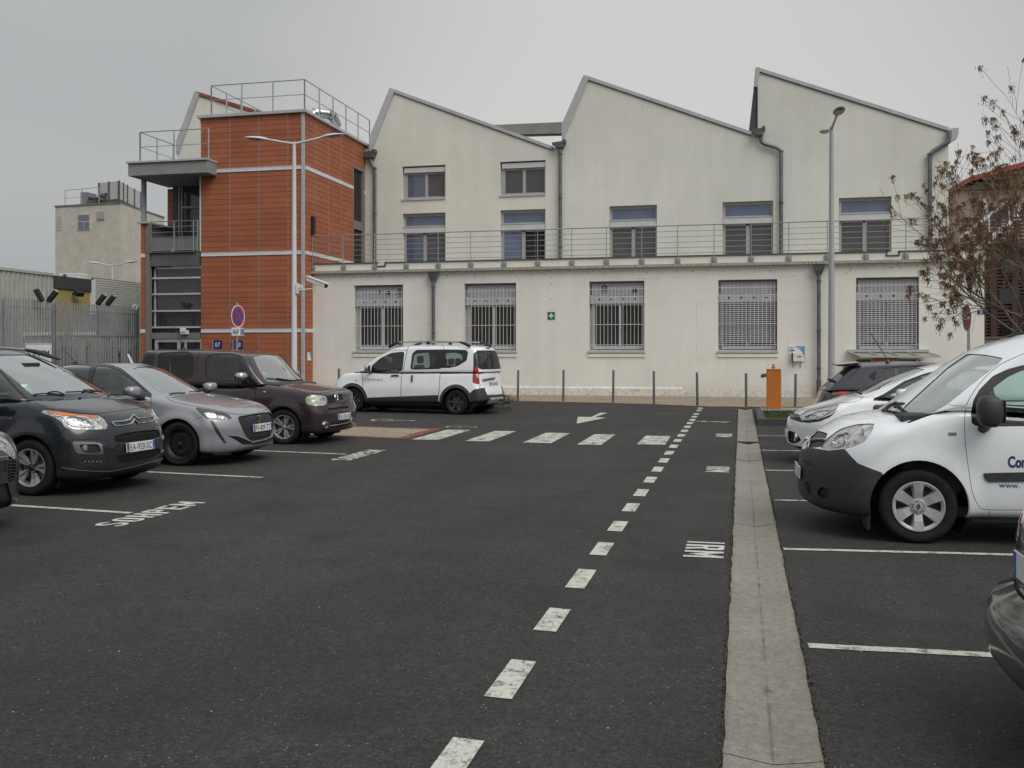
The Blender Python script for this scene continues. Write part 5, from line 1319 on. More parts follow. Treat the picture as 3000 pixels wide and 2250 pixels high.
# guard hut behind the gate
hut = wthing('guard_hut', 'small cream hut with dark windows behind the palisade gate', 'hut', (-28.5, 37.5, 0))
m_ = MB(); m_.box(-30.3, -26.8, 37, 40, 0, 2.35); m_.build('wall', simple('cream_panel', (.42, .40, .32), .6), hut)
m_ = MB(); m_.box(-30.4, -26.7, 36.9, 40.1, 2.35, 2.5); m_.build('roof', M['sign_white'], hut)
for k in range(3):
    m_ = MB(); m_.box(-30.1+k*.75, -29.5+k*.75, 36.96, 36.995, 1.0, 2.0); m_.build('window', M['glass_dark'], hut)

# ================================================================= BACKGROUND BUILDINGS, RIGHT
ap = wthing('apartment_house', 'peach apartment house with a red sloping roof behind the tree', 'building', (30, 75, 0))
AY = 70.0
pe = stucco('peach_render', (.36, .27, .215)); ye = stucco('yellow_render', (.42, .36, .22))
A = lambda x, y: wY(x, y, AY)
pl_ = A(2762, 600); 
xL = A(2740, 600)[0]; xR = A(3140, 600)[0]
zs_ = A(2885, 553)[1]
m_ = MB(); m_.prismY([(xL, 0), (xR, 0), (xR, zs_), (xL, zs_)], AY, AY+12); m_.build('wall', pe, ap)
rp_ = [A(2770, 566), A(2840, 520), A(3000, 480), A(3140, 452)]
m_ = MB(); m_.prismY([(rp_[0][0], zs_+.06), (xR, zs_+.06)] + [(rp_[3][0], rp_[3][1]-.1), (rp_[2][0], rp_[2][1]-.1), (rp_[1][0], rp_[1][1]-.1), (rp_[0][0], rp_[0][1]-.1)], AY+.3, AY+11); m_.build('attic_wall', ye, ap)
m_ = MB(); m_.prismY([A(2755, 568), A(2840, 519), A(3000, 475), A(3150, 446), A(3150, 460), A(3000, 489), A(2840, 534), A(2758, 583)], AY-.3, AY+12); m_.build('roof', M['red_roof'], ap)
m_ = MB(); m_.box(xL, xR, AY-.15, AY+1.2, zs_-.03, zs_+.05); m_.build('attic_ledge', M['concrete_mid'], ap)
wood = simple('pergola_wood', (.30, .20, .10), .7)
m_ = MB()
z_ = A(2885, 530)[1]; m_.box(A(2875, 530)[0], xR, AY-.4, AY-.2, z_, z_+.2)
for p in (2903, 2960): x = A(p, 540)[0]; m_.box(x-.12, x+.12, AY-.4, AY-.2, zs_, z_)
m_.build('pergola', wood, ap)
for i in range(9):
    x = A(2880+14*i, 530)[0]; m_ = MB(); m_.box(x-.05, x+.05, AY-1.0, AY+.28, z_+.2, z_+.35); m_.build('pergola_beam', wood, ap)
for a, b, c, d in ((2889, 537, 2930, 553), (2950, 535, 2975, 552)):
    (xa, za), (xb, zb_) = A(a, c and b), A(c, d); m_ = MB(); m_.box(xa, xb, AY+.22, AY+.29, zb_, za); m_.build('window', M['glass_dark'], ap)
for a, b, c, d, mt in ((2866, 588, 2880, 624, 'glass_dark'), (2879, 582, 2894, 624, 'sign_white'), (2900, 606, 2965, 640, 'glass_dark'), (2970, 600, 2990, 650, 'sign_white'), (2950, 685, 2975, 715, 'glass_dark')):
    (xa, za), (xb, zb_) = A(a, b), A(c, d); m_ = MB(); m_.box(xa, xb, AY-.05, AY-.004, zb_, za); m_.build('shutter' if mt == 'sign_white' else 'window', M[mt], ap)
wd = wthing('louvred_annex', 'dark brown timber-slatted annex at the right edge behind the tree', 'building', (20, 50, 0))
WYy = 50.0; brown = simple('brown_slat', (.062, .030, .023), .6, 0, 3, .25)
B_ = lambda x, y: wY(x, y, WYy)
xa = B_(2868, 700)[0]; xb = B_(3140, 700)[0]; zb1 = B_(2900, 720)[1]
m_ = MB(); m_.box(xa, xb, WYy, WYy+6, 0, zb1-.0); m_.build('annex_body', M['interior'], wd)
k = int((zb1-1.0)/.16)
sl = None
for i in range(k):
    z_ = 1.0+i*.16
    if sl is None:
        m_ = MB(); m_.box(xa, xb, WYy-.09, WYy-.02, 0, .095); sl = m_.build('slat', brown, wd); sl.location.z = z_
    else:
        o = D.objects.new('slat', sl.data); COL.objects.link(o); o.parent = wd; o.location.z = z_
for px_ in (2868, 2900, 2962, 3050):
    x = B_(px_, 700)[0]; m_ = MB(); m_.box(x, x+.28, WYy-.14, WYy-.095, 0, zb1+.1); m_.build('frame_post', brown, wd)
for a, b, c, d in ((2930, 770, 2975, 800), (2925, 850, 2985, 890), (2930, 950, 2990, 985)):
    (p, q_), (r, s_) = B_(a, b), B_(c, d); m_ = MB(); m_.box(p, r, WYy-.13, WYy-.1, s_, q_); m_.build('window', M['glass_dark'], wd)
# balcony on the annex
zb0 = zb1
for i in range(7):
    m_ = MB(); z_ = zb0+.15+i*.17; m_.box(B_(2815, 700)[0], xb, WYy-.5, WYy-.45, z_, z_+.09); m_.build('balcony_slat', brown, wd)
m_ = MB(); m_.box(B_(2815, 700)[0], xb, WYy-.5, WYy+4, zb0-.0, zb0+.12); m_.build('balcony_floor', brown, wd)
# low concrete wall
lw = wthing('boundary_wall', 'low pale concrete wall right of the hall corner', 'wall', (14, 44, 0))
m_ = MB(); m_.box(XL1+.3, 40, 43.8, 44.1, 0, EYE+(HY-992)*41/FPX); m_.build('wall', M['concrete'], lw)
m_ = MB(); m_.box(XL1+.25, 40, 43.75, 44.15, EYE+(HY-992)*41/FPX, EYE+(HY-992)*41/FPX+.06); m_.build('coping', M['concrete_mid'], lw)
# white outside stair behind the tree
stw = wthing('outside_stair', 'white steel stair behind the branches at the right end of the terrace', 'stair', (10.5, 41, 0))
for s_ in (40.2, 41.4):
    m_ = MB(); m_.tube([(8.35, s_, 5.15), (9.9, s_, 6.5)], .06, 6); m_.build('stringer', M['sign_white'], stw)
    m_ = MB(); m_.tube([(8.35, s_, 6.1), (9.9, s_, 7.4)], .03, 6); m_.build('handrail', M['sign_white'], stw)
for i in range(7):
    x = 8.4+i*.22; m_ = MB(); m_.box(x, x+.2, 40.2, 41.4, 5.15+i*.19, 5.18+i*.19); m_.build('step', M['sign_white'], stw)
for i in range(3):
    x = 8.4+i*.7; m_ = MB(); m_.tube([(x, 40.2, 5.15+i*.6), (x, 40.2, 6.1+i*.6)], .025, 6); m_.build('baluster', M['sign_white'], stw)

# ================================================================= TREE
def tree():
    rr = random.Random(21)
    tx, ty, _ = wD(3010, 1034, 18.5)
    t_ = wthing('ash_tree', 'bare young ash hung with brown seed clusters at the right edge', 'tree', (tx, ty, 0))
    bark = simple('grey_bark', (.15, .125, .09), .85, 0, 7, .3, .006, 40); key = simple('brown_seed_keys', (.17, .090, .042), .85, 0, 14, .5)
    wood_, keys = MB(), MB(); tips = []
    def limb(p, d, L, r, lvl, mb):
        pts = [Vector(p)]; n = max(3, int(L/.22)); dd = Vector(d).normalized(); q = Vector(p)
        for i in range(n):
            dd = (dd + Vector((rr.gauss(0, .07), rr.gauss(0, .07), rr.gauss(.035, .06)))).normalized(); q = q+dd*L/n; pts.append(q.copy())
        rads = [max(.0035, r*(1-.68*i/n)) for i in range(n+1)]
        mb.tube(pts, rads, 8 if lvl == 0 else 6 if lvl == 1 else 4 if lvl == 2 else 3, caps=False)
        return pts, rads, dd
    trunk = MB(); tp, tr, td = limb((tx, ty, 0), (-.01, 0, 1), 2.1, .11, 0, trunk); trunk.tube([tp[-1]-Vector((0,0,.05)), tp[-1]+Vector((-.03, 0, .6))], [.075, .05], 8)
    trunk.build('trunk', bark, t_, smooth=True)
    def cluster(p, s_=1.0):
        for _ in range(int(rr.uniform(45, 80)*s_)):
            o_ = Vector((rr.gauss(0, .032), rr.gauss(0, .032), -abs(rr.gauss(0, .075))+.02))*s_; c = p+o_
            L = rr.uniform(.025, .05); w_ = .0065; a = rr.uniform(0, 6.28); u = Vector((cos(a), sin(a), 0))*w_; dn = Vector((rr.gauss(0, .25), rr.gauss(0, .25), -1)).normalized()*L
            keys.add([c-u, c+u, c+dn+u*.6, c+dn-u*.6], [(0,1,2,3)])
    def grow(p, d, L, r, lvl):
        pts, rads, dd = limb(p, d, L, r, lvl, wood_)
        if lvl >= 3:
            if rr.random() < .62: cluster(pts[-1], rr.uniform(.5, 1.15))
            if rr.random() < .28: cluster(pts[len(pts)//2], .8)
            return
        k = {0: 7, 1: 9, 2: 6}[lvl]
        for i in range(k):
            f = rr.uniform(.25, 1) if lvl else (i+1)/k*.75+.2
            j = min(len(pts)-2, int(f*(len(pts)-1))); base = pts[j].lerp(pts[j+1], rr.random())
            dirp = (pts[j+1]-pts[j]).normalized(); ax = dirp.orthogonal().normalized()
            ax.rotate(Matrix.Rotation(rr.uniform(0, 6.28), 3, dirp)); nd = dirp.copy(); nd.rotate(Matrix.Rotation(radians(rr.uniform(28, 58)), 3, ax))
            if lvl >= 1: nd.z += .10
            grow(base, nd, L*rr.uniform(.42, .66), max(.004, rads[j]*rr.uniform(.45, .6)), lvl+1)
        if lvl == 2 and rr.random() < .6: cluster(pts[-1], 1.1)
    mains = [((-.85, -.25, .62), 2.7), ((-.55, .35, 1.1), 2.9), ((-.28, -.2, 1.3), 3.1), ((.15, .1, 1.5), 3.0), ((.55, -.3, 1.0), 2.6), ((-.95, .1, .33), 2.6), ((-.72, -.05, .85), 3.0), ((.5, .5, .9), 2.4), ((-.1, -.5, 1.0), 2.6), ((-.88, .3, .12), 2.2), ((-.05, .1, 1.5), 3.2)]
    for i, (d, L) in enumerate(mains):
        h = 1.7+rr.uniform(0, .8); grow((tx+rr.uniform(-.02, .02), ty, h), d, L*(.64 if d[2] < .5 else .80 if d[2] < .9 else .93), rr.uniform(.020, .034), 1)
    wood_.build('branches', bark, t_, smooth=True); o = keys.build('seed_clusters', key, t_); o['kind'] = 'stuff'
tree()
# dead lavender-like plant at the end of the kerbed bed
def dead_plant(x, y, z_, label, seed, h=.42):
    t_ = wthing('dry_shrub', label, 'shrub', (x, y, z_), 'dry shrubs in the kerbed bed'); rr = random.Random(seed); m2, tipm = MB(), MB()
    for _ in range(110):
        a, l = rr.uniform(0, 6.28), rr.uniform(.1, .9); p = Vector((x+rr.gauss(0, .05), y+rr.gauss(0, .05), z_)); q_ = p+Vector((cos(a)*l*.35, sin(a)*l*.35, h*rr.uniform(.5, 1)))
        m2.tube([p, (p+q_)/2+Vector((0,0,.05)), q_], .0035, 3, caps=False)
        for _ in range(4):
            c = q_+Vector((rr.gauss(0,.02), rr.gauss(0,.02), rr.gauss(0,.02))); tipm.add([c, c+Vector((.012,0,.01)), c+Vector((0,.006,.02))], [(0,1,2)])
    m2.build('stems', dry_m, t_); o = tipm.build('seed_heads', dry_m, t_); o['kind'] = 'stuff'
for i, (x, y) in enumerate(((-6.75, 26.85), (-7.1, 27.1), (-7.6, 27.1), (-6.5, 27.3))):
    dead_plant(x, y, .09, ['dead grey-brown shrub at the outer corner of the kerbed bed', 'dead shrub behind the tow bar of the white estate car', 'dead shrub half hidden by the white estate car', 'low dead shrub at the back of the kerbed bed end'][i], 40+i, .42 if i != 3 else .3)
# ================================================================= ADDED BEHIND THE CAMERA, UNSEEN (only something to reflect)
hm = simple('reflection_hill', (.045, .06, .035), .95, 0, .15, .5)
mb = MB(); rr = random.Random(8); n = 90; prev = None
for i in range(n+1):
    a = radians(75+210*i/n); h = 9+5*sin(a*3.1)+2.5*sin(a*9)+rr.uniform(-1, 1); R0 = 130
    mb.v += [(R0*sin(a), R0*cos(a), -.3), (R0*sin(a), R0*cos(a), h*.7), ((R0+25)*sin(a), (R0+25)*cos(a), h)]
    if i: b = (i-1)*3; mb.f += [(b, b+3, b+4, b+1), (b+1, b+4, b+5, b+2)]; mb.m += [0, 0]
struct(mb, 'reflection_hills', hm)  # added hills, unseen, a dark horizon for paint and glass to reflect
for bx, by, bw, bh, lab in ((-62, -34, 34, 7.5, 'unseen cream two-storey block added behind the camera to the left for reflections'), (-14, -38, 40, 6.5, 'unseen long pale block added behind the camera for reflections'), (38, -30, 26, 8, 'unseen pale block added behind the camera to the right for reflections')):
    t_ = wthing('reflection_block', lab, 'building', (bx+bw/2, by, 0), 'blocks added behind the camera')  # added block, unseen, there for glass and paint to reflect
    m_ = MB(); m_.box(bx, bx+bw, by-10, by, 0, bh); m_.build('wall', M['stucco_side'], t_)
    m_ = MB(); m_.box(bx-.3, bx+bw+.3, by-10.3, by+.3, bh, bh+.4); m_.build('roof', M['red_roof'] if bx < -40 else M['concrete_mid'], t_)
    for r in range(2):
        for i in range(int(bw/3.2)):
            m_ = MB(); x = bx+1+i*3.2; m_.box(x, x+1.4, by+.0, by+.03, 1.2+r*3, 2.8+r*3); m_.build('window', M['glass_dark'], t_)
# ================================================================= CARS
from mathutils.bvhtree import BVHTree
def pchip(pts):
    xs = [p[0] for p in pts]; ys = [p[1] for p in pts]
    if xs[0] > xs[-1]: xs = xs[::-1]; ys = ys[::-1]
    n = len(xs); h = [xs[i+1]-xs[i] for i in range(n-1)]; dl = [(ys[i+1]-ys[i])/h[i] for i in range(n-1)]
    m = [0]*n
    if n == 2: m = [dl[0]]*2
    else:
        m[0], m[-1] = dl[0], dl[-1]
        for i in range(1, n-1):
            if dl[i-1]*dl[i] > 0:
                w1, w2 = 2*h[i]+h[i-1], h[i]+2*h[i-1]; m[i] = (w1+w2)/(w1/dl[i-1]+w2/dl[i])
    def f(x):
        if x <= xs[0]: return ys[0]
        if x >= xs[-1]: return ys[-1]
        i = 0
        while x > xs[i+1]: i += 1
        t = (x-xs[i])/h[i]; t2, t3 = t*t, t*t*t
        return (2*t3-3*t2+1)*ys[i]+(t3-2*t2+t)*h[i]*m[i]+(-2*t3+3*t2)*ys[i+1]+(t3-t2)*h[i]*m[i+1]
    return f
def samples(n, r):
    """n interior steps plus corner steps of a rounded cube side"""
    e = [-1, -1+r*.10, -1+r*.3, -1+r*.6, -1+r]; inner = [-1+r+(2-2*r)*i/n for i in range(1, n)]
    return e + inner + [-q for q in e[::-1]]
def rbox(na, nb, nc, r):
    A, B, C = samples(na, r[0]), samples(nb, r[1]), samples(nc, r[2]); la, lb, lc = len(A), len(B), len(C)
    idx, vs, fs = {}, [], []
    def V(i, j, k):
        if (i, j, k) not in idx:
            q = (A[i], B[j], C[k]); inn = [max(-1+r[t], min(1-r[t], q[t])) for t in range(3)]
            d = [(q[t]-inn[t])/r[t] for t in range(3)]; L = sqrt(sum(x*x for x in d)); mx_ = max(abs(x) for x in d)
            if L > 1e-9: d = [x/L for x in d]
            idx[(i, j, k)] = len(vs); vs.append(tuple(inn[t]+d[t]*r[t] for t in range(3)))
        return idx[(i, j, k)]
    for i in range(la-1):
        for j in range(lb-1):
            for k, fl in ((0, 1), (lc-1, 0)):
                f = (V(i,j,k), V(i+1,j,k), V(i+1,j+1,k), V(i,j+1,k)); fs.append(f[::-1] if fl else f)
    for i in range(la-1):
        for k in range(lc-1):
            for j, fl in ((0, 0), (lb-1, 1)):
                f = (V(i,j,k), V(i+1,j,k), V(i+1,j,k+1), V(i,j,k+1)); fs.append(f[::-1] if fl else f)
    for j in range(lb-1):
        for k in range(lc-1):
            for i, fl in ((0, 1), (la-1, 0)):
                f = (V(i,j,k), V(i,j+1,k), V(i,j+1,k+1), V(i,j,k+1)); fs.append(f[::-1] if fl else f)
    return vs, fs
def inpoly(x, y, p):
    c = False; j = len(p)-1
    for i in range(len(p)):
        if (p[i][1] > y) != (p[j][1] > y) and x < (p[j][0]-p[i][0])*(y-p[i][1])/(p[j][1]-p[i][1])+p[i][0]: c = not c
        j = i
    return c
def smooth_poly(p, n=3, k=.22):
    """round the corners of a traced outline a little"""
    out_ = []; N = len(p)
    for i in range(N):
        a, b, c = Vector(p[i-1]), Vector(p[i]), Vector(p[(i+1) % N])
        s_, e_ = b.lerp(a, k), b.lerp(c, k)
        for t in range(n):
            t = t/(n-1); q = s_*(1-t)**2+b*2*t*(1-t)+e_*t*t; out_.append((q.x, q.y))
    return out_
def grow_poly(p, g):
    N = len(p); A = sum(p[i-1][0]*p[i][1]-p[i][0]*p[i-1][1] for i in range(N)); s_ = 1 if A > 0 else -1; out_ = []
    for i in range(N):
        a, b, c = Vector(p[i-1]), Vector(p[i]), Vector(p[(i+1) % N]); u = (b-a).normalized(); v = (c-b).normalized()
        n = Vector((u.y+v.y, -u.x-v.x)); n = n.normalized() if n.length > 1e-6 else Vector((u.y, -u.x))
        cs = max(.5, n.dot(Vector((u.y, -u.x)))); q = b+n*g*s_/cs; out_.append((q.x, q.y))
    return out_
def ribbon(path, w_):
    a, b = [], []; P = [Vector(p) for p in path]
    for i, p in enumerate(P):
        t = (P[min(i+1, len(P)-1)]-P[max(i-1, 0)]).normalized(); n = Vector((-t.y, t.x))*w_/2; a.append(tuple(p+n)); b.append(tuple(p-n))
    return a+b[::-1]
def crv(path, n=4):
    """smooth a traced polyline"""
    P = [Vector(p) for p in path]; o_ = []
    for i in range(len(P)-1):
        p0, p1, p2, p3 = P[max(i-1, 0)], P[i], P[i+1], P[min(i+2, len(P)-1)]
        for k in range(n):
            t = k/n; q = .5*((2*p1)+(-p0+p2)*t+(2*p0-5*p1+4*p2-p3)*t*t+(-p0+3*p1-3*p2+p3)*t**3); o_.append(tuple(q))
    return o_+[tuple(P[-1])]
def Kf(ox, oy, k=800/2212):
    return lambda *pts: [(ox+a*k, oy+b*k) for a, b in pts]

def paint(name, col, metal=0.0, rough=.35, flake=0, dust=.12, spec=.5, coat=1.0):
    t = NT(name); n = t.noise(1.6, 5, .65)
    c = t.ramp(n, (.35, tuple(x*.94 for x in col)), (.7, tuple(min(1, x*1.05) for x in col)))
    # road film: grey-brown dust towards the sills and in blotches
    v = t.xyz(); mr = t.n('ShaderNodeMapRange'); mr.inputs['From Min'].default_value = .75; mr.inputs['From Max'].default_value = .15; t.l(v[2], mr.inputs[0])
    dn = t.math('MULTIPLY', t.math('ADD', t.math('MULTIPLY', mr.outputs[0], 1.0), .25), t.ramp(t.noise(7, 6, .75), (.35, .2), (.7, 1)))
    c = t.mix(t.math('MULTIPLY', dn, dust), c, (.20, .18, .155))
    if flake:
        f = t.vor(900); c = t.mix(1, c, t.ramp(t.xyz(f.outputs['Color'])[0], (0, 1-flake), (1, 1+flake)), 'MULTIPLY')
    t.set(c, t.math('ADD', t.math('MULTIPLY', dn, .25), rough), metal, spec, coat, t.math('MULTIPLY', dn, .22))
    t.b.inputs['Coat IOR'].default_value = 1.5
    # dark lining on the inner face of the shell
    g = t.n('ShaderNodeNewGeometry'); d = t.n('ShaderNodeBsdfDiffuse'); d.inputs[0].default_value = (.035, .035, .037, 1); mx_ = t.n('ShaderNodeMixShader')
    t.l(g.outputs['Backfacing'], mx_.inputs[0]); t.l(t.b.outputs[0], mx_.inputs[1]); t.l(d.outputs[0], mx_.inputs[2]); t.l(mx_.outputs[0], t.out.inputs[0])
    return t.m
def carglass(name, tint, ior=1.5, refl=1.0):
    t = NT(name); tr = t.n('ShaderNodeBsdfTransparent'); tr.inputs[0].default_value = (*tint, 1); gl_ = t.n('ShaderNodeBsdfGlossy')
    gl_.inputs['Roughness'].default_value = .015; gl_.inputs[0].default_value = (.95, 1, .99, 1)
    fr = t.n('ShaderNodeFresnel'); fr.inputs[0].default_value = ior; mx_ = t.n('ShaderNodeMixShader')
    fac = t.math('MULTIPLY', fr.outputs[0], refl, True)
    df = t.n('ShaderNodeBsdfDiffuse'); df.inputs[0].default_value = (.30, .29, .26, 1); m2 = t.n('ShaderNodeMixShader')   # thin dust
    t.l(fac, mx_.inputs[0]); t.l(tr.outputs[0], mx_.inputs[1]); t.l(gl_.outputs[0], mx_.inputs[2])
    t.l(t.ramp(t.noise(4, 5, .7), (.35, .012), (.75, .05)), m2.inputs[0]); t.l(mx_.outputs[0], m2.inputs[1]); t.l(df.outputs[0], m2.inputs[2]); t.l(m2.outputs[0], t.out.inputs[0])
    return t.m
M['g_wind'] = carglass('windscreen_glass', (.70, .78, .74), 2.3, 2.3)
M['g_side'] = carglass('side_glass', (.55, .66, .62), 1.6, 1.5)
M['g_tint'] = carglass('privacy_glass', (.10, .10, .10), 1.5, 1.2)
M['trim'] = simple('car_black_trim', (.018, .018, .02), .38, 0, 9, .15)
M['matte_trim'] = simple('unpainted_plastic', (.036, .037, .040), .55, 0, 14, .15, .0008, 300)
M['seam'] = simple('panel_gap', (.006, .006, .006), .9, 0, 9, .1)
M['chrome'] = simple('chrome', (.62, .62, .63), .12, 1, 4, .05)
M['satin'] = simple('satin_silver', (.42, .42, .44), .3, .85, 6, .08)
M['rim_dark'] = simple('gunmetal_rim', (.14, .14, .15), .35, .8, 6, .1)
M['rim_silver'] = simple('silver_rim', (.50, .50, .51), .36, .65, 9, .15)
M['hubcap'] = simple('grey_hubcap', (.48, .48, .48), .42, .3, 7, .16)
M['steel_black'] = simple('black_steel_wheel', (.017, .017, .017), .5, .1, 9, .3)
M['brake'] = simple('brake_disc', (.16, .13, .11), .5, .6, 9, .3)
M['seat'] = simple('seat_fabric', (.05, .05, .053), .9, 0, 10, .25)
M['dash'] = simple('dashboard', (.04, .04, .042), .7, 0, 8, .2)
M['plate_white'] = simple('plate_white', (.66, .67, .66), .35, 0, 5, .04)
M['plate_blue'] = simple('plate_blue', (.015, .09, .34), .4, 0, 5, .05)
M['lamp_red'] = simple('red_lens', (.36, .008, .012), .12, 0, 12, .3, coat=1)
M['lamp_amber'] = simple('amber_lens', (.55, .17, .05), .15, 0, 12, .25, coat=1)
M['sticker'] = simple('windscreen_sticker', (.18, .42, .36), .6, 0, 8, .2)
M['paper'] = simple('paper', (.6, .62, .6), .7, 0, 8, .1)
def tyre_mat():
    t = NT('tyre_rubber'); n = t.noise(9, 5, .7)
    c = t.ramp(n, (.35, (.008, .008, .008)), (.75, (.022, .021, .020))); t.set(c, .78, 0, .3); t.bump(t.noise(60, 3), .002); return t.m
M['tyre'] = tyre_mat()
def lamp_mat(name, base, hi, sc=14):
    t = NT(name); v = t.vor(sc); n = t.noise(sc*.6, 3)
    c = t.ramp(t.xyz(v.outputs['Color'])[0], (0, base), (1, hi)); c = t.mix(.4, c, t.ramp(n, (.35, base), (.65, hi)))
    t.set(c, .22, .35, .6, 1.0, .02); t.bump(v.outputs['Distance'], .012, .5); return t.m
M['lamp_clear'] = lamp_mat('clear_headlamp', (.17, .17, .17), (.62, .63, .63), 22)
M['lamp_milky'] = lamp_mat('milky_headlamp', (.30, .32, .25), (.66, .68, .58), 16)
M['lamp_smoke'] = lamp_mat('smoked_headlamp', (.02, .02, .022), (.10, .10, .11), 18)
def mesh_mat(name, sc, col=(.05, .05, .055)):
    t = NT(name); return t.set(col, .4)
class CarB:
    def __init__(s, name, label, loc, heading, S):
        s.S = S; s.root = thing(name, label, 'car', (loc[0], loc[1], 0), radians(heading)); s.paint = S['paint']
        s.rm = Matrix.Translation((loc[0], loc[1], 0)) @ Matrix.Rotation(radians(heading), 4, 'Z'); s.inv = s.rm.inverted()
        s.cam = s.inv @ Vector((0, 0, EYE)); s.lower = s.make_lower(); s.upper = s.make_upper()
        s.bl = BVHTree.FromBMesh(s.lower); s.bu = BVHTree.FromBMesh(s.upper)
    # ---------------- shell
    def side_w(s, x, z):
        S = s.S; return S['W']*s.f_plan(x)*s.f_side(z)
    def make_lower(s):
        S = s.S; FO, WB, RO = S['FO'], S['WB'], S['RO']; xm = -WB/2
        deck, bot, nose, tail = pchip(S['deck']), pchip(S['bottom']), pchip(S['nose']), pchip(S['tail'])
        s.f_plan, s.f_side, s.deck = pchip(S['plan']), pchip(S['side']), deck; crown = pchip(S.get('crown', [(-4, .03), (1, .03)]))
        vs, fs = rbox(74, 14, 12, S.get('r_low', (.05, .14, .16)))
        out_ = []; kf, kr, pf, pr = S.get('kf', .26), S.get('kr', .14), S.get('pf', 3.2), S.get('pr', 3.5)
        for a, b, c in vs:
            x = xm+a*(FO-xm) if a > 0 else xm+a*(xm+WB+RO)
            for _ in range(3):
                zb, zt = bot(x), deck(x)-crown(x)*b*b; z = zb+(c+1)/2*(zt-zb)
                xf = FO-nose(z)-kf*abs(b)**pf; xr = -(WB+RO)+tail(z)+kr*abs(b)**pr
                x = xm+a*(xf-xm) if a > 0 else xm+a*(xm-xr)
            y = b*S['W']*s.f_plan(x)*s.f_side(z)
            fl = S.get('flare', .018)
            if fl and abs(b) > .6:
                for wx in (0, -WB):
                    d = hypot(x-wx, z-S['R']); R = S['RA']
                    t = max(0, 1-abs(d-R)/.13) if d > R else 1 if d > R-.05 else 0
                    if d < R: t = 1
                    y += math.copysign(fl*t*t*(3-2*t)*min(1, (abs(b)-.6)/.3), b)
            out_.append((x, y, z))
        return s.mk(out_, fs)
    def make_upper(s):
        S = s.S; ws, rw, roof, belt = pchip(S['ws']), pchip(S['rw']), pchip(S['roof']), s.deck
        kw, kr, rc = S.get('kw', .16), S.get('krw', .08), S.get('rc', .06); wb, wr = S['wb'], S['wr']
        plan = pchip(S.get('gplan', [(-4, .93), (-3, .97), (-2, 1), (-1, 1), (.5, .97)])); tp = S.get('tp', 1.25)
        vs, fs = rbox(44, 16, 10, S.get('r_up', (.07, .10, .18))); out_ = []
        for a, b, c in vs:
            x = (ws(1.2)+rw(1.2))/2; x0 = x
            x = x0+a*1.0
            for _ in range(4):
                zb, zt = belt(max(min(x, S['FO']), -(S['WB']+S['RO'])))-.05, roof(x)-rc*abs(b)**2.4; z = zb+(c+1)/2*(zt-zb)
                xf = ws(z)-kw*abs(b)**2.2; xr = rw(z)+kr*abs(b)**2.5; x = x0+a*(xf-x0) if a > 0 else x0+a*(x0-xr)
            t = (z-zb)/(zt-zb); y = b*(wb+(wr-wb)*max(0, t)**tp)*plan(x)
            out_.append((x, y, z))
        return s.mk(out_, fs)
    def mk(s, vs, fs):
        bm = bmesh.new(); V = [bm.verts.new(v) for v in vs]
        for f in fs:
            try: bm.faces.new([V[i] for i in f])
            except ValueError: pass
        bmesh.ops.recalc_face_normals(bm, faces=bm.faces); bm.normal_update()
        L = bm.verts.layers.float_vector.new('n0')
        for v in bm.verts: v[L] = v.normal
        return bm
    # ---------------- projections
    def proj(s, kind, mir):
        sg = -1 if mir else 1
        if kind == 'cam':
            def f(v):
                w_ = s.rm @ Vector((v[0], v[1]*sg, v[2])); d = -w_.x*SN+w_.y*CS; r = w_.x*CS+w_.y*SN
                return (HX+FPX*r/d, HY+FPX*(EYE-w_.z)/d) if d > .1 else (1e6, 1e6)
            def pl(p, q):
                rs = []
                for u, v in (p, q):
                    t = (u-HX)/FPX; w_ = Vector((t*CS-SN, CS+t*SN, -(v-HY)/FPX)); l = s.inv.to_3x3() @ w_; l.y *= sg; rs.append(l)
                c = s.cam.copy(); c.y *= sg; return c, rs[0].cross(rs[1])
            return f, pl
        ax = {'side': (0, 2), 'front': (1, 2), 'top': (0, 1)}[kind]; o = 3-ax[0]-ax[1]
        def f(v):
            v = (v[0], v[1]*sg, v[2]); return (v[ax[0]], v[ax[1]])
        def pl(p, q):
            a = [0, 0, 0]; a[ax[0]], a[ax[1]] = p; d = [0, 0, 0]; d[ax[0]], d[ax[1]] = q[0]-p[0], q[1]-p[1]; e = [0, 0, 0]; e[o] = 1
            a, n = Vector(a), Vector(d).cross(Vector(e)); a.y *= sg; n.y *= sg; return a, n
        return f, pl
    def cut(s, bm, poly, kind='cam', mir=False, flt=None):
        f, pl = s.proj(kind, mir); sg = -1 if mir else 1
        if flt is None:
            if kind == 'cam':
                c = s.cam.copy(); c.y *= sg; flt = lambda F, ce: F.normal.dot(c-ce) > 0
            elif kind == 'side': flt = lambda F, ce: F.normal.y*sg < -.12 if False else F.normal.y*sg > .12
            else: flt = lambda F, ce: True
        x0, x1 = min(p[0] for p in poly), max(p[0] for p in poly); y0, y1 = min(p[1] for p in poly), max(p[1] for p in poly)
        cache = {}
        def bb(F):
            us, vs = [], []
            for v in F.verts:
                k = (round(v.co.x, 6), round(v.co.y, 6), round(v.co.z, 6))
                if k not in cache: cache[k] = f(v.co)
                us.append(cache[k][0]); vs.append(cache[k][1])
            return min(us), max(us), min(vs), max(vs)
        cand = {}
        for F in bm.faces:
            b = bb(F)
            if b[1] < x0 or b[0] > x1 or b[3] < y0 or b[2] > y1: continue
            F.normal_update()
            if flt(F, F.calc_center_median()): cand[F] = b
        n = len(poly)
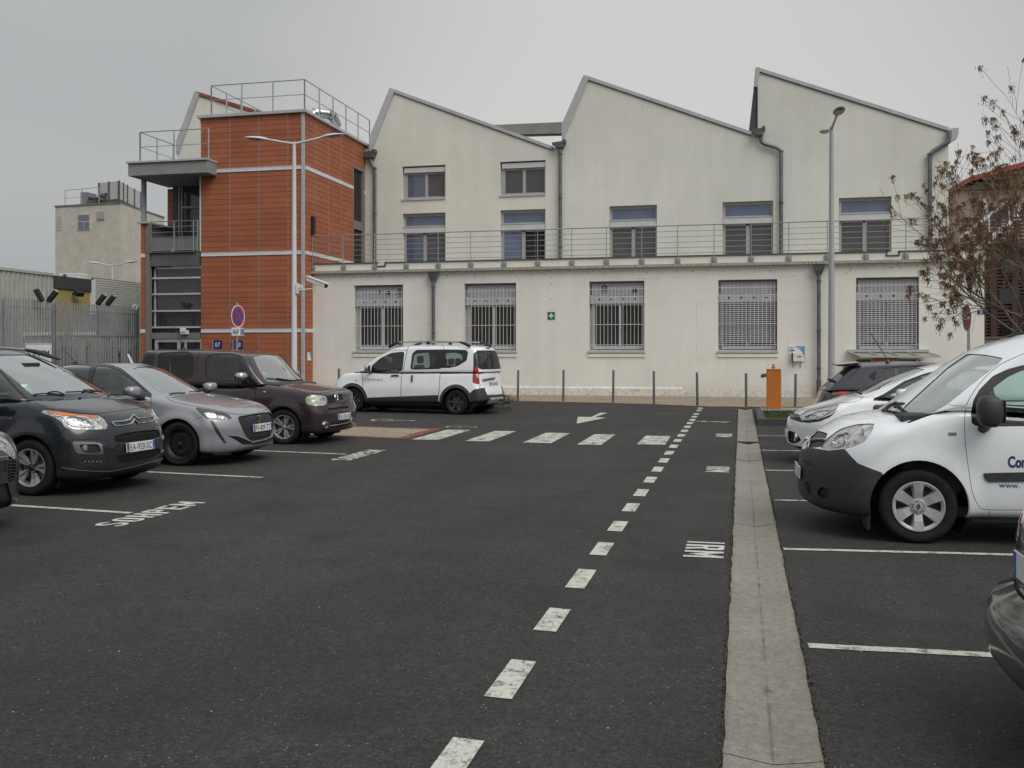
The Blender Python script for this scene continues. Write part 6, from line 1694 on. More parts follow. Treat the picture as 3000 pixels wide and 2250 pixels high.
        for i in range(n):
            p, q = poly[i], poly[(i+1) % n]
            if hypot(p[0]-q[0], p[1]-q[1]) < 1e-6: continue
            a0, a1, b0, b1 = min(p[0], q[0]), max(p[0], q[0]), min(p[1], q[1]), max(p[1], q[1])
            sel = [F for F, b in cand.items() if not (b[1] < a0 or b[0] > a1 or b[3] < b0 or b[2] > b1)]
            if not sel: continue
            co, no = pl(p, q)
            if no.length < 1e-12: continue
            no.normalize(); sel2 = []
            for F in sel:
                ds = [(v.co-co).dot(no) for v in F.verts]
                if min(ds) < -1e-6 and max(ds) > 1e-6: sel2.append(F)
            if not sel2: continue
            E = {e for F in sel2 for e in F.edges}; V = {v for F in sel2 for v in F.verts}
            r = bmesh.ops.bisect_plane(bm, geom=list(sel2)+list(E)+list(V), dist=1e-6, plane_co=co, plane_no=no)
            for g in r['geom']:
                if isinstance(g, bmesh.types.BMFace) and g.is_valid: cand[g] = bb(g)
            cand = {F: b for F, b in cand.items() if F.is_valid}
        res = []
        for F in cand:
            if not F.is_valid: continue
            c = F.calc_center_median(); u, v = f(c)
            if inpoly(u, v, poly): res.append(F)
        return res
    def part(s, bm, faces, name, mat, depth=0.0, rim=None, parent=None, off=0.0, keep=False, noobj=False):
        if not faces: return None
        L = bm.verts.layers.float_vector['n0']; vm = {}; nb = bmesh.new(); LN = nb.verts.layers.float_vector.new('n0')
        fs = set(faces)
        for F in faces:
            for v in F.verts:
                if v not in vm:
                    n = Vector(v[L]).normalized(); nv = nb.verts.new(v.co-n*(depth-off)); nv[LN] = n; vm[v] = nv
        for F in faces:
            try: nf = nb.faces.new([vm[v] for v in F.verts]); nf.smooth = True
            except ValueError: pass
        if depth > .0015:
            rv = {}
            for F in faces:
                for l in F.loops:
                    e = l.edge
                    if sum(1 for g in e.link_faces if g in fs) == 1:
                        a, b = l.vert, l.link_loop_next.vert
                        for v in (a, b):
                            if v not in rv:
                                n = Vector(v[L]).normalized(); o1 = nb.verts.new(v.co); o2 = nb.verts.new(v.co-n*depth); o1[LN] = n; o2[LN] = n; rv[v] = (o1, o2)
                        try:
                            nf = nb.faces.new([rv[b][0], rv[a][0], rv[a][1], rv[b][1]]); nf.material_index = 1
                        except ValueError: pass
        if not keep: bmesh.ops.delete(bm, geom=list(fs), context='FACES')
        return s.emit(nb, name, [mat, rim or M['seam']], parent or s.root)
    def emit(s, bm, name, mats, parent):
        L = bm.verts.layers.float_vector.get('n0'); me = D.meshes.new(name)
        ns = [tuple(v[L]) for v in bm.verts] if L else None
        flat = [f.material_index == 1 for f in bm.faces]
        bm.to_mesh(me); bm.free()
        for m_ in mats: me.materials.append(m_)
        me.shade_smooth()
        if ns:
            me.attributes.remove(me.attributes['n0'])
            ln = [None]*len(me.loops)
            for p in me.polygons:
                for li in p.loop_indices:
                    n = ns[me.loops[li].vertex_index]
                    ln[li] = tuple(p.normal) if p.material_index == 1 else n
            me.normals_split_custom_set(ln)
        o = D.objects.new(name, me); COL.objects.link(o); o.parent = parent; return o
    def both(s, bm, poly, name, mat, kind='cam', mirror=True, **k):
        r = []
        for m_ in ((False, True) if mirror else (False,)):
            r.append(s.part(bm, s.cut(bm, poly, kind, m_), name, mat, **k))
        return r
    def seam(s, bm, path, w_=2.2, kind='cam', mirror=True, depth=.006, smooth=True, name='panel_gap'):
        if smooth: path = crv(path, 3)
        for m_ in ((False, True) if mirror else (False,)):
            f = s.cut(bm, ribbon(path, w_), kind, m_); s.part(bm, f, name, M['seam'], depth)
    # ---------------- helpers on the surface
    def pin(s, u, v, lift=0.0, which='lu'):
        t = (u-HX)/FPX; w_ = Vector((t*CS-SN, CS+t*SN, -(v-HY)/FPX)); d = (s.inv.to_3x3() @ w_).normalized(); best = None
        for c, b in (('l', s.bl), ('u', s.bu)):
            if c in which:
                h = b.ray_cast(s.cam, d)
                if h[0] is not None and (best is None or h[3] < best[3]): best = h
        if best is None: return None
        return best[0]+best[1]*lift
    def line(s, path, r, name, mat, lift=.0, mirror=False, n=6, which='lu', smooth=True, parent=None):
        if smooth: path = crv(path, 3)
        pts = [p for p in (s.pin(u, v, lift, which) for u, v in path) if p is not None]
        if len(pts) < 2: return
        for sg in ((1, -1) if mirror else (1,)):
            m_ = MB(); m_.tube([(p.x, p.y*sg, p.z) for p in pts], r, n); o = m_.build(name, mat, parent or s.root, smooth=True)
        return o
    def arches(s, lip=None, clad=0.0, clad_mat=None):
        S = s.S
        for wx in (0, -S['WB']):
            R = S['RA']; circ = lambda r: [(wx+r*cos(a), S['R']+r*sin(a)*1.0) for a in [2*pi*i/44 for i in range(44)]]
            for mir in (False, True):
                if clad:
                    f2 = s.cut(s.lower, circ(R+clad), 'side', mir)
                    f1 = s.cut(s.lower, circ(R), 'side', mir); f1s = set(f1); f2 = [F for F in s.cut(s.lower, circ(R+clad), 'side', mir) if F not in f1s]
                    s.part(s.lower, f2, 'arch_cladding', clad_mat or M['matte_trim'], off=.012, depth=.0)
                    f1 = [F for F in f1 if F.is_valid]
                else: f1 = s.cut(s.lower, circ(R), 'side', mir)
                bmesh.ops.delete(s.lower, geom=f1, context='FACES')
                sg = -1 if mir else 1
                if not clad:
                    es = [e for e in s.lower.edges if e.is_boundary and all(abs(hypot(v.co.x-wx, v.co.z-S['R'])-R) < .006 and v.co.y*sg > .2 for v in e.verts)]
                    if es:
                        g = bmesh.ops.extrude_edge_only(s.lower, edges=es); L = s.lower.verts.layers.float_vector['n0']
                        for v in [x for x in g['geom'] if isinstance(x, bmesh.types.BMVert)]: v.co.y -= sg*.045; v[L] = Vector((-(v.co.x-wx), 0, -(v.co.z-S['R']))).normalized()
                yo, yi = S['W']*.97*sg, (S['W']-.36)*sg; m_ = MB(); A = [radians(-35+250*i/20) for i in range(21)]
                Rl = R+.012
                vs = [(wx+Rl*cos(a), yo-.03*sg, S['R']+Rl*sin(a)) for a in A]+[(wx+Rl*cos(a), yi, S['R']+Rl*sin(a)) for a in A]
                m_.add(vs, [(i, i+1, 22+i, 21+i) for i in range(20)]+[tuple(range(21, 42))]); m_.build('wheel_arch_liner', M['black'], s.root)
    def interior(s, ws_x, seats=(-.95, -1.85), z0=.30, zh=1.28, dash_z=.98, rhd=False, back_z=1.0):
        S = s.S; W = S['wb']-.1; r = s.root
        m_ = MB(); m_.box(-(S['WB']+.45), -.25, -W, W, .22, .30); m_.build('cabin_floor', M['seat'], r)
        m_ = MB(); m_.prismY([(ws_x+.12, .35), (ws_x+.12, dash_z), (ws_x-.22, dash_z+.02), (ws_x-.45, dash_z-.1), (ws_x-.5, .6), (ws_x-.3, .35)], -W, W); m_.build('dashboard', M['dash'], r, bevel=.02)
        m_ = MB(); c = Vector((ws_x-.62, .36, dash_z-.03)); R_m = Matrix.Translation(c) @ Matrix.Rotation(radians(62), 4, 'Y'); pts = [R_m @ Vector((.18*cos(a), .18*sin(a), 0)) for a in [2*pi*i/20 for i in range(21)]]
        m_.tube(pts, .014, 6, caps=False); m_.tube([R_m @ Vector((-.17, 0, 0)), R_m @ Vector((.17, 0, 0))], .016, 5); m_.tube([R_m @ Vector((0, -.17, 0)), R_m @ Vector((0, .17, 0))], .016, 5); m_.build('steering_wheel', M['dash'], r, smooth=True)
        def seat(x, y, w_, hz, hb=True):
            m2 = MB(); m2.prismY([(x+.5, .32), (x+.5, .55), (x+.05, .52), (x-.16, hz-.16), (x-.22, hz-.14), (x-.26, hz-.2), (x-.1, .32)], y-w_/2, y+w_/2); m2.build('seat', M['seat'], r, bevel=.035)
        for y in (-.36, .36): 
            seat(seats[0], y, .50, zh); m2 = MB(); m2.box(seats[0]-.28, seats[0]-.17, y-.13, y+.13, zh-.11, zh+.10); m2.build('headrest', M['seat'], r, bevel=.035)
        seat(seats[1], 0, 1.25, zh-.06)
        for y in (-.42, 0, .42): m2 = MB(); m2.box(seats[1]-.30, seats[1]-.2, y-.12, y+.12, zh-.15, zh+.03); m2.build('headrest', M['seat'], r, bevel=.03)
    def wheel(s, style, x, y, R, W_=.20, rimR=None, steer=0, prm=None):
        sg = 1 if y > 0 else -1; rimR = rimR or R*.68
        root = D.objects.new('wheel', None); COL.objects.link(root); root.parent = s.root; root.location = (x, y, R); root.rotation_euler = (0, 0, radians(steer))
        h = W_/2; prof = [(rimR, -h*.80), (rimR+.02, -h*.92), (R*.88, -h), (R*.955, -h*.93), (R*.985, -h*.72), (R, -h*.5), (R, h*.5), (R*.985, h*.72), (R*.955, h*.93), (R*.88, h), (rimR+.02, h*.92), (rimR, h*.80)]
        m_ = MB(); m_.lathe(prof, axis='y', n=48); 
        m_.build('tyre', M['tyre'], root, smooth=50)
        m_ = MB(); k = 60
        for i in range(k):          # tread blocks on the shoulder
            a = 2*pi*i/k; c_, s_ = cos(a), sin(a)
            for q in (-1, 1):
                u = Vector((-s_, 0, c_)); rr_ = Vector((c_, 0, s_)); b = rr_*(R*.972)+Vector((0, q*h*.74, 0)); ww = R*pi/k*.62
                p = [b-u*ww, b+u*ww, b+u*ww+Vector((0, q*h*.14, 0))-rr_*.012, b-u*ww+Vector((0, q*h*.14, 0))-rr_*.012]; m_.add([v+rr_*.010 for v in p]+[v-rr_*.012 for v in p], [(0,1,2,3),(0,1,5,4),(1,2,6,5),(2,3,7,6),(3,0,4,7)])
        o = m_.build('tread_blocks', M['tyre'], root); o['kind'] = 'stuff'
        yo = sg*h; P = prm or {}
        mt = P.get('mat', M['rim_silver'])
        m_ = MB(); m_.lathe([(rimR*1.0, yo*.86), (rimR*1.005, yo*.93), (rimR*.965, yo*.93), (rimR*.93, yo*.80), (rimR*.91, yo*.2), (rimR*.90, -yo*.6)], axis='y', n=40); m_.build('rim', mt if style != 'steel' else M['steel_black'], root, smooth=40)
        m_ = MB(); m_.lathe([(.001, yo*.15), (rimR*.70, yo*.15), (rimR*.72, yo*.10), (rimR*.72, -yo*.1)], axis='y', n=28); m_.build('brake_disc', M['brake'], root)
        m_ = MB(); m_.lathe([(rimR*.7, -yo*.15), (rimR*.92, -yo*.2)], axis='y', n=28); m_.build('hub_backing', M['black'], root)
        def spoke(ang, r0, r1, w0, w1, y0, y1, th, mt_, name='spoke', mid=None):
            m2 = MB(); ca, sa = cos(ang), sin(ang); secs = [(r0, w0, y0)]+([mid] if mid else [])+[(r1, w1, y1)]
            rings = []
            for r_, w_, yy_ in secs:
                for dw, dy in ((-w_, -th), (-w_*.72, 0), (w_*.72, 0), (w_, -th)): rings.append((r_*ca-dw*sa, sg*(yy_+dy), r_*sa+dw*ca))
            fs = []
            for i in range(len(secs)-1):
                for q in range(3): fs.append((i*4+q, i*4+q+1, i*4+5+q, i*4+4+q))
            m2.add(rings, fs); return m2.build(name, mt_, root)
        H = h
        if style == 'ten':       # five pairs of slim flared spokes
            for i in range(5):
                for d_ in (-.24, .24): spoke(2*pi*i/5+d_*.8, rimR*.2, rimR*.97, .012, .034, H*.60, H*.86, .03, mt, mid=(rimR*.6, .020, H*.62))
        elif style == 'twin':    # five double spokes
            for i in range(5):
                for d_ in (-.17, .17): spoke(2*pi*i/5+d_, rimR*.22, rimR*.97, .017, .020, H*.6, H*.84, .035, mt)
        elif style == 'six':
            for i in range(6): spoke(2*pi*i/6+.1, rimR*.15, rimR*.97, .022, .040, H*.62, H*.84, .035, mt, mid=(rimR*.62, .024, H*.66))
        elif style == 'cap':     # plastic trim with six broad flat spokes
            m2 = MB(); m2.lathe([(rimR*1.02, H*.93*sg), (rimR*1.0, H*.98*sg), (rimR*.95, H*.98*sg), (rimR*.86, H*.78*sg)], axis='y', n=40); m2.build('trim_ring', mt, root, smooth=40)
            m2 = MB(); m2.lathe([(.001, H*.40*sg), (rimR*.90, H*.42*sg)], axis='y', n=30); m2.build('steel_wheel', M['steel_black'], root)
            for i in range(6): spoke(2*pi*i/6+P.get('rot', .0), rimR*.26, rimR*.955, .045, .063, H*.70, H*.97, .055, mt, mid=(rimR*.6, .047, H*.90))
            m2 = MB(); m2.lathe([(rimR*.31, H*.68*sg), (rimR*.30, H*.80*sg), (rimR*.2, H*.86*sg), (.001, H*.87*sg)], axis='y', n=24); m2.build('hub_dish', mt, root, smooth=40)
            m2 = MB(); m2.lathe([(rimR*.235, H*.88*sg), (rimR*.215, H*.885*sg)], axis='y', n=24); m2.build('cap_ring', M['ink'], root)
            for i in range(6):
                a = 2*pi*i/6+P.get('rot', .0); q = Matrix.Rotation(-a, 4, 'Y'); m2 = MB(); m2.box(rimR*.17, rimR*.29, H*.865*sg, H*.895*sg, -.005, .005); m2.xf(q); m2.build('cap_slot', mt, root)
            m2 = MB(); m2.prismY([(0, .03), (.018, 0), (0, -.03), (-.018, 0)], H*.86*sg, H*.90*sg); m2.build('cap_badge', M['chrome'], root)
            for i in range(6):
                a = 2*pi*(i+.5)/6+P.get('rot', .0); m2 = MB(); m2.disc((rimR*.60*cos(a), H*.44*sg, rimR*.60*sin(a)), .030, (0, sg, 0), 10); m2.build('vent_hole', M['ink'], root)
        elif style == 'steel':
            m2 = MB(); m2.lathe([(rimR*.95, H*.72*sg), (rimR*.82, H*.30*sg), (rimR*.66, H*.46*sg), (rimR*.5, H*.52*sg), (rimR*.32, H*.36*sg), (rimR*.18, H*.4*sg), (.001, H*.4*sg)], axis='y', n=36); m2.build('wheel_disc', M['steel_black'], root, smooth=True)
            for i in range(12):
                a = 2*pi*i/12; m2 = MB(); c_ = (rimR*.76*cos(a), H*.40*sg, rimR*.76*sin(a)); m2.disc(c_, .022, (cos(a)*.55, sg, sin(a)*.55), 10, ry=.014); m2.build('vent_hole', M['ink'], root)
        m2 = MB(); m2.lathe([(rimR*.17, H*.5*sg), (rimR*.17, H*.74*sg), (rimR*.14, H*.82*sg), (.001, H*.84*sg)], axis='y', n=20); m2.build('centre_cap', P.get('cap', mt), root, smooth=40)
        if style != 'cap':
            for i in range(5):
                a = 2*pi*i/5+.3; m2 = MB(); m2.tube([(rimR*.3*cos(a), H*.35*sg, rimR*.3*sin(a)), (rimR*.3*cos(a), H*.62*sg, rimR*.3*sin(a))], .011, 6); m2.build('wheel_nut', M['trim'], root)
        return root
    def wheels(s, style, prm=None, W_=.20, steer=0, rimR=None):
        S = s.S; y = S['W']*S.get('track', .985)-W_/2
        for x in (0, -S['WB']):
            for sg in (1, -1): s.wheel(style, x, sg*y, S['R'], W_, rimR, steer if x == 0 else 0, prm)
    def plate(s, x, y, z, txt, tilt=0, rear=False, w_=.52, h=.11, yaw=0):
        g = D.objects.new('number_plate', None); COL.objects.link(g); g.parent = s.root; g.location = (x, y, z); g.rotation_euler = (0, radians(tilt), radians(yaw)+(pi if rear else 0))
        m_ = MB(); m_.box(-.012, 0, -w_/2, w_/2, -h/2, h/2); m_.build('plate_board', M['plate_white'], g, bevel=.003)
        for a in (-1, 1): m_ = MB(); m_.box(.0, .0015, a*(w_/2-.045), a*(w_/2-.003), -h/2+.003, h/2-.003); m_.build('blue_strip', M['plate_blue'], g)
        if txt:
         o = text_mesh('plate_number', txt, M['ink'], Matrix(), 1, 1, depth=.0, bold=.0); xs = [v.co.x for v in o.data.vertices]; ys = [v.co.y for v in o.data.vertices]
         tw_, th_ = w_*.76, h*.70; x0, x1, y0, y1 = min(xs), max(xs), min(ys), max(ys)
         for v in o.data.vertices: v.co = Vector((.0022, -tw_/2+(v.co.x-x0)/(x1-x0)*tw_, -th_/2+(v.co.y-y0)/(y1-y0)*th_))
         o.parent = g
        t2 = text_mesh('plate_region', '63', M['plate_white'], frameM((.0025, w_/2-.038, -h/2+.012), (0,1,0), (0,0,1)), .034, .8, None, 0); t2.parent = g
        t3 = text_mesh('plate_country', 'F', M['plate_white'], frameM((.0025, -w_/2+.012, -h/2+.012), (0,1,0), (0,0,1)), .034, .8, None, 0); t3.parent = g
        return g
    def mirror(s, x, y, z, mat, w_=.21, h=.15, d=.11, base=None, bx=None, both=True):
        base = base or M['trim']
        for sg in ((1, -1) if both else (1,)):
            g = D.objects.new('door_mirror', None); COL.objects.link(g); g.parent = s.root; g.location = (x, abs(y)*sg, z)
            m_ = MB(); n = 14; rings = []
            for t_ in (-.5, -.42, -.2, .1, .32, .46, .5):
                k = sqrt(max(0, 1-abs(2*t_)**4)); k = max(k, .0) if t_ > -.5 else .0
                k = max(k, .55) if t_ < -.3 else k
                rings.append([(t_*d if True else 0, 0, 0)]*0+[(t_*d*1.0, sg*0, 0)]*0+[(t_*d, w_/2*(max(k, .02))*math.copysign(abs(cos(a))**.55, cos(a)), h/2*max(k, .02)*math.copysign(abs(sin(a))**.55, sin(a))) for a in [2*pi*i/n for i in range(n)]])
            vs = [v for r in rings for v in r]; fs = [(i*n+k, i*n+(k+1)%n, (i+1)*n+(k+1)%n, (i+1)*n+k) for i in range(len(rings)-1) for k in range(n)]+[tuple(range(n))[::-1], tuple(range((len(rings)-1)*n, len(rings)*n))]
            m_.add(vs, fs); m_.build('mirror_shell', mat, g, smooth=60)
            m_ = MB(); m_.box(-d*.515, -d*.50, -w_*.36, w_*.36, -h*.36, h*.36); m_.build('mirror_glass', M['chrome'], g)
            m_ = MB(); m_.tube([(0, 0, -h*.3), (-.0, -sg*w_*.55, -h*.55), (.02, -sg*(w_*.5+.09), -h*.6)], [.04, .032, .045], 8); m_.build('mirror_arm', base, g, smooth=True)
    def front_x(s, z, y=0):
        h = s.bl.ray_cast(Vector((4, y, z)), Vector((-1, 0, 0))); return h[0].x if h[0] is not None else s.S['FO']
    def decal(s, txt, M_, size, mat, name='lettering', sx=1.0, lift=.003, bold=0):
        o = text_mesh(name, txt, mat, M_, size, sx, None, 0, bold=bold)
        for v in o.data.vertices:
            h = s.bl.find_nearest(v.co)
            if h[0] is not None: v.co = h[0]+h[1]*lift
        o.parent = s.root; return o
    def finish(s):
        """drop the hidden faces, then write the shell"""
        S = s.S; lo, up = s.lower, s.upper; ws, rw = pchip(S['ws']), pchip(S['rw'])
        dl = [F for F in lo.faces if F.normal.z > .6 and rw(.95)+.1 < F.calc_center_median().x < ws(1.0)-.18 and abs(F.calc_center_median().y) < S['wb']-.06 and F.calc_center_median().z > .6]
        bmesh.ops.delete(lo, geom=dl, context='FACES')
        dl = [F for F in up.faces if F.normal.z < -.5]; bmesh.ops.delete(up, geom=dl, context='FACES')
        for bm, nm in ((lo, 'body'), (up, 'cabin_shell')): s.emit(bm, nm, [s.paint], s.root)
K1 = Kf(0, 900); K3 = Kf(350, 700); KD = Kf(900, 700); KR = Kf(2200, 1000)
def lampset(c, poly, mat, name='headlight', rimw=1.0, depth=.006):
    return c.both(c.lower, poly, name, mat, depth=depth)
def ellipse(cx, cy, rx, ry, n=16, a=0): return [(cx+rx*cos(t)*cos(a)-ry*sin(t)*sin(a), cy+rx*cos(t)*sin(a)+ry*sin(t)*cos(a)) for t in [2*pi*i/n for i in range(n)]]
SIDE_GEN = [(.15, .955), (.30, .985), (.45, 1.0), (.62, 1.0), (.75, .985), (.9, .955), (1.05, .925)]
# ------------------------------------------------------------------ dark grey MPV
def car_mpv():
    S = dict(paint=paint('slate_paint', (.013, .017, .022), .35, .30, .0, .08), FO=.82, WB=2.54, RO=.72, W=.865, R=.315, RA=.375,
        deck=[(.86, .80), (.74, .885), (.60, .935), (.30, 1.01), (.02, 1.07), (-.15, 1.09), (-.8, 1.07), (-2.6, 1.10), (-3.3, 1.10)],
        bottom=[(.9, .24), (.6, .17), (.3, .19), (-.4, .20), (-2.6, .20), (-3.3, .30)],
        nose=[(.10, .09), (.2, .03), (.30, .0), (.5, .0), (.62, .012), (.75, .05), (.85, .11), (.95, .2)], tail=[(.2, .06), (.4, 0), (.7, .02), (1.1, .08)],
        plan=[(-3.3, .95), (-2.6, .99), (-1.3, 1), (0, .995), (.5, .97), (.85, .93)], side=SIDE_GEN, kf=.30, pf=2.8,
        ws=[(.95, .16), (1.08, .0), (1.2, -.20), (1.35, -.47), (1.5, -.82), (1.58, -1.05), (1.7, -1.5)], rw=[(1.0, -3.16), (1.3, -3.06), (1.55, -2.85)],
        roof=[(.3, 1.60), (-.8, 1.60), (-1.2, 1.625), (-1.8, 1.64), (-2.6, 1.60), (-3.1, 1.54)], wb=.80, wr=.60, kw=.20)
    c = CarB('parked_car', 'dark slate grey people carrier with amber-topped headlights and silver roof rails', (-7.70, 10.36), -3, S)
    lo, up = c.lower, c.upper
    c.arches()
    wsn = K1((268,716),(420,706),(640,700),(905,692),(730,570),(560,468),(430,394),(200,384),(0,385),(-150,398),(-70,440),(60,540),(160,620))
    c.part(up, c.cut(up, grow_poly(smooth_poly(wsn), 3.2)), 'windscreen_seal', M['trim'], .004, keep=False) if False else None
    f = c.cut(up, smooth_poly(wsn)); c.part(up, f, 'windscreen', M['g_wind'], .006)
    sw = smooth_poly(K1((218,748),(203,766),(0,768),(-250,762),(-430,720),(-400,560),(-250,470),(-120,450),(0,515),(110,640)))
    f = c.cut(up, sw); c.both(up, sw, 'side_window', M['g_side'], depth=.006)
    c.both(up, grow_poly(sw, 5), 'window_seal', M['trim'], depth=.002)
    c.both(up, [(-2.0, 1.16), (-2.0, 1.46), (-1.3, 1.50), (-1.22, 1.16)], 'side_window', M['g_tint'], kind='side', depth=.006, mirror=True)
    hl = smooth_poly(K1((330,850),(352,828),(480,838),(640,862),(790,868),(850,905),(876,960),(862,985),(800,990),(640,990),(532,980),(500,930),(430,885),(360,865)))
    amb = smooth_poly(K1((372,836),(500,845),(640,869),(780,874),(808,897),(700,893),(560,878),(470,878),(400,860)))
    c.both(lo, amb, 'indicator', M['lamp_amber'], depth=.003)
    inner = smooth_poly(K1((530,900),(560,880),(690,905),(745,935),(720,960),(600,950),(545,930)))
    c.both(lo, inner, 'lamp_reflector', M['lamp_clear2'], depth=.02, rim=M['chrome'])
    c.both(lo, hl, 'headlight', M['lamp_clear'], depth=.005)
    for pth in (K1((430,875),(500,885),(520,905),(545,935),(600,965),(720,968),(770,955),(750,920),(700,895),(620,885)),):
        c.line(pth, .006, 'lamp_bezel', M['sign_white'], .002, True)
    c.seam(lo, K1((285,770),(375,820),(560,850),(700,862),(785,862),(900,848),(1060,828),(1195,806)), 1.4, mirror=False)
    c.seam(lo, K1((530,985),(470,1040),(395,1095)), 1.3)
    c.seam(lo, K1((785,862),(800,880),(850,905)), 1.2)
    for pth in (K1((900,932),(985,928),(1045,915),(1078,874),(1112,903),(1180,896),(1240,888)), K1((930,963),(1000,958),(1062,944),(1085,910),(1118,942),(1180,932),(1250,918)), K1((900,932),(930,963)), K1((1240,888),(1250,918))):
        c.line(pth, .0115, 'chrome_chevron', M['chrome'], .008, smooth=False)
    for pth in (K1((985,943),(1045,930),(1080,893),(1115,922),(1230,903)),): c.line(pth, .006, 'chevron_slot', M['ink'], .0, smooth=False)
    g1 = K1((925,1045),(1000,1022),(1150,1000),(1285,990),(1302,1052),(1150,1080),(930,1098)); g2 = K1((940,1200),(1080,1190),(1180,1165),(1292,1140),(1297,1188),(1180,1242),(965,1262))
    band_ = K1((930,1112),(1040,1103),(1302,1062),(1302,1132),(1040,1180),(938,1188))
    for i, g in enumerate((g1, g2)):
        f = c.cut(lo, smooth_poly(g)); c.part(lo, f, 'grille', M['black'], .03)
    f = c.cut(lo, band_); c.part(lo, f, 'bumper_band', M['trim'], .002)
    # honeycomb wires of the grilles
    for (x0, y0, x1, y1, h0, h1) in ((932, 1050, 1296, 998, 44, 48), (948, 1207, 1290, 1150, 48, 40)):
        for r in range(4):
            pts = []
            for i in range(27):
                t = i/26; yb = y0+(y1-y0)*t; hh = h0+(h1-h0)*t; pts.append((x0+(x1-x0)*t, yb+hh*(r+.5)/4+(2.6 if (i+r) % 2 else -2.6)))
            c.line(K1(*pts), .0042, 'grille_mesh', M['trim'], -.006, smooth=False, n=4)
    fr_ = smooth_poly(K1((582,1092),(620,1086),(825,1094),(846,1188),(800,1190),(618,1190))); 
    fi = smooth_poly(K1((640,1112),(800,1108),(822,1176),(700,1182),(660,1150)))
    c.both(lo, smooth_poly(fi), 'fog_recess', M['ink'], depth=.02); c.both(lo, fr_, 'fog_surround', M['chrome_dull'], depth=.004)
    c.seam(lo, K1((556,1080),(640,1070),(860,1080),(886,1125),(882,1240),(815,1292),(660,1282),(595,1235),(565,1140),(556,1080)), 1.0)
    for x, y, r in ((697, 1140, 24),):
        p = c.pin(*K1((x, y))[0], 0); 
        for sg in (1, -1):
            m_ = MB(); m_.lathe([(.001, .004), (.028, .004), (.034, 0), (.034, -.02)], (0,0,0), 'x', 16); m_.v = [(a+p.x-.004, b+p.y*sg, z+p.z) for a, b, z in m_.v]; m_.build('fog_lamp', M['lamp_clear'], c.root, smooth=True)
    for x in (690, 722, 754, 786, 815):
        p = c.pin(*K1((x, 1253))[0], .002)
        if p: 
            for sg in (1, -1): m_ = MB(); m_.lathe([(.001, .003), (.012, 0)], (0,0,0), 'x', 10); m_.v = [(a+p.x, b+p.y*sg, z+p.z) for a, b, z in m_.v]; m_.build('running_lamp', M['chrome'], c.root)
    c.line(K1((495,1300),(640,1322),(850,1332),(980,1315),(1150,1275),(1312,1228)), .007, 'bumper_edge', S['paint'], .004)
    f = c.cut(lo, K1((500,1322),(700,1350),(900,1350),(1100,1310),(1330,1245),(1330,1300),(1200,1400),(700,1470),(480,1470))); c.part(lo, f, 'lower_lip', M['trim'], .003)
    p = c.pin(*K1((1152, 1122))[0], .01, 'l'); c.plate(p.x+.006, 0, p.z, 'EA-920-SC', -4)
    for pth in (K1((268,716),(380,705),(520,716)), K1((388,698),(455,690),(520,712)), K1((530,695),(650,690),(822,690)), K1((670,680),(720,676),(790,688))): c.line(pth, .009, 'wiper', M['black'], .012, n=5)
    for x, y in ((645, 740), (883, 722)): p = c.pin(*K1((x, y))[0], .003); m_ = MB(); m_.lathe([(.02, 0), (.016, .012), (.001, .014)], tuple(p), n=8); m_.build('washer_jet', M['trim'], c.root)
    p = c.pin(*K1((100, 897))[0], .004)
    for sg in (1, -1): m_ = MB(); m_.lathe([(.024, 0), (.018, -.006 if sg < 0 else .006), (.001, -.008 if sg < 0 else .008)], (0,0,0), 'y', 12); m_.v = [(a*1.3+p.x, b+p.y*(1 if sg > 0 else -1), z*.8+p.z) for a, b, z in m_.v]; m_.build('side_repeater', M['lamp_clear'], c.root)
    # badge near the bonnet edge
    p = c.pin(*K1((1190, 855))[0], .004); c.line(K1((1165,845),(1175,862),(1186,850),(1198,862),(1212,840)), .0045, 'script_badge', M['chrome'], .005, smooth=False)
    for a, b in ((K1((195,635),(235,622),(252,645),(212,660))), (K1((225,660),(262,655),(275,690),(240,690)))) if False else (): pass
    for q in (K1((190,640),(225,625),(245,648),(205,662)), K1((218,665),(255,658),(272,690),(238,688))):
        f = c.cut(up, q, 'cam'); 
    for u, v, mt in ((212, 643, 'paper'), (245, 675, 'sticker')):
        p = c.pin(*K1((u, v))[0], -.01, 'u')
        if p: m_ = MB(); m_.add([(p.x-.03, p.y-.05, p.z+.035), (p.x-.03, p.y+.05, p.z+.035), (p.x+.02, p.y+.05, p.z-.025), (p.x+.02, p.y-.05, p.z-.025)], [(0,1,2,3)]); m_.build('window_sticker', M[mt], c.root)
    # rails
    for sg in (1, -1):
        y = .60*sg; rz = lambda x: pchip(S['roof'])(x)-.012
        m_ = MB(); m_.tube([(-1.35, y, 1.64), (-1.9, y, 1.675), (-2.6, y, 1.65), (-2.85, y, 1.61)], .017, 8); m_.build('roof_rail', M['satin'], c.root, smooth=True)
        m_ = MB(); m_.tube([(-.82, y*.99, 1.515), (-1.0, y, 1.565), (-1.2, y, 1.615), (-1.36, y, 1.64)], [.012, .03, .030, .019], 8); m_.build('rail_foot', M['trim'], c.root, smooth=True)
        m_ = MB(); m_.tube([(-2.84, y, 1.61), (-2.95, y, 1.56)], [.019, .03], 8); m_.build('rail_foot', M['trim'], c.root, smooth=True)
    m_ = MB(); m_.lathe([(.001, 1.50), (.0, 1.5)], n=3) if False else None
    c.mirror(-.50, .99, 1.02, S['paint'], .22, .16, .15)
    m_ = MB(); m_.box(-.78, -.70, -.12, .12, 1.42, 1.48); m_.build('rear_view_mirror', M['trim'], c.root, bevel=.01)
    c.interior(.0); c.wheels('ten', dict(mat=M['rim_silver'], cap=M['trim']), .205)
    c.finish(); return c
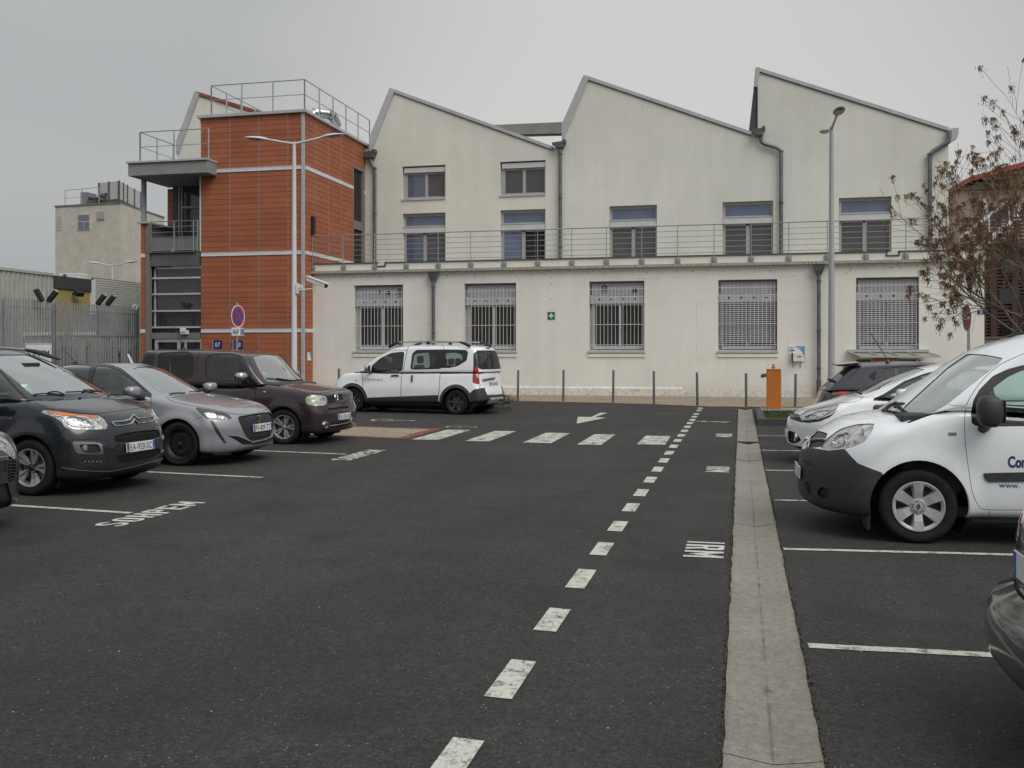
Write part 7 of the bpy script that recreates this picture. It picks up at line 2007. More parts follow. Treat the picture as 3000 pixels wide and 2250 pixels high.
M['lamp_clear2'] = lamp_mat('clear_lamp_bowl', (.22, .22, .22), (.7, .7, .7), 30)
M['chrome_dull'] = simple('satin_chrome', (.38, .38, .39), .22, .9, 6, .1)
# ------------------------------------------------------------------ silver hatchback
def car_silver():
    S = dict(paint=paint('silver_paint', (.33, .335, .365), .5, .34, .0, .04), FO=.84, WB=2.54, RO=.68, W=.872, R=.312, RA=.365,
        deck=[(.88, .62), (.80, .70), (.70, .755), (.5, .82), (.2, .89), (-.1, .94), (-.45, .985), (-.8, .96), (-2.5, .98), (-3.2, 1.0)],
        bottom=[(.9, .24), (.6, .17), (.3, .19), (-.4, .20), (-2.6, .20), (-3.3, .30)],
        nose=[(.10, .09), (.2, .02), (.30, .0), (.5, .0), (.62, .02), (.72, .07), (.85, .2)], tail=[(.2, .06), (.4, 0), (.7, .02), (1.0, .1)],
        plan=[(-3.3, .93), (-2.6, .985), (-1.3, .985), (-.3, .99), (.2, .995), (.5, .97), (.85, .92)], side=[(.15, .955), (.30, .985), (.42, .985), (.55, 1.0), (.70, .985), (.82, .955), (1.05, .90)], kf=.34, pf=2.6,
        ws=[(.85, -.15), (.96, -.40), (1.1, -.62), (1.25, -.87), (1.36, -1.08), (1.42, -1.3)], rw=[(.95, -3.1), (1.2, -2.95), (1.4, -2.65)],
        roof=[(.3, 1.36), (-.9, 1.385), (-1.1, 1.41), (-1.5, 1.445), (-2.0, 1.445), (-2.6, 1.40), (-3.0, 1.33)], wb=.80, wr=.56, kw=.20, rc=.07, flare=.03)
    c = CarB('parked_car', 'silver-lilac hatchback with a black steel front wheel parked between two dark cars', (-7.70, 13.37), -3, S)
    lo, up = c.lower, c.upper; c.arches()
    wsn = smooth_poly(K1((1058,492),(1300,471),(1450,474),(1600,562),(1742,672),(1560,694),(1290,698),(1180,606)))
    c.part(up, c.cut(up, wsn), 'windscreen', M['g_wind'], .006)
    fw = smooth_poly(K1((785,475),(870,480),(960,510),(1060,580),(1195,690),(1130,703),(985,705),(760,700),(735,620),(765,520)), k=.15)
    c.both(up, fw, 'side_window', M['g_side'], depth=.006); 
    rwn = smooth_poly(K1((480,472),(600,463),(738,468),(718,540),(700,700),(430,700)), k=.15)
    c.both(up, rwn, 'side_window', M['g_side'], depth=.006)
    c.both(up, K1((470,455),(600,450),(800,455),(900,466),(985,496),(1080,572),(1228,700),(1228,735),(1130,712),(985,718),(430,718)), 'window_seal', M['trim'], depth=.002)
    hl = smooth_poly(K1((1572,808),(1700,830),(1850,862),(1884,905),(1800,916),(1690,912),(1640,880)))
    c.both(lo, smooth_poly(K1((1655,845),(1740,848),(1760,880),(1740,902),(1680,892))), 'lamp_reflector', M['lamp_clear2'], depth=.012, rim=M['chrome'])
    c.both(lo, smooth_poly(K1((1755,865),(1825,875),(1858,905),(1790,910))), 'lamp_reflector', M['lamp_clear2'], depth=.012, rim=M['chrome'])
    c.both(lo, hl, 'headlight', M['lamp_smoke'], depth=.004)
    c.both(lo, K1((1700,916),(1728,922),(1838,1100),(1815,1103),(1745,1010)), 'running_light', M['lamp_smoke'], depth=.012)
    c.line(K1((1712,918),(1775,1010),(1832,1102)), .006, 'light_strip', M['satin'], .003)
    gr = smooth_poly(K3((950,1440),(1050,1425),(1216,1398),(1245,1440),(1243,1540),(1220,1600),(1165,1622),(1070,1640),(1025,1605)))
    f = c.cut(lo, gr); c.part(lo, f, 'grille', M['black'], .025)
    for r in range(13):          # rows of short chrome dashes
        y = 1448+r*14; n = 13
        for k in range(n):
            x = 962+k*21+(10 if r % 2 else 0)+r*3.2; yy_ = y-(x-960)*.145
            if inpoly(*K3((x, yy_))[0], gr) and inpoly(*K3((x+14, yy_-2))[0], gr):
                p, q = c.pin(*K3((x, yy_))[0], -.008, 'l'), c.pin(*K3((x+13, yy_-2))[0], -.008, 'l')
                if p and q: m_ = MB(); m_.tube([p, q], .0042, 4); m_.build('grille_dash', M['satin'], c.root)
    c.part(lo, c.cut(lo, K3((872,1592),(960,1600),(1030,1628),(1080,1650),(1180,1630),(1250,1600),(1250,1635),(1100,1668),(1000,1665),(925,1620))), 'lower_intake', M['black'], .02)
    for i in range(3): c.line(K3((960+i*12,1612+i*14),(1060+i*5,1655+i*5),(1160,1648),(1248,1615+i*8)), .004, 'intake_slat', M['trim'], -.004)
    c.seam(lo, K3((380,1262),(392,1292),(440,1318),(600,1352),(780,1385),(955,1422),(1050,1420),(1130,1408),(1218,1372)), 1.3, mirror=False)
    c.seam(lo, K1((1224,738),(1222,800),(1228,880),(1240,960),(1244,1060)), 1.2); c.seam(lo, K1((1564,918),(1600,903),(1640,888)), 1.1)
    c.seam(lo, K1((1800,970),(1880,985),(1885,1008)), .8, mirror=False) if False else None
    f = c.cut(lo, K3((725,1700),(690,1600),(720,1608),(800,1640),(960,1670),(1100,1668),(1250,1640),(1260,1700),(1100,1730),(900,1745)))
    p = c.pin(*K3((1137, 1527))[0], .008, 'l'); c.plate(p.x+.004, 0, p.z, 'FV-809-TT', -3)
    p = c.pin(*K3((1130, 1460))[0], .004, 'l')
    if p: m_ = MB(); m_.prismX([(p.y-.02, p.z-.05), (p.y+.025, p.z-.05), (p.y+.035, p.z+.01), (p.y+.01, p.z+.055), (p.y-.03, p.z+.045), (p.y-.01, p.z)], p.x-.01, p.x+.012); m_.build('lion_badge', M['chrome'], c.root)
    for k, L in enumerate('PEUGEOT'):
        p = c.pin(*K3((1085+k*8.5, 1396-k*1.2))[0], .002, 'l')
        if p: c.decal(L, frameM(p, (0,1,0), (-.25,0,1)), .030, M['chrome'], 'badge_letter')
    for pth in (K1((1372,706),(1440,697),(1500,700)), K1((1530,690),(1620,683),(1705,684)), K1((1600,683),(1640,674),(1670,682))): c.line(pth, .008, 'wiper', M['black'], .010, n=5)
    for q in ((1288, 647),):
        p = c.pin(*K1(q)[0], -.012, 'u'); m_ = MB(); m_.add([(p.x-.05, p.y-.05, p.z+.03), (p.x-.05, p.y+.05, p.z+.03), (p.x+.03, p.y+.05, p.z-.025), (p.x+.03, p.y-.05, p.z-.025)], [(0,1,2,3)]); m_.build('window_sticker', M['sticker'], c.root)
    p = c.pin(*K1((1070, 678))[0], 0)
    c.mirror(-.665, .97, 1.055, S['paint'], .235, .14, .17)
    x = -2.45; m_ = MB(); m_.lathe([(.04, 1.41), (.03, 1.455), (.015, 1.475), (.001, 1.48)], (x, 0, 0), n=10); m_.tube([(x, 0, 1.46), (x-.26, 0, 1.70)], .005, 5); m_.build('aerial', M['trim'], c.root)
    c.interior(-.40, (-1.2, -2.0), zh=1.20, dash_z=.93)
    c.wheels('steel', dict(mat=M['steel_black'], cap=M['steel_black']), .205, rimR=.225); c.finish(); return c
# ------------------------------------------------------------------ aubergine box car
def car_cube():
    S = dict(paint=paint('aubergine_paint', (.030, .017, .023), .35, .28, .0, .07), FO=.78, WB=2.53, RO=.66, W=.835, R=.305, RA=.36,
        deck=[(.85, .86), (.72, .90), (.60, .93), (.3, .985), (.0, 1.03), (-.3, 1.06), (-.5, 1.07), (-1.0, 1.03), (-3.2, 1.06)],
        bottom=[(.9, .26), (.6, .19), (.3, .20), (-.4, .21), (-2.6, .21), (-3.3, .30)],
        nose=[(.10, .07), (.2, .02), (.30, .0), (.55, .0), (.66, .035), (.75, .06), (.86, .075), (.95, .12)], tail=[(.2, .05), (.4, 0), (.7, .02), (1.1, .04)],
        plan=[(-3.3, .97), (-2.6, .99), (-1.3, 1), (0, .995), (.5, .985), (.8, .95)], side=SIDE_GEN, kf=.17, pf=4.0, r_low=(.05, .16, .18),
        ws=[(.95, -.20), (1.07, -.30), (1.25, -.47), (1.45, -.65), (1.56, -.78), (1.64, -1.1)], rw=[(1.0, -3.17), (1.3, -3.13), (1.6, -3.05)],
        roof=[(.3, 1.59), (-.8, 1.615), (-1.2, 1.65), (-2.0, 1.67), (-3.1, 1.665)], wb=.80, wr=.69, kw=.15, krw=.10, rc=.05, r_up=(.06, .10, .17), tp=1.4,
        gplan=[(-4, .97), (-3, .985), (-2, 1), (-1, 1), (.5, .98)])
    c = CarB('parked_car', 'boxy dark aubergine car with rounded windows, milky headlights and chrome mirrors', (-7.74, 16.70), -3, S)
    lo, up = c.lower, c.upper; c.arches()
    c.part(up, c.cut(up, smooth_poly(K3((1078,942),(1340,932),(1400,1002),(1520,1148),(1400,1150),(1190,1160),(1125,1052)))), 'windscreen', M['g_wind'], .006)
    w1 = smooth_poly(K3((696,1040),(704,970),(748,936),(900,930),(985,952),(1030,1005),(1062,1085),(1050,1138),(960,1150),(760,1142),(704,1108)), k=.3)
    c.both(up, w1, 'side_window', M['g_side'], depth=.008); c.both(up, grow_poly(w1, 2.6), 'window_seal', M['trim'], depth=.002)
    w2 = smooth_poly(K3((322,925),(560,914),(596,945),(604,1040),(590,1105),(560,1130),(330,1130),(315,1000)), k=.25)
    c.both(up, w2, 'side_window', M['g_tint'], depth=.008); c.both(up, grow_poly(w2, 2.4), 'window_seal', M['trim'], depth=.002)
    c.line(K3((412,920),(410,1100)), .010, 'window_divider', M['trim'], .0, True, smooth=False)
    c.both(up, K3((168,918),(284,912),(276,1000),(272,1130),(100,1130),(148,980)), 'rear_quarter_glass', M['g_tint'], depth=.003)
    hl = smooth_poly(K3((1500,1297),(1518,1273),(1600,1263),(1668,1269),(1684,1300),(1676,1345),(1600,1352),(1520,1345)), k=.3)
    c.both(lo, smooth_poly(K3((1628,1290),(1662,1288),(1672,1315),(1655,1338),(1630,1332))), 'lamp_reflector', M['lamp_clear2'], depth=.012, rim=M['chrome'])
    c.both(lo, hl, 'headlight', M['lamp_milky'], depth=.004)
    c.part(lo, c.cut(lo, K3((1684,1272),(1802,1256),(1812,1300),(1692,1335))), 'grille', M['black'], .012)
    for r in range(3):
        for k in range(6):
            x = 1688+k*20; y = 1281+r*17-k*2.2; p, q = c.pin(*K3((x, y))[0], .002, 'l'), c.pin(*K3((x+13, y-1.5))[0], .002, 'l')
            if p and q: m_ = MB(); m_.tube([p, q], .008, 5); m_.build('grille_bar', S['paint'], c.root)
    p = c.pin(*K3((1753, 1288))[0], .006, 'l'); m_ = MB(); m_.lathe([(.050, 0), (.056, .012), (.066, .012), (.072, 0)], (0,0,0), 'x', 24); m_.box(.002, .014, -.075, .075, -.012, .012); m_.v = [(a+p.x, b+p.y, z+p.z) for a, b, z in m_.v]; m_.build('round_badge', M['chrome'], c.root, smooth=40)
    c.part(lo, c.cut(lo, smooth_poly(K3((1685,1372),(1760,1365),(1850,1352),(1857,1370),(1770,1384),(1692,1390)))), 'intake_slot', M['black'], .025)
    c.part(lo, c.cut(lo, smooth_poly(K3((1700,1488),(1780,1478),(1872,1458),(1874,1500),(1790,1528),(1712,1540)))), 'lower_grille', M['black'], .03)
    for k in range(2): c.line(K3((1705,1500+k*24),(1790,1488+k*24),(1872,1468+k*22)), .006, 'grille_slat', M['trim'], -.012)
    c.line(K3((1700,1513),(1790,1500),(1880,1478)), .010, 'chrome_bar', M['chrome'], .006)
    for u, v, r in ((1667, 1506, .062), (1880, 1475, .062)):
        p = c.pin(*K3((u, v))[0], .0, 'l')
        if p: 
            m_ = MB(); m_.lathe([(.045, -.01), (.048, .022), (.060, .024), (.068, .004), (.068, -.03)], (0,0,0), 'x', 24); m_.v = [(a+p.x, b+p.y, z+p.z) for a, b, z in m_.v]; m_.build('fog_ring', M['chrome'], c.root, smooth=40)
            m_ = MB(); m_.disc((p.x+.004, p.y, p.z), .045, (1,0,0), 18); m_.build('fog_lens', M['ink'], c.root)
    p = c.pin(*K3((1804, 1438))[0], .008, 'l'); c.plate(p.x+.004, 0, p.z, 'AL-326-EB', -4)
    c.seam(lo, K3((1310,1155),(1400,1200),(1500,1252),(1560,1256),(1700,1240),(1820,1218)), 1.2, mirror=False)
    c.seam(lo, K3((1100,1168),(1102,1250),(1112,1340),(1180,1400)), 1.3); c.seam(lo, K3((620,1085),(612,1140),(600,1200)), 1.2); c.seam(up, K3((650,910),(632,1000),(620,1085)), 1.2)
    c.seam(lo, K3((1405,1385),(1500,1330)), 1.1); c.seam(up, K3((292,905),(290,960),(288,1010)), 1.1)
    c.seam(up, K3((1035,935),(1070,1040),(1110,1108)), 1.1)
    c.line(K3((1690,1330),(1770,1330),(1850,1310)), .004, 'bumper_crease', M['seam'], 0)
    for pth in (K3((1190,1128),(1290,1140),(1385,1152)), K3((1270,1130),(1330,1140),(1400,1150)), K3((1385,1152),(1440,1143),(1500,1146))): c.line(pth, .009, 'wiper', M['black'], .010, n=5)
    p = c.pin(*K3((1172, 1240))[0], .004)
    for sg in (1, -1): m_ = MB(); m_.lathe([(.022, 0), (.016, sg*.008), (.001, sg*.01)], (0,0,0), 'y', 12); m_.v = [(a*1.4+p.x, b+abs(p.y)*sg, z*.7+p.z) for a, b, z in m_.v]; m_.build('side_repeater', M['lamp_clear'], c.root)
    c.mirror(-.735, .955, 1.18, M['chrome'], .24, .165, .17)
    x = -2.55; m_ = MB(); m_.lathe([(.04, 1.66), (.02, 1.70), (.001, 1.705)], (x, .0, 0), n=8); m_.tube([(x, .0, 1.69), (x-.22, .0, 2.10)], .006, 5); m_.build('aerial', M['trim'], c.root)
    for q, mt in (((1185, 1095), 'paper'), ((1198, 1118), 'sticker')):
        p = c.pin(*K3(q)[0], -.012, 'u')
        if p: m_ = MB(); m_.add([(p.x-.03, p.y-.04, p.z+.04), (p.x-.03, p.y+.04, p.z+.04), (p.x+.02, p.y+.04, p.z-.03), (p.x+.02, p.y-.04, p.z-.03)], [(0,1,2,3)]); m_.build('window_sticker', M[mt], c.root)
    c.interior(-.25, (-1.25, -2.1), zh=1.42, dash_z=1.05)
    c.wheels('twin', dict(mat=M['rim_silver']), .195, rimR=.212); c.finish(); return c
# ------------------------------------------------------------------ white estate with roof rails (far)
def car_estate():
    S = dict(paint=paint('white_estate_paint', (.82, .84, .86), 0, .35, .0, .09), FO=.88, WB=3.10, RO=.76, W=.86, R=.315, RA=.385,
        deck=[(.95, .80), (.86, .90), (.7, .985), (.4, 1.05), (.0, 1.10), (-.3, 1.12), (-1, 1.10), (-3.0, 1.12), (-3.9, 1.12)],
        bottom=[(.9, .26), (.6, .22), (.3, .24), (-.4, .26), (-3.0, .26), (-3.9, .34)],
        nose=[(.10, .09), (.2, .03), (.30, .0), (.55, .0), (.7, .03), (.8, .07), (1.0, .22)], tail=[(.2, .05), (.4, 0), (.6, .02), (.75, .07), (1.1, .10)],
        plan=[(-3.9, .95), (-3.2, .99), (-1.5, 1), (0, .99), (.5, .97), (.9, .93)], side=SIDE_GEN, kf=.30, pf=2.6, kr=.12,
        ws=[(1.0, .2), (1.12, .05), (1.25, -.14), (1.5, -.50), (1.68, -.85), (1.78, -1.2)], rw=[(1.0, -3.82), (1.1, -3.80), (1.5, -3.72), (1.75, -3.62)],
        roof=[(.3, 1.74), (-.8, 1.745), (-1.3, 1.80), (-2.0, 1.825), (-3.0, 1.81), (-3.7, 1.76)], wb=.82, wr=.70, kw=.22, krw=.10, rc=.06, r_up=(.06, .11, .16), tp=1.5, flare=.02)
    c = CarB('parked_car', 'white estate car with roof rails and black cladding parked sideways before the cream wall', (-10.1, 25.9), 170.5, S)
    lo, up = c.lower, c.upper; c.arches(clad=.085)
    w = [smooth_poly(KD((530,1028),(600,968),(682,929),(782,918),(765,1070),(522,1075)), k=.12), smooth_poly(KD((850,1040),(866,935),(895,918),(1000,918),(1055,940),(1055,975),(1010,1035),(940,1052),(860,1052)), k=.15),
         smooth_poly(KD((1122,930),(1160,921),(1275,922),(1285,945),(1260,985),(1190,1028),(1122,1022)), k=.2)]
    for i, p in enumerate(w): c.both(up, p, 'side_window', M['g_side'], depth=.008)
    c.both(up, smooth_poly(KD((835,1050),(850,930),(884,898),(1105,895),(1282,898),(1304,915),(1292,985),(1220,1030),(1150,1046),(1084,1046),(1080,1054),(860,1060)), k=.12), 'window_surround', M['trim'], depth=.003)
    c.both(up, grow_poly(w[0], 2), 'window_seal', M['trim'], depth=.003)
    c.both(lo, KD((435,1085),(450,1072),(520,1076),(770,1073),(770,1079),(520,1083)), 'waist_seal', M['trim'], depth=.003)
    c.part(up, c.cut(up, [(-.60, 1.14), (-.55, 1.62), (-.45, 1.68), (.45, 1.68), (.55, 1.62), (.60, 1.14)], 'front', flt=lambda F, ce: F.normal.x > .25 and ce.x > -1.3), 'windscreen', M['g_wind'], .006)
    c.part(up, c.cut(up, smooth_poly(KD((1383,906),(1478,905),(1500,960),(1508,1050),(1420,1052),(1398,1040)))), 'rear_window', M['g_tint'], .008)
    c.both(up, KD((1346,930),(1381,902),(1398,1042),(1346,1030)), 'corner_glass', M['trim'], depth=.002)
    c.both(up, KD((1380,903),(1484,902),(1506,960),(1514,1056),(1410,1058),(1384,1045)), 'rear_window_seal', M['trim'], depth=.003)
    tl = smooth_poly(KD((1344,1028),(1386,1040),(1398,1178),(1338,1160)), k=.1)
    c.both(lo, KD((1372,1080),(1388,1082),(1392,1130),(1374,1125)), 'reversing_lamp', M['lamp_clear'], depth=.002)
    for bm in (lo, up): c.both(bm, tl, 'tail_light', M['lamp_red'], depth=.002)
    c.both(lo, [(-3.42, .0), (-3.48, .55), (-3.6, .66), (-3.78, .70), (-3.84, .50), (-4.1, .46), (-4.1, 0)], 'rear_bumper', M['matte_trim'], kind='side', depth=.0)
    c.part(lo, c.cut(lo, [(-1, .0), (-1, .50), (1, .50), (1, 0)], 'front', flt=lambda F, ce: F.normal.x < -.2 and ce.x < -3.5), 'rear_bumper', M['matte_trim'], .0)
    c.both(lo, [(.34, .0), (.42, .5), (.7, .56), (1.0, .6), (1.1, 0)], 'front_bumper', M['matte_trim'], kind='side', depth=0)
    c.part(lo, c.cut(lo, [(-1, .0), (-1, .56), (1, .56), (1, 0)], 'front', flt=lambda F, ce: F.normal.x > .2 and ce.x > .5), 'front_bumper', M['matte_trim'], .0)
    c.both(lo, KD((458,1287),(760,1275),(1060,1264),(1064,1275),(1060,1316),(765,1318),(470,1321)), 'door_cladding', M['matte_trim'], depth=0, off=.01)
    c.both(lo, [(-2.74, .0), (-2.74, .335), (-.36, .335), (-.36, 0)], 'sill', M['trim'], kind='side', depth=0)
    c.seam(lo, KD((768,1085),(762,1150),(758,1250),(760,1310)), 1.5); c.seam(up, KD((822,866),(808,915),(790,1000),(775,1075)), 1.5)
    c.seam(lo, KD((445,1090),(450,1180),(456,1285)), 1.4); c.seam(lo, KD((1082,1060),(1072,1150),(1066,1250),(1055,1312)), 1.5); c.seam(up, KD((1085,860),(1106,872),(1108,900)), 1.3)
    c.seam(up, KD((445,1040),(560,960),(680,905),(812,902)), 1.2) 
    c.both(lo, KD((1083,1072),(1337,1072),(1337,1090),(1083,1094)), 'door_track', M['trim'], depth=.01)
    c.seam(lo, KD((1345,1165),(1380,1175),(1400,1180),(1405,1265),(1520,1255)), 1.3, mirror=False)
    for q in (((682,1110),(712,1106),(742,1110)),): c.line(KD(*q), .022, 'door_handle', M['trim'], .012, True, smooth=False)
    c.line(KD((850,1104),(849,1158)), .024, 'door_handle', M['trim'], .01, True, smooth=False)
    hl = smooth_poly(KD((180,1150),(200,1122),(250,1106),(255,1112),(235,1140),(190,1172))); c.both(lo, hl, 'headlight', M['lamp_clear'], depth=.003)
    p = c.pin(*KD((398, 1143))[0], .004); 
    for sg in (1, -1): m_ = MB(); m_.lathe([(.03, 0), (.02, sg*.01), (.001, sg*.012)], (0,0,0), 'y', 10); m_.v = [(a*1.2+p.x, b+abs(p.y)*sg, z*.7+p.z) for a, b, z in m_.v]; m_.build('side_repeater', M['lamp_clear'], c.root)
    p = c.pin(*KD((525, 1143))[0], .004)
    c.decal('STEPWAY', frameM((p.x+.30, p.y, p.z-.03), (-1,0,0), (0,0,1)), .10, M['satin'], 'model_script', 1.45, bold=.002)
    p = c.pin(*KD((1455, 1177))[0], .01, 'l')
    if p: c.plate(p.x-.01, p.y*0, p.z, 'DY-467-NG', 0, True)
    c.line(KD((1416,1143),(1460,1136),(1514,1128)), .035, 'tailgate_strip', M['satin'], .006)
    p = c.pin(*KD((1440, 885))[0], .004, 'u')
    if p: m_ = MB(); m_.box(p.x-.02, p.x+.02, -.12, .12, p.z-.015, p.z+.02); m_.build('brake_light', M['lamp_red'], c.root)
    m_ = MB(); m_.prismY([(-3.98, .30), (-3.99, .40), (-3.90, .44), (-3.80, .26)], -.5, .5); m_.build('skid_plate', M['satin'], c.root, bevel=.01)
    m_ = MB(); m_.tube([(-3.9, 0, .36), (-4.10, 0, .36), (-4.10, 0, .45)], .025, 8); m_.lathe([(.001, .50), (.03, .49), (.035, .465), (.03, .44)], (-4.10, 0, 0), n=10); m_.build('tow_bar', M['black'], c.root)
    m_ = MB(); m_.box(-3.72, -3.66, .52, .70, .40, .46); m_.build('rear_reflector', M['lamp_red'], c.root)
    for sg in (1, -1):
        y = .66*sg
        m_ = MB(); m_.tube([(-1.30, y, 1.885), (-2.2, y, 1.905), (-3.1, y, 1.885)], .02, 8); m_.build('roof_rail', M['satin'], c.root, smooth=True)
        for a, b in (((-1.02, 1.79), (-1.32, 1.885)), ((-3.42, 1.80), (-3.12, 1.885))): m_ = MB(); m_.tube([(a[0], y, a[1]-.03), ((a[0]+b[0])/2, y, (a[1]+b[1])/2), (b[0], y, b[1])], [.045, .04, .024], 8); m_.build('rail_foot', M['trim'], c.root, smooth=True)
        m_ = MB(); m_.box(-2.24, -2.16, y-.03, y+.03, 1.82, 1.90); m_.build('rail_foot', M['trim'], c.root)
    x = -1.35; m_ = MB(); m_.tube([(x, 0, 1.82), (x-.35, 0, 1.96)], .004, 5); m_.build('aerial', M['trim'], c.root)
    c.mirror(-.53, .98, 1.19, M['satin'], .17, .19, .12)
    c.interior(-.0, (-1.2, -2.3), zh=1.42, dash_z=1.05)
    m_ = MB(); m_.box(-.9, -.86, -.1, .1, 1.56, 1.62); m_.build('rear_view_mirror', M['trim'], c.root)
    c.wheels('six', dict(mat=M['rim_dark']), .205, rimR=.225); c.finish(); return c
# ------------------------------------------------------------------ white van, right
def car_van():
    S = dict(paint=paint('white_van_paint', (.80, .83, .85), 0, .34, .0, .09), FO=.90, WB=2.70, RO=.64, W=.90, R=.312, RA=.392,
        deck=[(.98, .80), (.90, .82), (.76, .885), (.6, .965), (.4, 1.03), (.12, 1.08), (-.1, 1.12), (-.35, 1.165), (-.6, 1.15), (-1.5, 1.10), (-3.4, 1.10)],
        bottom=[(1, .26), (.7, .19), (.3, .205), (-.3, .215), (-2.8, .26), (-3.4, .34)],
        nose=[(.10, .14), (.2, .055), (.32, .0), (.5, .0), (.62, .015), (.72, .045), (.82, .11), (.95, .24)], tail=[(.2, .05), (.4, 0), (.6, .02), (1.1, .05)],
        plan=[(-3.4, .97), (-2.7, 1), (-1.3, 1), (0, 1.0), (.4, .985), (.9, .93)], side=[(.15, .955), (.30, .985), (.45, 1.0), (.7, 1.0), (.85, .99), (1.0, .965), (1.15, .93)], kf=.40, pf=2.5, crown=[(-4, .03), (-.2, .03), (.2, .10), (.9, .10)],
        ws=[(.95, .30), (1.07, .16), (1.2, -.02), (1.35, -.22), (1.5, -.43), (1.62, -.62), (1.75, -.95)], rw=[(1.0, -3.28), (1.5, -3.22), (1.8, -3.15)],
        roof=[(.3, 1.64), (-.55, 1.66), (-.9, 1.745), (-1.4, 1.80), (-2.2, 1.82), (-3.2, 1.79)], wb=.865, wr=.70, kw=.26, krw=.06, rc=.05, r_up=(.06, .10, .15), tp=1.4, flare=.022)
    c = CarB('parked_van', 'white van with blue lettering, black bumper and silver wheel trims at the right', (1.43, 9.70), 181.5, S)
    lo, up = c.lower, c.upper; c.arches()
    c.part(up, c.cut(up, smooth_poly(KR((1197,592),(1300,598),(1480,575),(1590,512),(1800,342),(2000,187),(2043,136),(1900,108),(1752,100),(1600,205),(1400,385),(1250,522)), k=.12)), 'windscreen', M['g_wind'], .006)
    sw = smooth_poly(KR((1893,655),(1884,600),(1900,480),(1965,375),(2085,285),(2212,228),(2500,190),(2850,195),(2900,300),(2900,668),(2212,668)), k=.12)
    c.both(up, sw, 'side_window', M['g_side'], depth=.008); c.both(lo, sw, 'side_window', M['g_side'], depth=.008)
    seal = smooth_poly(KR((1787,660),(1782,585),(1800,480),(1850,390),(1960,280),(2080,225),(2212,190),(2500,170),(2900,180),(2930,300),(2930,690),(2212,688),(1880,692),(1820,685)), k=.15)
    for bm in (up, lo): c.both(bm, seal, 'window_surround', M['trim'], depth=.003)
    hl = smooth_poly(KR((560,862),(600,800),(722,708),(860,670),(1000,664),(985,730),(930,798),(850,838),(740,868),(630,880)), k=.25)
    c.both(lo, smooth_poly(KR((650,855),(655,800),(700,755),(752,748),(768,790),(745,840),(690,862))), 'lamp_reflector', M['lamp_clear2'], depth=.02, rim=M['chrome'])
    c.both(lo, smooth_poly(KR((893,712),(915,706),(912,745),(896,755))), 'indicator_bulb', M['lamp_amber'], depth=.003)
    c.both(lo, hl, 'headlight', M['lamp_clear'], depth=.006)
    c.line(KR((755,748),(790,745),(800,790),(775,845)), .008, 'lamp_bezel', M['satin'], .002, True)
    gr = smooth_poly(KR((448,868),(455,800),(540,722),(622,745),(602,800),(568,855),(500,862)), k=.15)
    c.both(lo, gr, 'grille', M['trim'], depth=.01)
    c.line(KR((462,862),(480,815),(520,795),(600,795)), .012, 'grille_strip', M['satin'], .0, True)
    c.line(KR((468,822),(476,790),(489,772)), .011, 'diamond_badge', M['chrome'], .008, smooth=False); c.line(KR((468,822),(480,806),(489,772)), .009, 'diamond_badge', M['chrome'], .008, smooth=False)
    bp = KR((300,900),(440,868),(500,864),(560,874),(630,884),(757,870),(812,932),(866,987),(960,1026),(1058,1062),(1100,1120),(1100,1500),(300,1500))
    hc = smooth_poly(KR((436,1128),(484,1146),(486,1250),(440,1205)))
    c.both(lo, hc, 'honeycomb_intake', M['ink'], depth=.02)
    for i in range(6): c.line(KR((438,1130+i*15),(462,1142+i*16),(485,1150+i*17)), .005, 'intake_mesh', M['trim'], -.004, True)
    c.both(lo, ellipse(*KR((586,1226))[0], 17, 17), 'fog_blank', M['trim'], depth=.02)
    c.both(lo, smooth_poly(KR((430,960),(500,1000),(505,1015),(440,985))), 'bumper_slot', M['ink'], depth=.01)
    c.both(lo, bp, 'front_bumper', M['matte_trim'], depth=0)
    c.seam(lo, KR((440,960),(510,1015),(545,1055),(520,1120),(530,1190),(565,1330)), 1.6) if False else None
    p = c.pin(*KR((412, 1040))[0], .008, 'l'); c.plate(S['FO']+.015, 0, .50, '', -2)
    c.seam(lo, KR((1745,520),(1733,600),(1731,720),(1745,900),(1785,1180),(1808,1262),(1835,1320),(1872,1358),(1960,1366),(2212,1366),(2900,1360)), 1.7, kind='cam')
    c.seam(up, KR((2300,60),(2140,130),(2000,200),(1880,310),(1790,430),(1745,520)), 1.7); c.seam(lo, KR((1600,512),(1670,522),(1740,526)), 1.5); c.seam(up, KR((1600,512),(1670,522),(1740,526)), 1.5)
    c.seam(lo, KR((1000,664),(985,700),(935,790),(860,838),(760,868)), 1.6)
    c.seam(lo, KR((620,745),(700,690),(860,620),(1000,580),(1100,565)), 1.0) if False else None
    c.seam(lo, KR((1932,1372),(1930,1420)), 1.5, smooth=False)
    rs = smooth_poly(KR((1878,1068),(2212,1060),(2700,1058),(2700,1135),(2212,1134),(1922,1137),(1895,1112)), k=.1)
    c.both(lo, rs, 'rubbing_strip', M['matte_trim'], depth=0, off=.012)
    p = c.pin(*KR((1632, 750))[0], .003)
    for sg in (1, -1): m_ = MB(); m_.box(-.032, .032, -.005, .005, -.014, .014); m_.v = [(a+p.x, b+abs(p.y)*sg, z+p.z) for a, b, z in m_.v]; m_.build('side_repeater', M['lamp_clear'], c.root, bevel=.004)
    p = c.pin(*KR((2080, 1018))[0], .003, 'l'); c.decal('Com', frameM((p.x, p.y, p.z), (-1,0,0), (0,0,1)), .126, M['navy'], 'lettering', .66, bold=.004)
    p = c.pin(*KR((2008, 1184))[0], .003, 'l'); c.decal('www.', frameM((p.x, p.y, p.z), (-1,0,0), (0,0,1)), .062, M['navy'], 'lettering', 1.1)
    c.line(KR((1068,568),(1130,520),(1195,508),(1240,510)), .016, 'cowl_edge', M['trim'], .004)
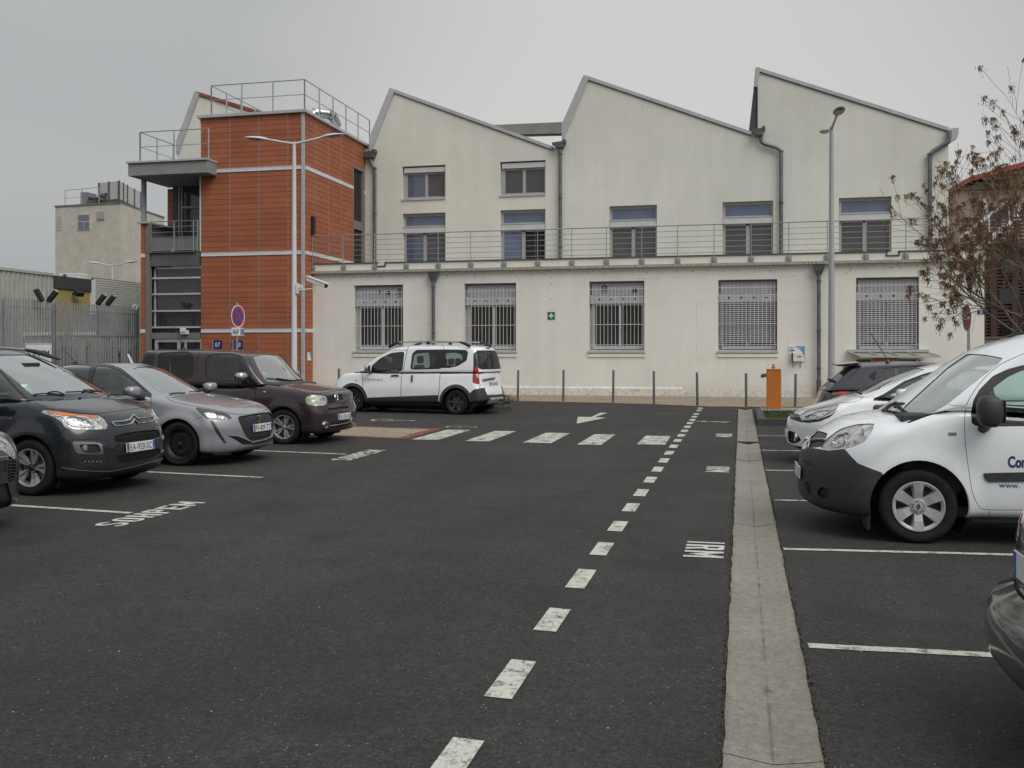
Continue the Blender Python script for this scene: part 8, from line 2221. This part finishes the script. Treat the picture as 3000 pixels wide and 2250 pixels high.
    for pth in (KR((1070,572),(1150,585),(1240,600)), KR((1200,545),(1250,575),(1300,598)), KR((1170,545),(1215,540),(1255,598)), KR((1105,560),(1160,520),(1190,505))): c.line(pth, .012, 'wiper', M['black'], .016, n=5)
    c.mirror(-.515, 1.03, 1.125, M['matte_trim'], .20, .26, .20)
    p = Vector((-.98, 0, 1.75)); m_ = MB(); m_.prismY([(-.86, 1.735), (-.98, 1.775), (-1.06, 1.79), (-1.06, 1.75)], -.03, .03); m_.build('aerial_base', M['trim'], c.root); m_ = MB(); m_.tube([(-.98, 0, 1.775), (-1.28, 0, 2.16)], [.006, .003], 5); m_.build('aerial', M['trim'], c.root)
    m_ = MB(); m_.box(-2.35, -.42, .82, .85, .195, .225); m_.box(-2.35, -.42, -.85, -.82, .195, .225); m_.build('sill_flange', M['trim'], c.root)
    m_ = MB(); m_.box(-.42, -.37, .62, .84, .12, .40) if False else m_.box(.38, .41, .60, .86, .10, .30); m_.build('splash_flap', M['trim'], c.root)
    c.interior(.0, (-1.15, -2.1), zh=1.45, dash_z=1.08)
    m_ = MB(); m_.box(-2.2, -1.62, -.8, .8, .4, 1.34); m_.build('bulkhead', M['plate_white'], c.root) if False else None
    c.wheels('cap', dict(mat=M['hubcap'], rot=radians(90)), .20, rimR=.208); c.finish(); return c
# ------------------------------------------------------------------ white hatchback behind the van
def hatch_spec(pt): return dict(paint=pt, FO=.88, WB=2.59, RO=.60, W=.866, R=.312, RA=.365,
        deck=[(.92, .62), (.84, .67), (.72, .74), (.5, .81), (.2, .90), (-.05, .985), (-.3, 1.0), (-.9, .95), (-2.0, .98), (-2.7, 1.0), (-3.2, .98)],
        bottom=[(.9, .26), (.6, .18), (.3, .19), (-.4, .20), (-2.6, .20), (-3.3, .30)],
        nose=[(.10, .12), (.2, .03), (.30, .0), (.5, .0), (.62, .02), (.7, .06), (.85, .18)], tail=[(.2, .06), (.4, 0), (.65, .0), (.8, .05), (1.0, .13)],
        plan=[(-3.3, .95), (-2.6, 1), (-1.3, .985), (-.3, .985), (.2, .99), (.5, .97), (.85, .92)], side=[(.15, .955), (.30, .985), (.42, .985), (.6, 1.0), (.74, .985), (.86, .955), (1.05, .90)], kf=.34, pf=2.6, kr=.22,
        ws=[(.85, .12), (.98, -.06), (1.1, -.32), (1.25, -.62), (1.38, -.95), (1.44, -1.2)], rw=[(.9, -3.12), (1.0, -3.05), (1.2, -2.85), (1.35, -2.68), (1.44, -2.6)],
        roof=[(.3, 1.38), (-.9, 1.395), (-1.2, 1.44), (-1.7, 1.46), (-2.3, 1.44), (-2.8, 1.39)], wb=.79, wr=.56, kw=.20, rc=.07, flare=.028)
def car_white_hatch():
    S = hatch_spec(paint('white_hatch_paint', (.82, .84, .86), 0, .33, .0, .07))
    c = CarB('parked_car', 'white hatchback half hidden behind the white van', (1.55, 15.3), 182, S)
    lo, up = c.lower, c.upper; c.arches()
    c.part(up, c.cut(up, smooth_poly(KR((866,412),(925,428),(1100,366),(1290,286),(1408,229),(1325,211),(1140,286),(990,350)), k=.1)), 'windscreen', M['g_wind'], .006)
    sw = smooth_poly(KR((1092,472),(1085,440),(1250,330),(1400,275),(1540,240),(1700,225),(1900,250),(1960,470),(1290,484)), k=.12)
    for bm in (up, lo): c.both(bm, sw, 'side_window', M['g_side'], depth=.006)
    for bm in (up, lo): c.both(bm, KR((986,480),(1000,460),(1072,428),(1240,322),(1400,262),(1545,226),(1700,210),(1930,235),(1990,486),(1290,498)), 'window_seal', M['trim'], depth=.002)
    c.both(lo, smooth_poly(KR((440,612),(520,570),(600,556),(660,562),(600,600),(520,628),(460,632))), 'lamp_reflector', M['lamp_clear2'], depth=.012, rim=M['chrome'])
    hl = smooth_poly(KR((388,606),(450,566),(560,536),(718,508),(690,560),(640,590),(560,622),(470,640),(410,634)), k=.15)
    c.both(lo, hl, 'headlight', M['lamp_clear'], depth=.004)
    c.line(KR((440,612),(490,590),(530,600),(560,622),(600,600),(650,566),(690,548)), .007, 'lamp_bezel', M['satin'], .002, True)
    c.both(lo, smooth_poly(KR((318,590),(345,578),(400,600),(410,640),(560,628),(640,596),(700,560),(640,615),(560,650),(470,662),(400,655),(318,628)), k=.08), 'grille', M['trim'], depth=.004)
    c.line(KR((312,596),(350,612),(392,616)), .008, 'grille_bar', M['chrome'], .004, True)
    c.both(lo, smooth_poly(KR((303,720),(360,738),(412,802),(350,832),(303,812))), 'air_intake', M['black'], depth=.02)
    for i in range(4): c.line(KR((303,738+i*20),(330,745+i*18),(352,752+i*16)), .005, 'intake_slat', M['trim'], -.002, True)
    p = c.pin(*KR((366, 780))[0], .0, 'l')
    if p:
        for sg in (1, -1): m_ = MB(); m_.lathe([(.05, .0), (.055, .012), (.066, .008), (.068, -.02)], (0,0,0), 'x', 20); m_.v = [(a+p.x+.01, b+abs(p.y)*sg, z+p.z) for a, b, z in m_.v]; m_.build('fog_ring', M['chrome'], c.root, smooth=40)
    c.both(lo, KR((300,838),(400,852),(500,880),(500,940),(280,940)), 'lower_lip', M['trim'], depth=0)
    c.seam(lo, KR((345,580),(400,592),(480,550),(600,520),(718,500),(850,488),(905,455),(925,430)), 1.1); c.seam(lo, KR((1068,482),(1066,520),(1068,600)), 1.1)
    for pth in (KR((790,405),(850,412),(900,430)), KR((815,400),(860,405),(890,425))): c.line(pth, .012, 'wiper', M['black'], .012, n=5)
    p = c.pin(*KR((305, 800))[0], .01, 'l'); c.plate(S['FO']+.012, 0, .40, '', 0)
    c.mirror(-.575, .97, 1.025, S['paint'], .22, .17, .17)
    c.interior(-.1, (-1.15, -1.95), zh=1.2, dash_z=.95); c.wheels('six', dict(mat=M['rim_silver']), .20); c.finish(); return c
def car_dark_hatch():
    S = hatch_spec(paint('midnight_paint', (.016, .016, .024), .35, .28, .0, .05))
    c = CarB('parked_car', 'midnight blue-black hatchback seen from behind beyond the white hatchback', (4.45, 18.2), 0, S)
    lo, up = c.lower, c.upper; c.arches()
    rq = smooth_poly(KR((950,293),(965,268),(1012,236),(1018,250),(1002,322),(965,306)), k=.12); c.both(up, rq, 'quarter_window', M['g_tint'], depth=.004)
    rs = smooth_poly(KR((1060,222),(1200,208),(1500,200),(1800,205),(1900,330),(1250,330),(1078,302)), k=.1); c.both(up, rs, 'side_window', M['g_side'], depth=.006)
    c.both(up, KR((1022,215),(1200,198),(1500,190),(1830,195),(1930,345),(1250,345),(1010,330)), 'window_seal', M['trim'], depth=.002)
    c.part(up, c.cut(up, [(-.62, 1.02), (-.52, 1.34), (.52, 1.34), (.62, 1.02)], 'front', flt=lambda F, ce: F.normal.x < -.2 and ce.x < -2), 'rear_window', M['g_tint'], .006)
    c.part(up, c.cut(up, [(-.62, 1.0), (-.5, 1.36), (.5, 1.36), (.62, 1.0)], 'front', flt=lambda F, ce: F.normal.x > .2 and ce.x > -1.3), 'windscreen', M['g_wind'], .006)
    tl = smooth_poly(KR((650,400),(668,388),(830,390),(800,412),(740,432),(655,432)), k=.12)
    c.both(lo, KR((655,402),(692,396),(690,425),(656,428)), 'reversing_lamp', M['lamp_clear'], depth=.002); c.both(lo, tl, 'tail_light', M['lamp_red'], depth=.003)
    m_ = MB(); m_.prismY([(-2.45, 1.445), (-2.86, 1.40), (-2.86, 1.375), (-2.6, 1.37)], -.55, .55); m_.build('roof_spoiler', S['paint'], c.root, bevel=.01)
    c.seam(up, KR((895,180),(890,200),(850,245),(790,300)), 1.2)
    x = -2.0; m_ = MB(); m_.lathe([(.04, 1.44), (.015, 1.49), (.001, 1.495)], (x, -.3, 0), n=8); m_.tube([(x, -.3, 1.48), (x-.28, -.3, 1.95)], .007, 5); m_.build('aerial', M['trim'], c.root)
    c.line(KR((632,315),(660,318),(682,330)), .02, 'rear_wiper', M['black'], .02, smooth=False)
    c.plate(-(S['WB']+S['RO'])+.0, 0, .62, '', 0, True)
    c.mirror(-.50, .97, 1.03, S['paint']); c.interior(-.1, (-1.15, -1.95), zh=1.2, dash_z=.95); c.wheels('six', dict(mat=M['rim_silver']), .20); c.finish(); return c
# ------------------------------------------------------------------ cropped cars at both edges
def car_left_edge():
    S = hatch_spec(paint('charcoal_paint', (.035, .038, .048), .35, .30, .0, .07)); S.update(FO=.86, kf=.30)
    S['deck'] = [(.92, .74), (.84, .78), (.72, .83), (.5, .88), (.2, .94), (-.05, 1.0), (-.3, 1.02), (-.9, .98), (-2.0, 1.0), (-2.7, 1.0), (-3.2, .98)]; S['nose'] = [(.10, .09), (.2, .03), (.30, .0), (.55, .0), (.7, .03), (.8, .08), (.95, .2)]
    c = CarB('parked_car', 'charcoal blue car cropped by the left edge, only its nose showing', (-7.22, 7.22), -4, S)
    lo, up = c.lower, c.upper; c.arches()
    hl = smooth_poly(K1((-200,1065),(-60,1035),(0,1036),(50,1060),(105,1120),(145,1200),(142,1228),(110,1232),(60,1190),(20,1155),(-120,1150)), k=.25)
    c.both(lo, smooth_poly(K1((-90,1080),(0,1075),(60,1110),(40,1140),(-60,1130))), 'lamp_reflector', M['lamp_clear2'], depth=.02, rim=M['chrome']); c.both(lo, hl, 'headlight', M['lamp_clear'], depth=.004)
    c.part(lo, c.cut(lo, [(-.55, .20), (-.42, .44), (.42, .44), (.55, .20)], 'front', flt=lambda F, ce: F.normal.x > .3 and ce.x > .3), 'grille', M['black'], .02)
    c.part(lo, c.cut(lo, [(-.40, .54), (-.44, .64), (.44, .64), (.40, .54)], 'front', flt=lambda F, ce: F.normal.x > .3 and ce.x > .3), 'grille', M['black'], .012)
    c.line(K1((-80,1225),(0,1218),(46,1212)), .009, 'chrome_bar', M['chrome'], .006)
    fr_ = smooth_poly(K1((72,1200),(100,1120) if False else (96,1180),(130,1235),(128,1330),(110,1400),(66,1420),(62,1300))); c.both(lo, fr_, 'side_vent', M['black'], depth=.02)
    for i in range(7): c.line(K1((66,1245+i*26),(95,1238+i*25),(130,1246+i*24)), .007, 'vent_slat', M['trim'], .0)
    p = c.pin(*K1((10, 1390))[0], .012, 'l'); c.plate(S['FO']-.0, .0, .40, '', 0)
    c.part(up, c.cut(up, [(-.62, 1.0), (-.5, 1.36), (.5, 1.36), (.62, 1.0)], 'front', flt=lambda F, ce: F.normal.x > .2 and ce.x > -1.3), 'windscreen', M['g_wind'], .006)
    c.both(up, [(-.7, 1.05), (-1.0, 1.33), (-2.2, 1.33), (-2.4, 1.05)], 'side_window', M['g_side'], kind='side', depth=.006)
    c.mirror(-.50, .97, 1.05, S['paint']); c.interior(-.1, (-1.15, -1.95), zh=1.2, dash_z=.95); c.wheels('six', dict(mat=M['rim_silver']), .20); c.finish(); return c
def car_right_edge():
    S = hatch_spec(paint('gunmetal_paint', (.022, .025, .032), .4, .34, .0, .14)); S.update(FO=.86, WB=2.62, RO=.80, kr=.20, pr=2.6, r_low=(.06, .18, .12))
    S['deck'] = [(.92, .66), (.7, .78), (.2, .92), (-.3, 1.0), (-2.0, 1.0), (-3.0, 1.02), (-3.22, 1.03), (-3.45, .98)]
    S['tail'] = [(.2, .10), (.30, .03), (.40, .0), (.50, .0), (.55, .04), (.58, .13), (.62, .135), (.80, .125), (.90, .14), (.97, .21), (1.05, .33)]
    S['rw'] = [(.95, -3.16), (1.0, -3.12), (1.2, -2.98), (1.4, -2.8), (1.44, -2.7)]
    c = CarB('parked_car', 'dusty gunmetal car cropped by the right edge, only its rear corner showing', (4.42, 4.25), 0, S)
    lo, up = c.lower, c.upper; c.arches()
    c.both(lo, [(-3.05, .82), (-3.02, .93), (-3.45, .93), (-3.45, .80)], 'tail_light', M['lamp_red'], kind='side', depth=.004)
    c.seam(lo, [(-.62, .66), (-.60, .90), (-.5, 1.0)], .006, 'front', mirror=True) if False else None
    for z_ in (.60,): c.part(lo, c.cut(lo, ribbon([(-.85, z_), (.85, z_)], .008), 'front', flt=lambda F, ce: F.normal.x < -.1 and ce.x < -3), 'panel_gap', M['seam'], .008)
    c.part(lo, c.cut(lo, ribbon([(-.85, .36), (.85, .36)], .006), 'front', flt=lambda F, ce: F.normal.x < -.1 and ce.x < -3), 'panel_gap', M['seam'], .006)
    c.part(lo, c.cut(lo, [(-1, .0), (-1, .30), (1, .30), (1, 0)], 'front', flt=lambda F, ce: F.normal.x < .1 and ce.x < -2.9), 'lower_bumper', M['matte_trim'], .0)
    c.plate(-(S['WB']+S['RO'])+.115, 0, .72, '', 0, True)
    c.part(up, c.cut(up, [(-.62, 1.04), (-.52, 1.34), (.52, 1.34), (.62, 1.04)], 'front', flt=lambda F, ce: F.normal.x < -.2 and ce.x < -2), 'rear_window', M['g_tint'], .006)
    c.both(up, [(-.7, 1.05), (-1.0, 1.33), (-2.2, 1.33), (-2.4, 1.05)], 'side_window', M['g_side'], kind='side', depth=.006)
    c.interior(-.1, (-1.15, -1.95), zh=1.2, dash_z=.95); c.wheels('six', dict(mat=M['rim_silver']), .20); c.finish(); return c
CARS = [car_mpv(), car_silver(), car_cube(), car_estate(), car_van(), car_white_hatch(), car_dark_hatch(), car_left_edge(), car_right_edge()]
# ------------------------------------------------------------------ motorbike glimpsed behind the parked cars
mx0, my0, _ = wD(314, 1034, 19.6)
mk = thing('motorbike', 'motorbike with raised mirrors standing behind the silver hatchback', 'motorbike', (mx0, my0, 0), radians(20))
for x_ in (-.72, .72):
    g = D.objects.new('wheel', None); COL.objects.link(g); g.parent = mk; g.location = (x_, 0, .31)
    m_ = MB(); m_.lathe([(.24, -.05), (.30, -.055), (.315, 0), (.30, .055), (.24, .05)], axis='y', n=28, close=True); m_.build('tyre', M['tyre'], g, smooth=50)
    m_ = MB(); m_.lathe([(.235, -.03), (.245, -.03), (.245, .03), (.235, .03)], axis='y', n=28, close=True)
    for k in range(6): a = pi*k/3; m_.tube([(.03*cos(a), 0, .03*sin(a)), (.24*cos(a), 0, .24*sin(a))], .012, 5)
    m_.build('rim', M['rim_dark'], g)
m_ = MB(); m_.prismY([(-.35, .75), (.05, .72), (.38, .95), (.30, 1.05), (.02, 1.04), (-.12, .86)], -.15, .15); m_.build('fuel_tank', M['lamp_red'], mk, bevel=.04)
m_ = MB(); m_.prismY([(-.95, .95), (-.85, .82), (-.10, .76), (-.12, .86), (-.5, .86), (-.9, 1.0)], -.13, .13); m_.build('seat', M['seat'], mk, bevel=.03)
m_ = MB(); m_.box(-.25, .28, -.16, .16, .28, .70); m_.build('engine', M['rim_dark'], mk, bevel=.04)
m_ = MB(); m_.tube([(-.72, .1, .31), (-.2, .1, .4)], .025, 6); m_.tube([(-.72, -.1, .31), (-.2, -.1, .4)], .025, 6); m_.tube([(.1, 0, .9), (-.3, 0, .45)], .03, 6); m_.build('frame', M['trim'], mk)
m_ = MB()
for y_ in (-.09, .09): m_.tube([(.72, y_, .31), (.46, y_, 1.06)], .026, 8)
m_.build('fork', M['satin'], mk)
m_ = MB(); m_.tube([(.28, -.38, 1.16), (.42, -.16, 1.12), (.42, .16, 1.12), (.28, .38, 1.16)], .016, 6); m_.build('handlebar', M['trim'], mk, smooth=True)
m_ = MB(); m_.prismY([(.52, .92), (.66, 1.02), (.56, 1.22), (.46, 1.10)], -.15, .15); m_.build('headlight_fairing', M['sign_white'], mk, bevel=.03)
m_ = MB(); m_.add([(.56, -.15, 1.2), (.56, .15, 1.2), (.40, .08, 1.58), (.40, -.08, 1.58)], [(0,1,2,3)]); m_.build('windshield', M['sign_white'], mk)
for y_ in (-.38, .38):
    m_ = MB(); m_.tube([(.30, y_*.8, 1.15), (.34, y_, 1.50)], .009, 5); m_.build('mirror_stem', M['trim'], mk)
    m_ = MB(); m_.lathe([(.001, -.012), (.05, -.012), (.055, 0), (.05, .012), (.001, .012)], (0, 0, 0), 'x', 16); m_.v = [(a+.34, b*.75+y_, c*1.35+1.58) for a, b, c in m_.v]; m_.build('mirror', M['trim'], mk, smooth=40)
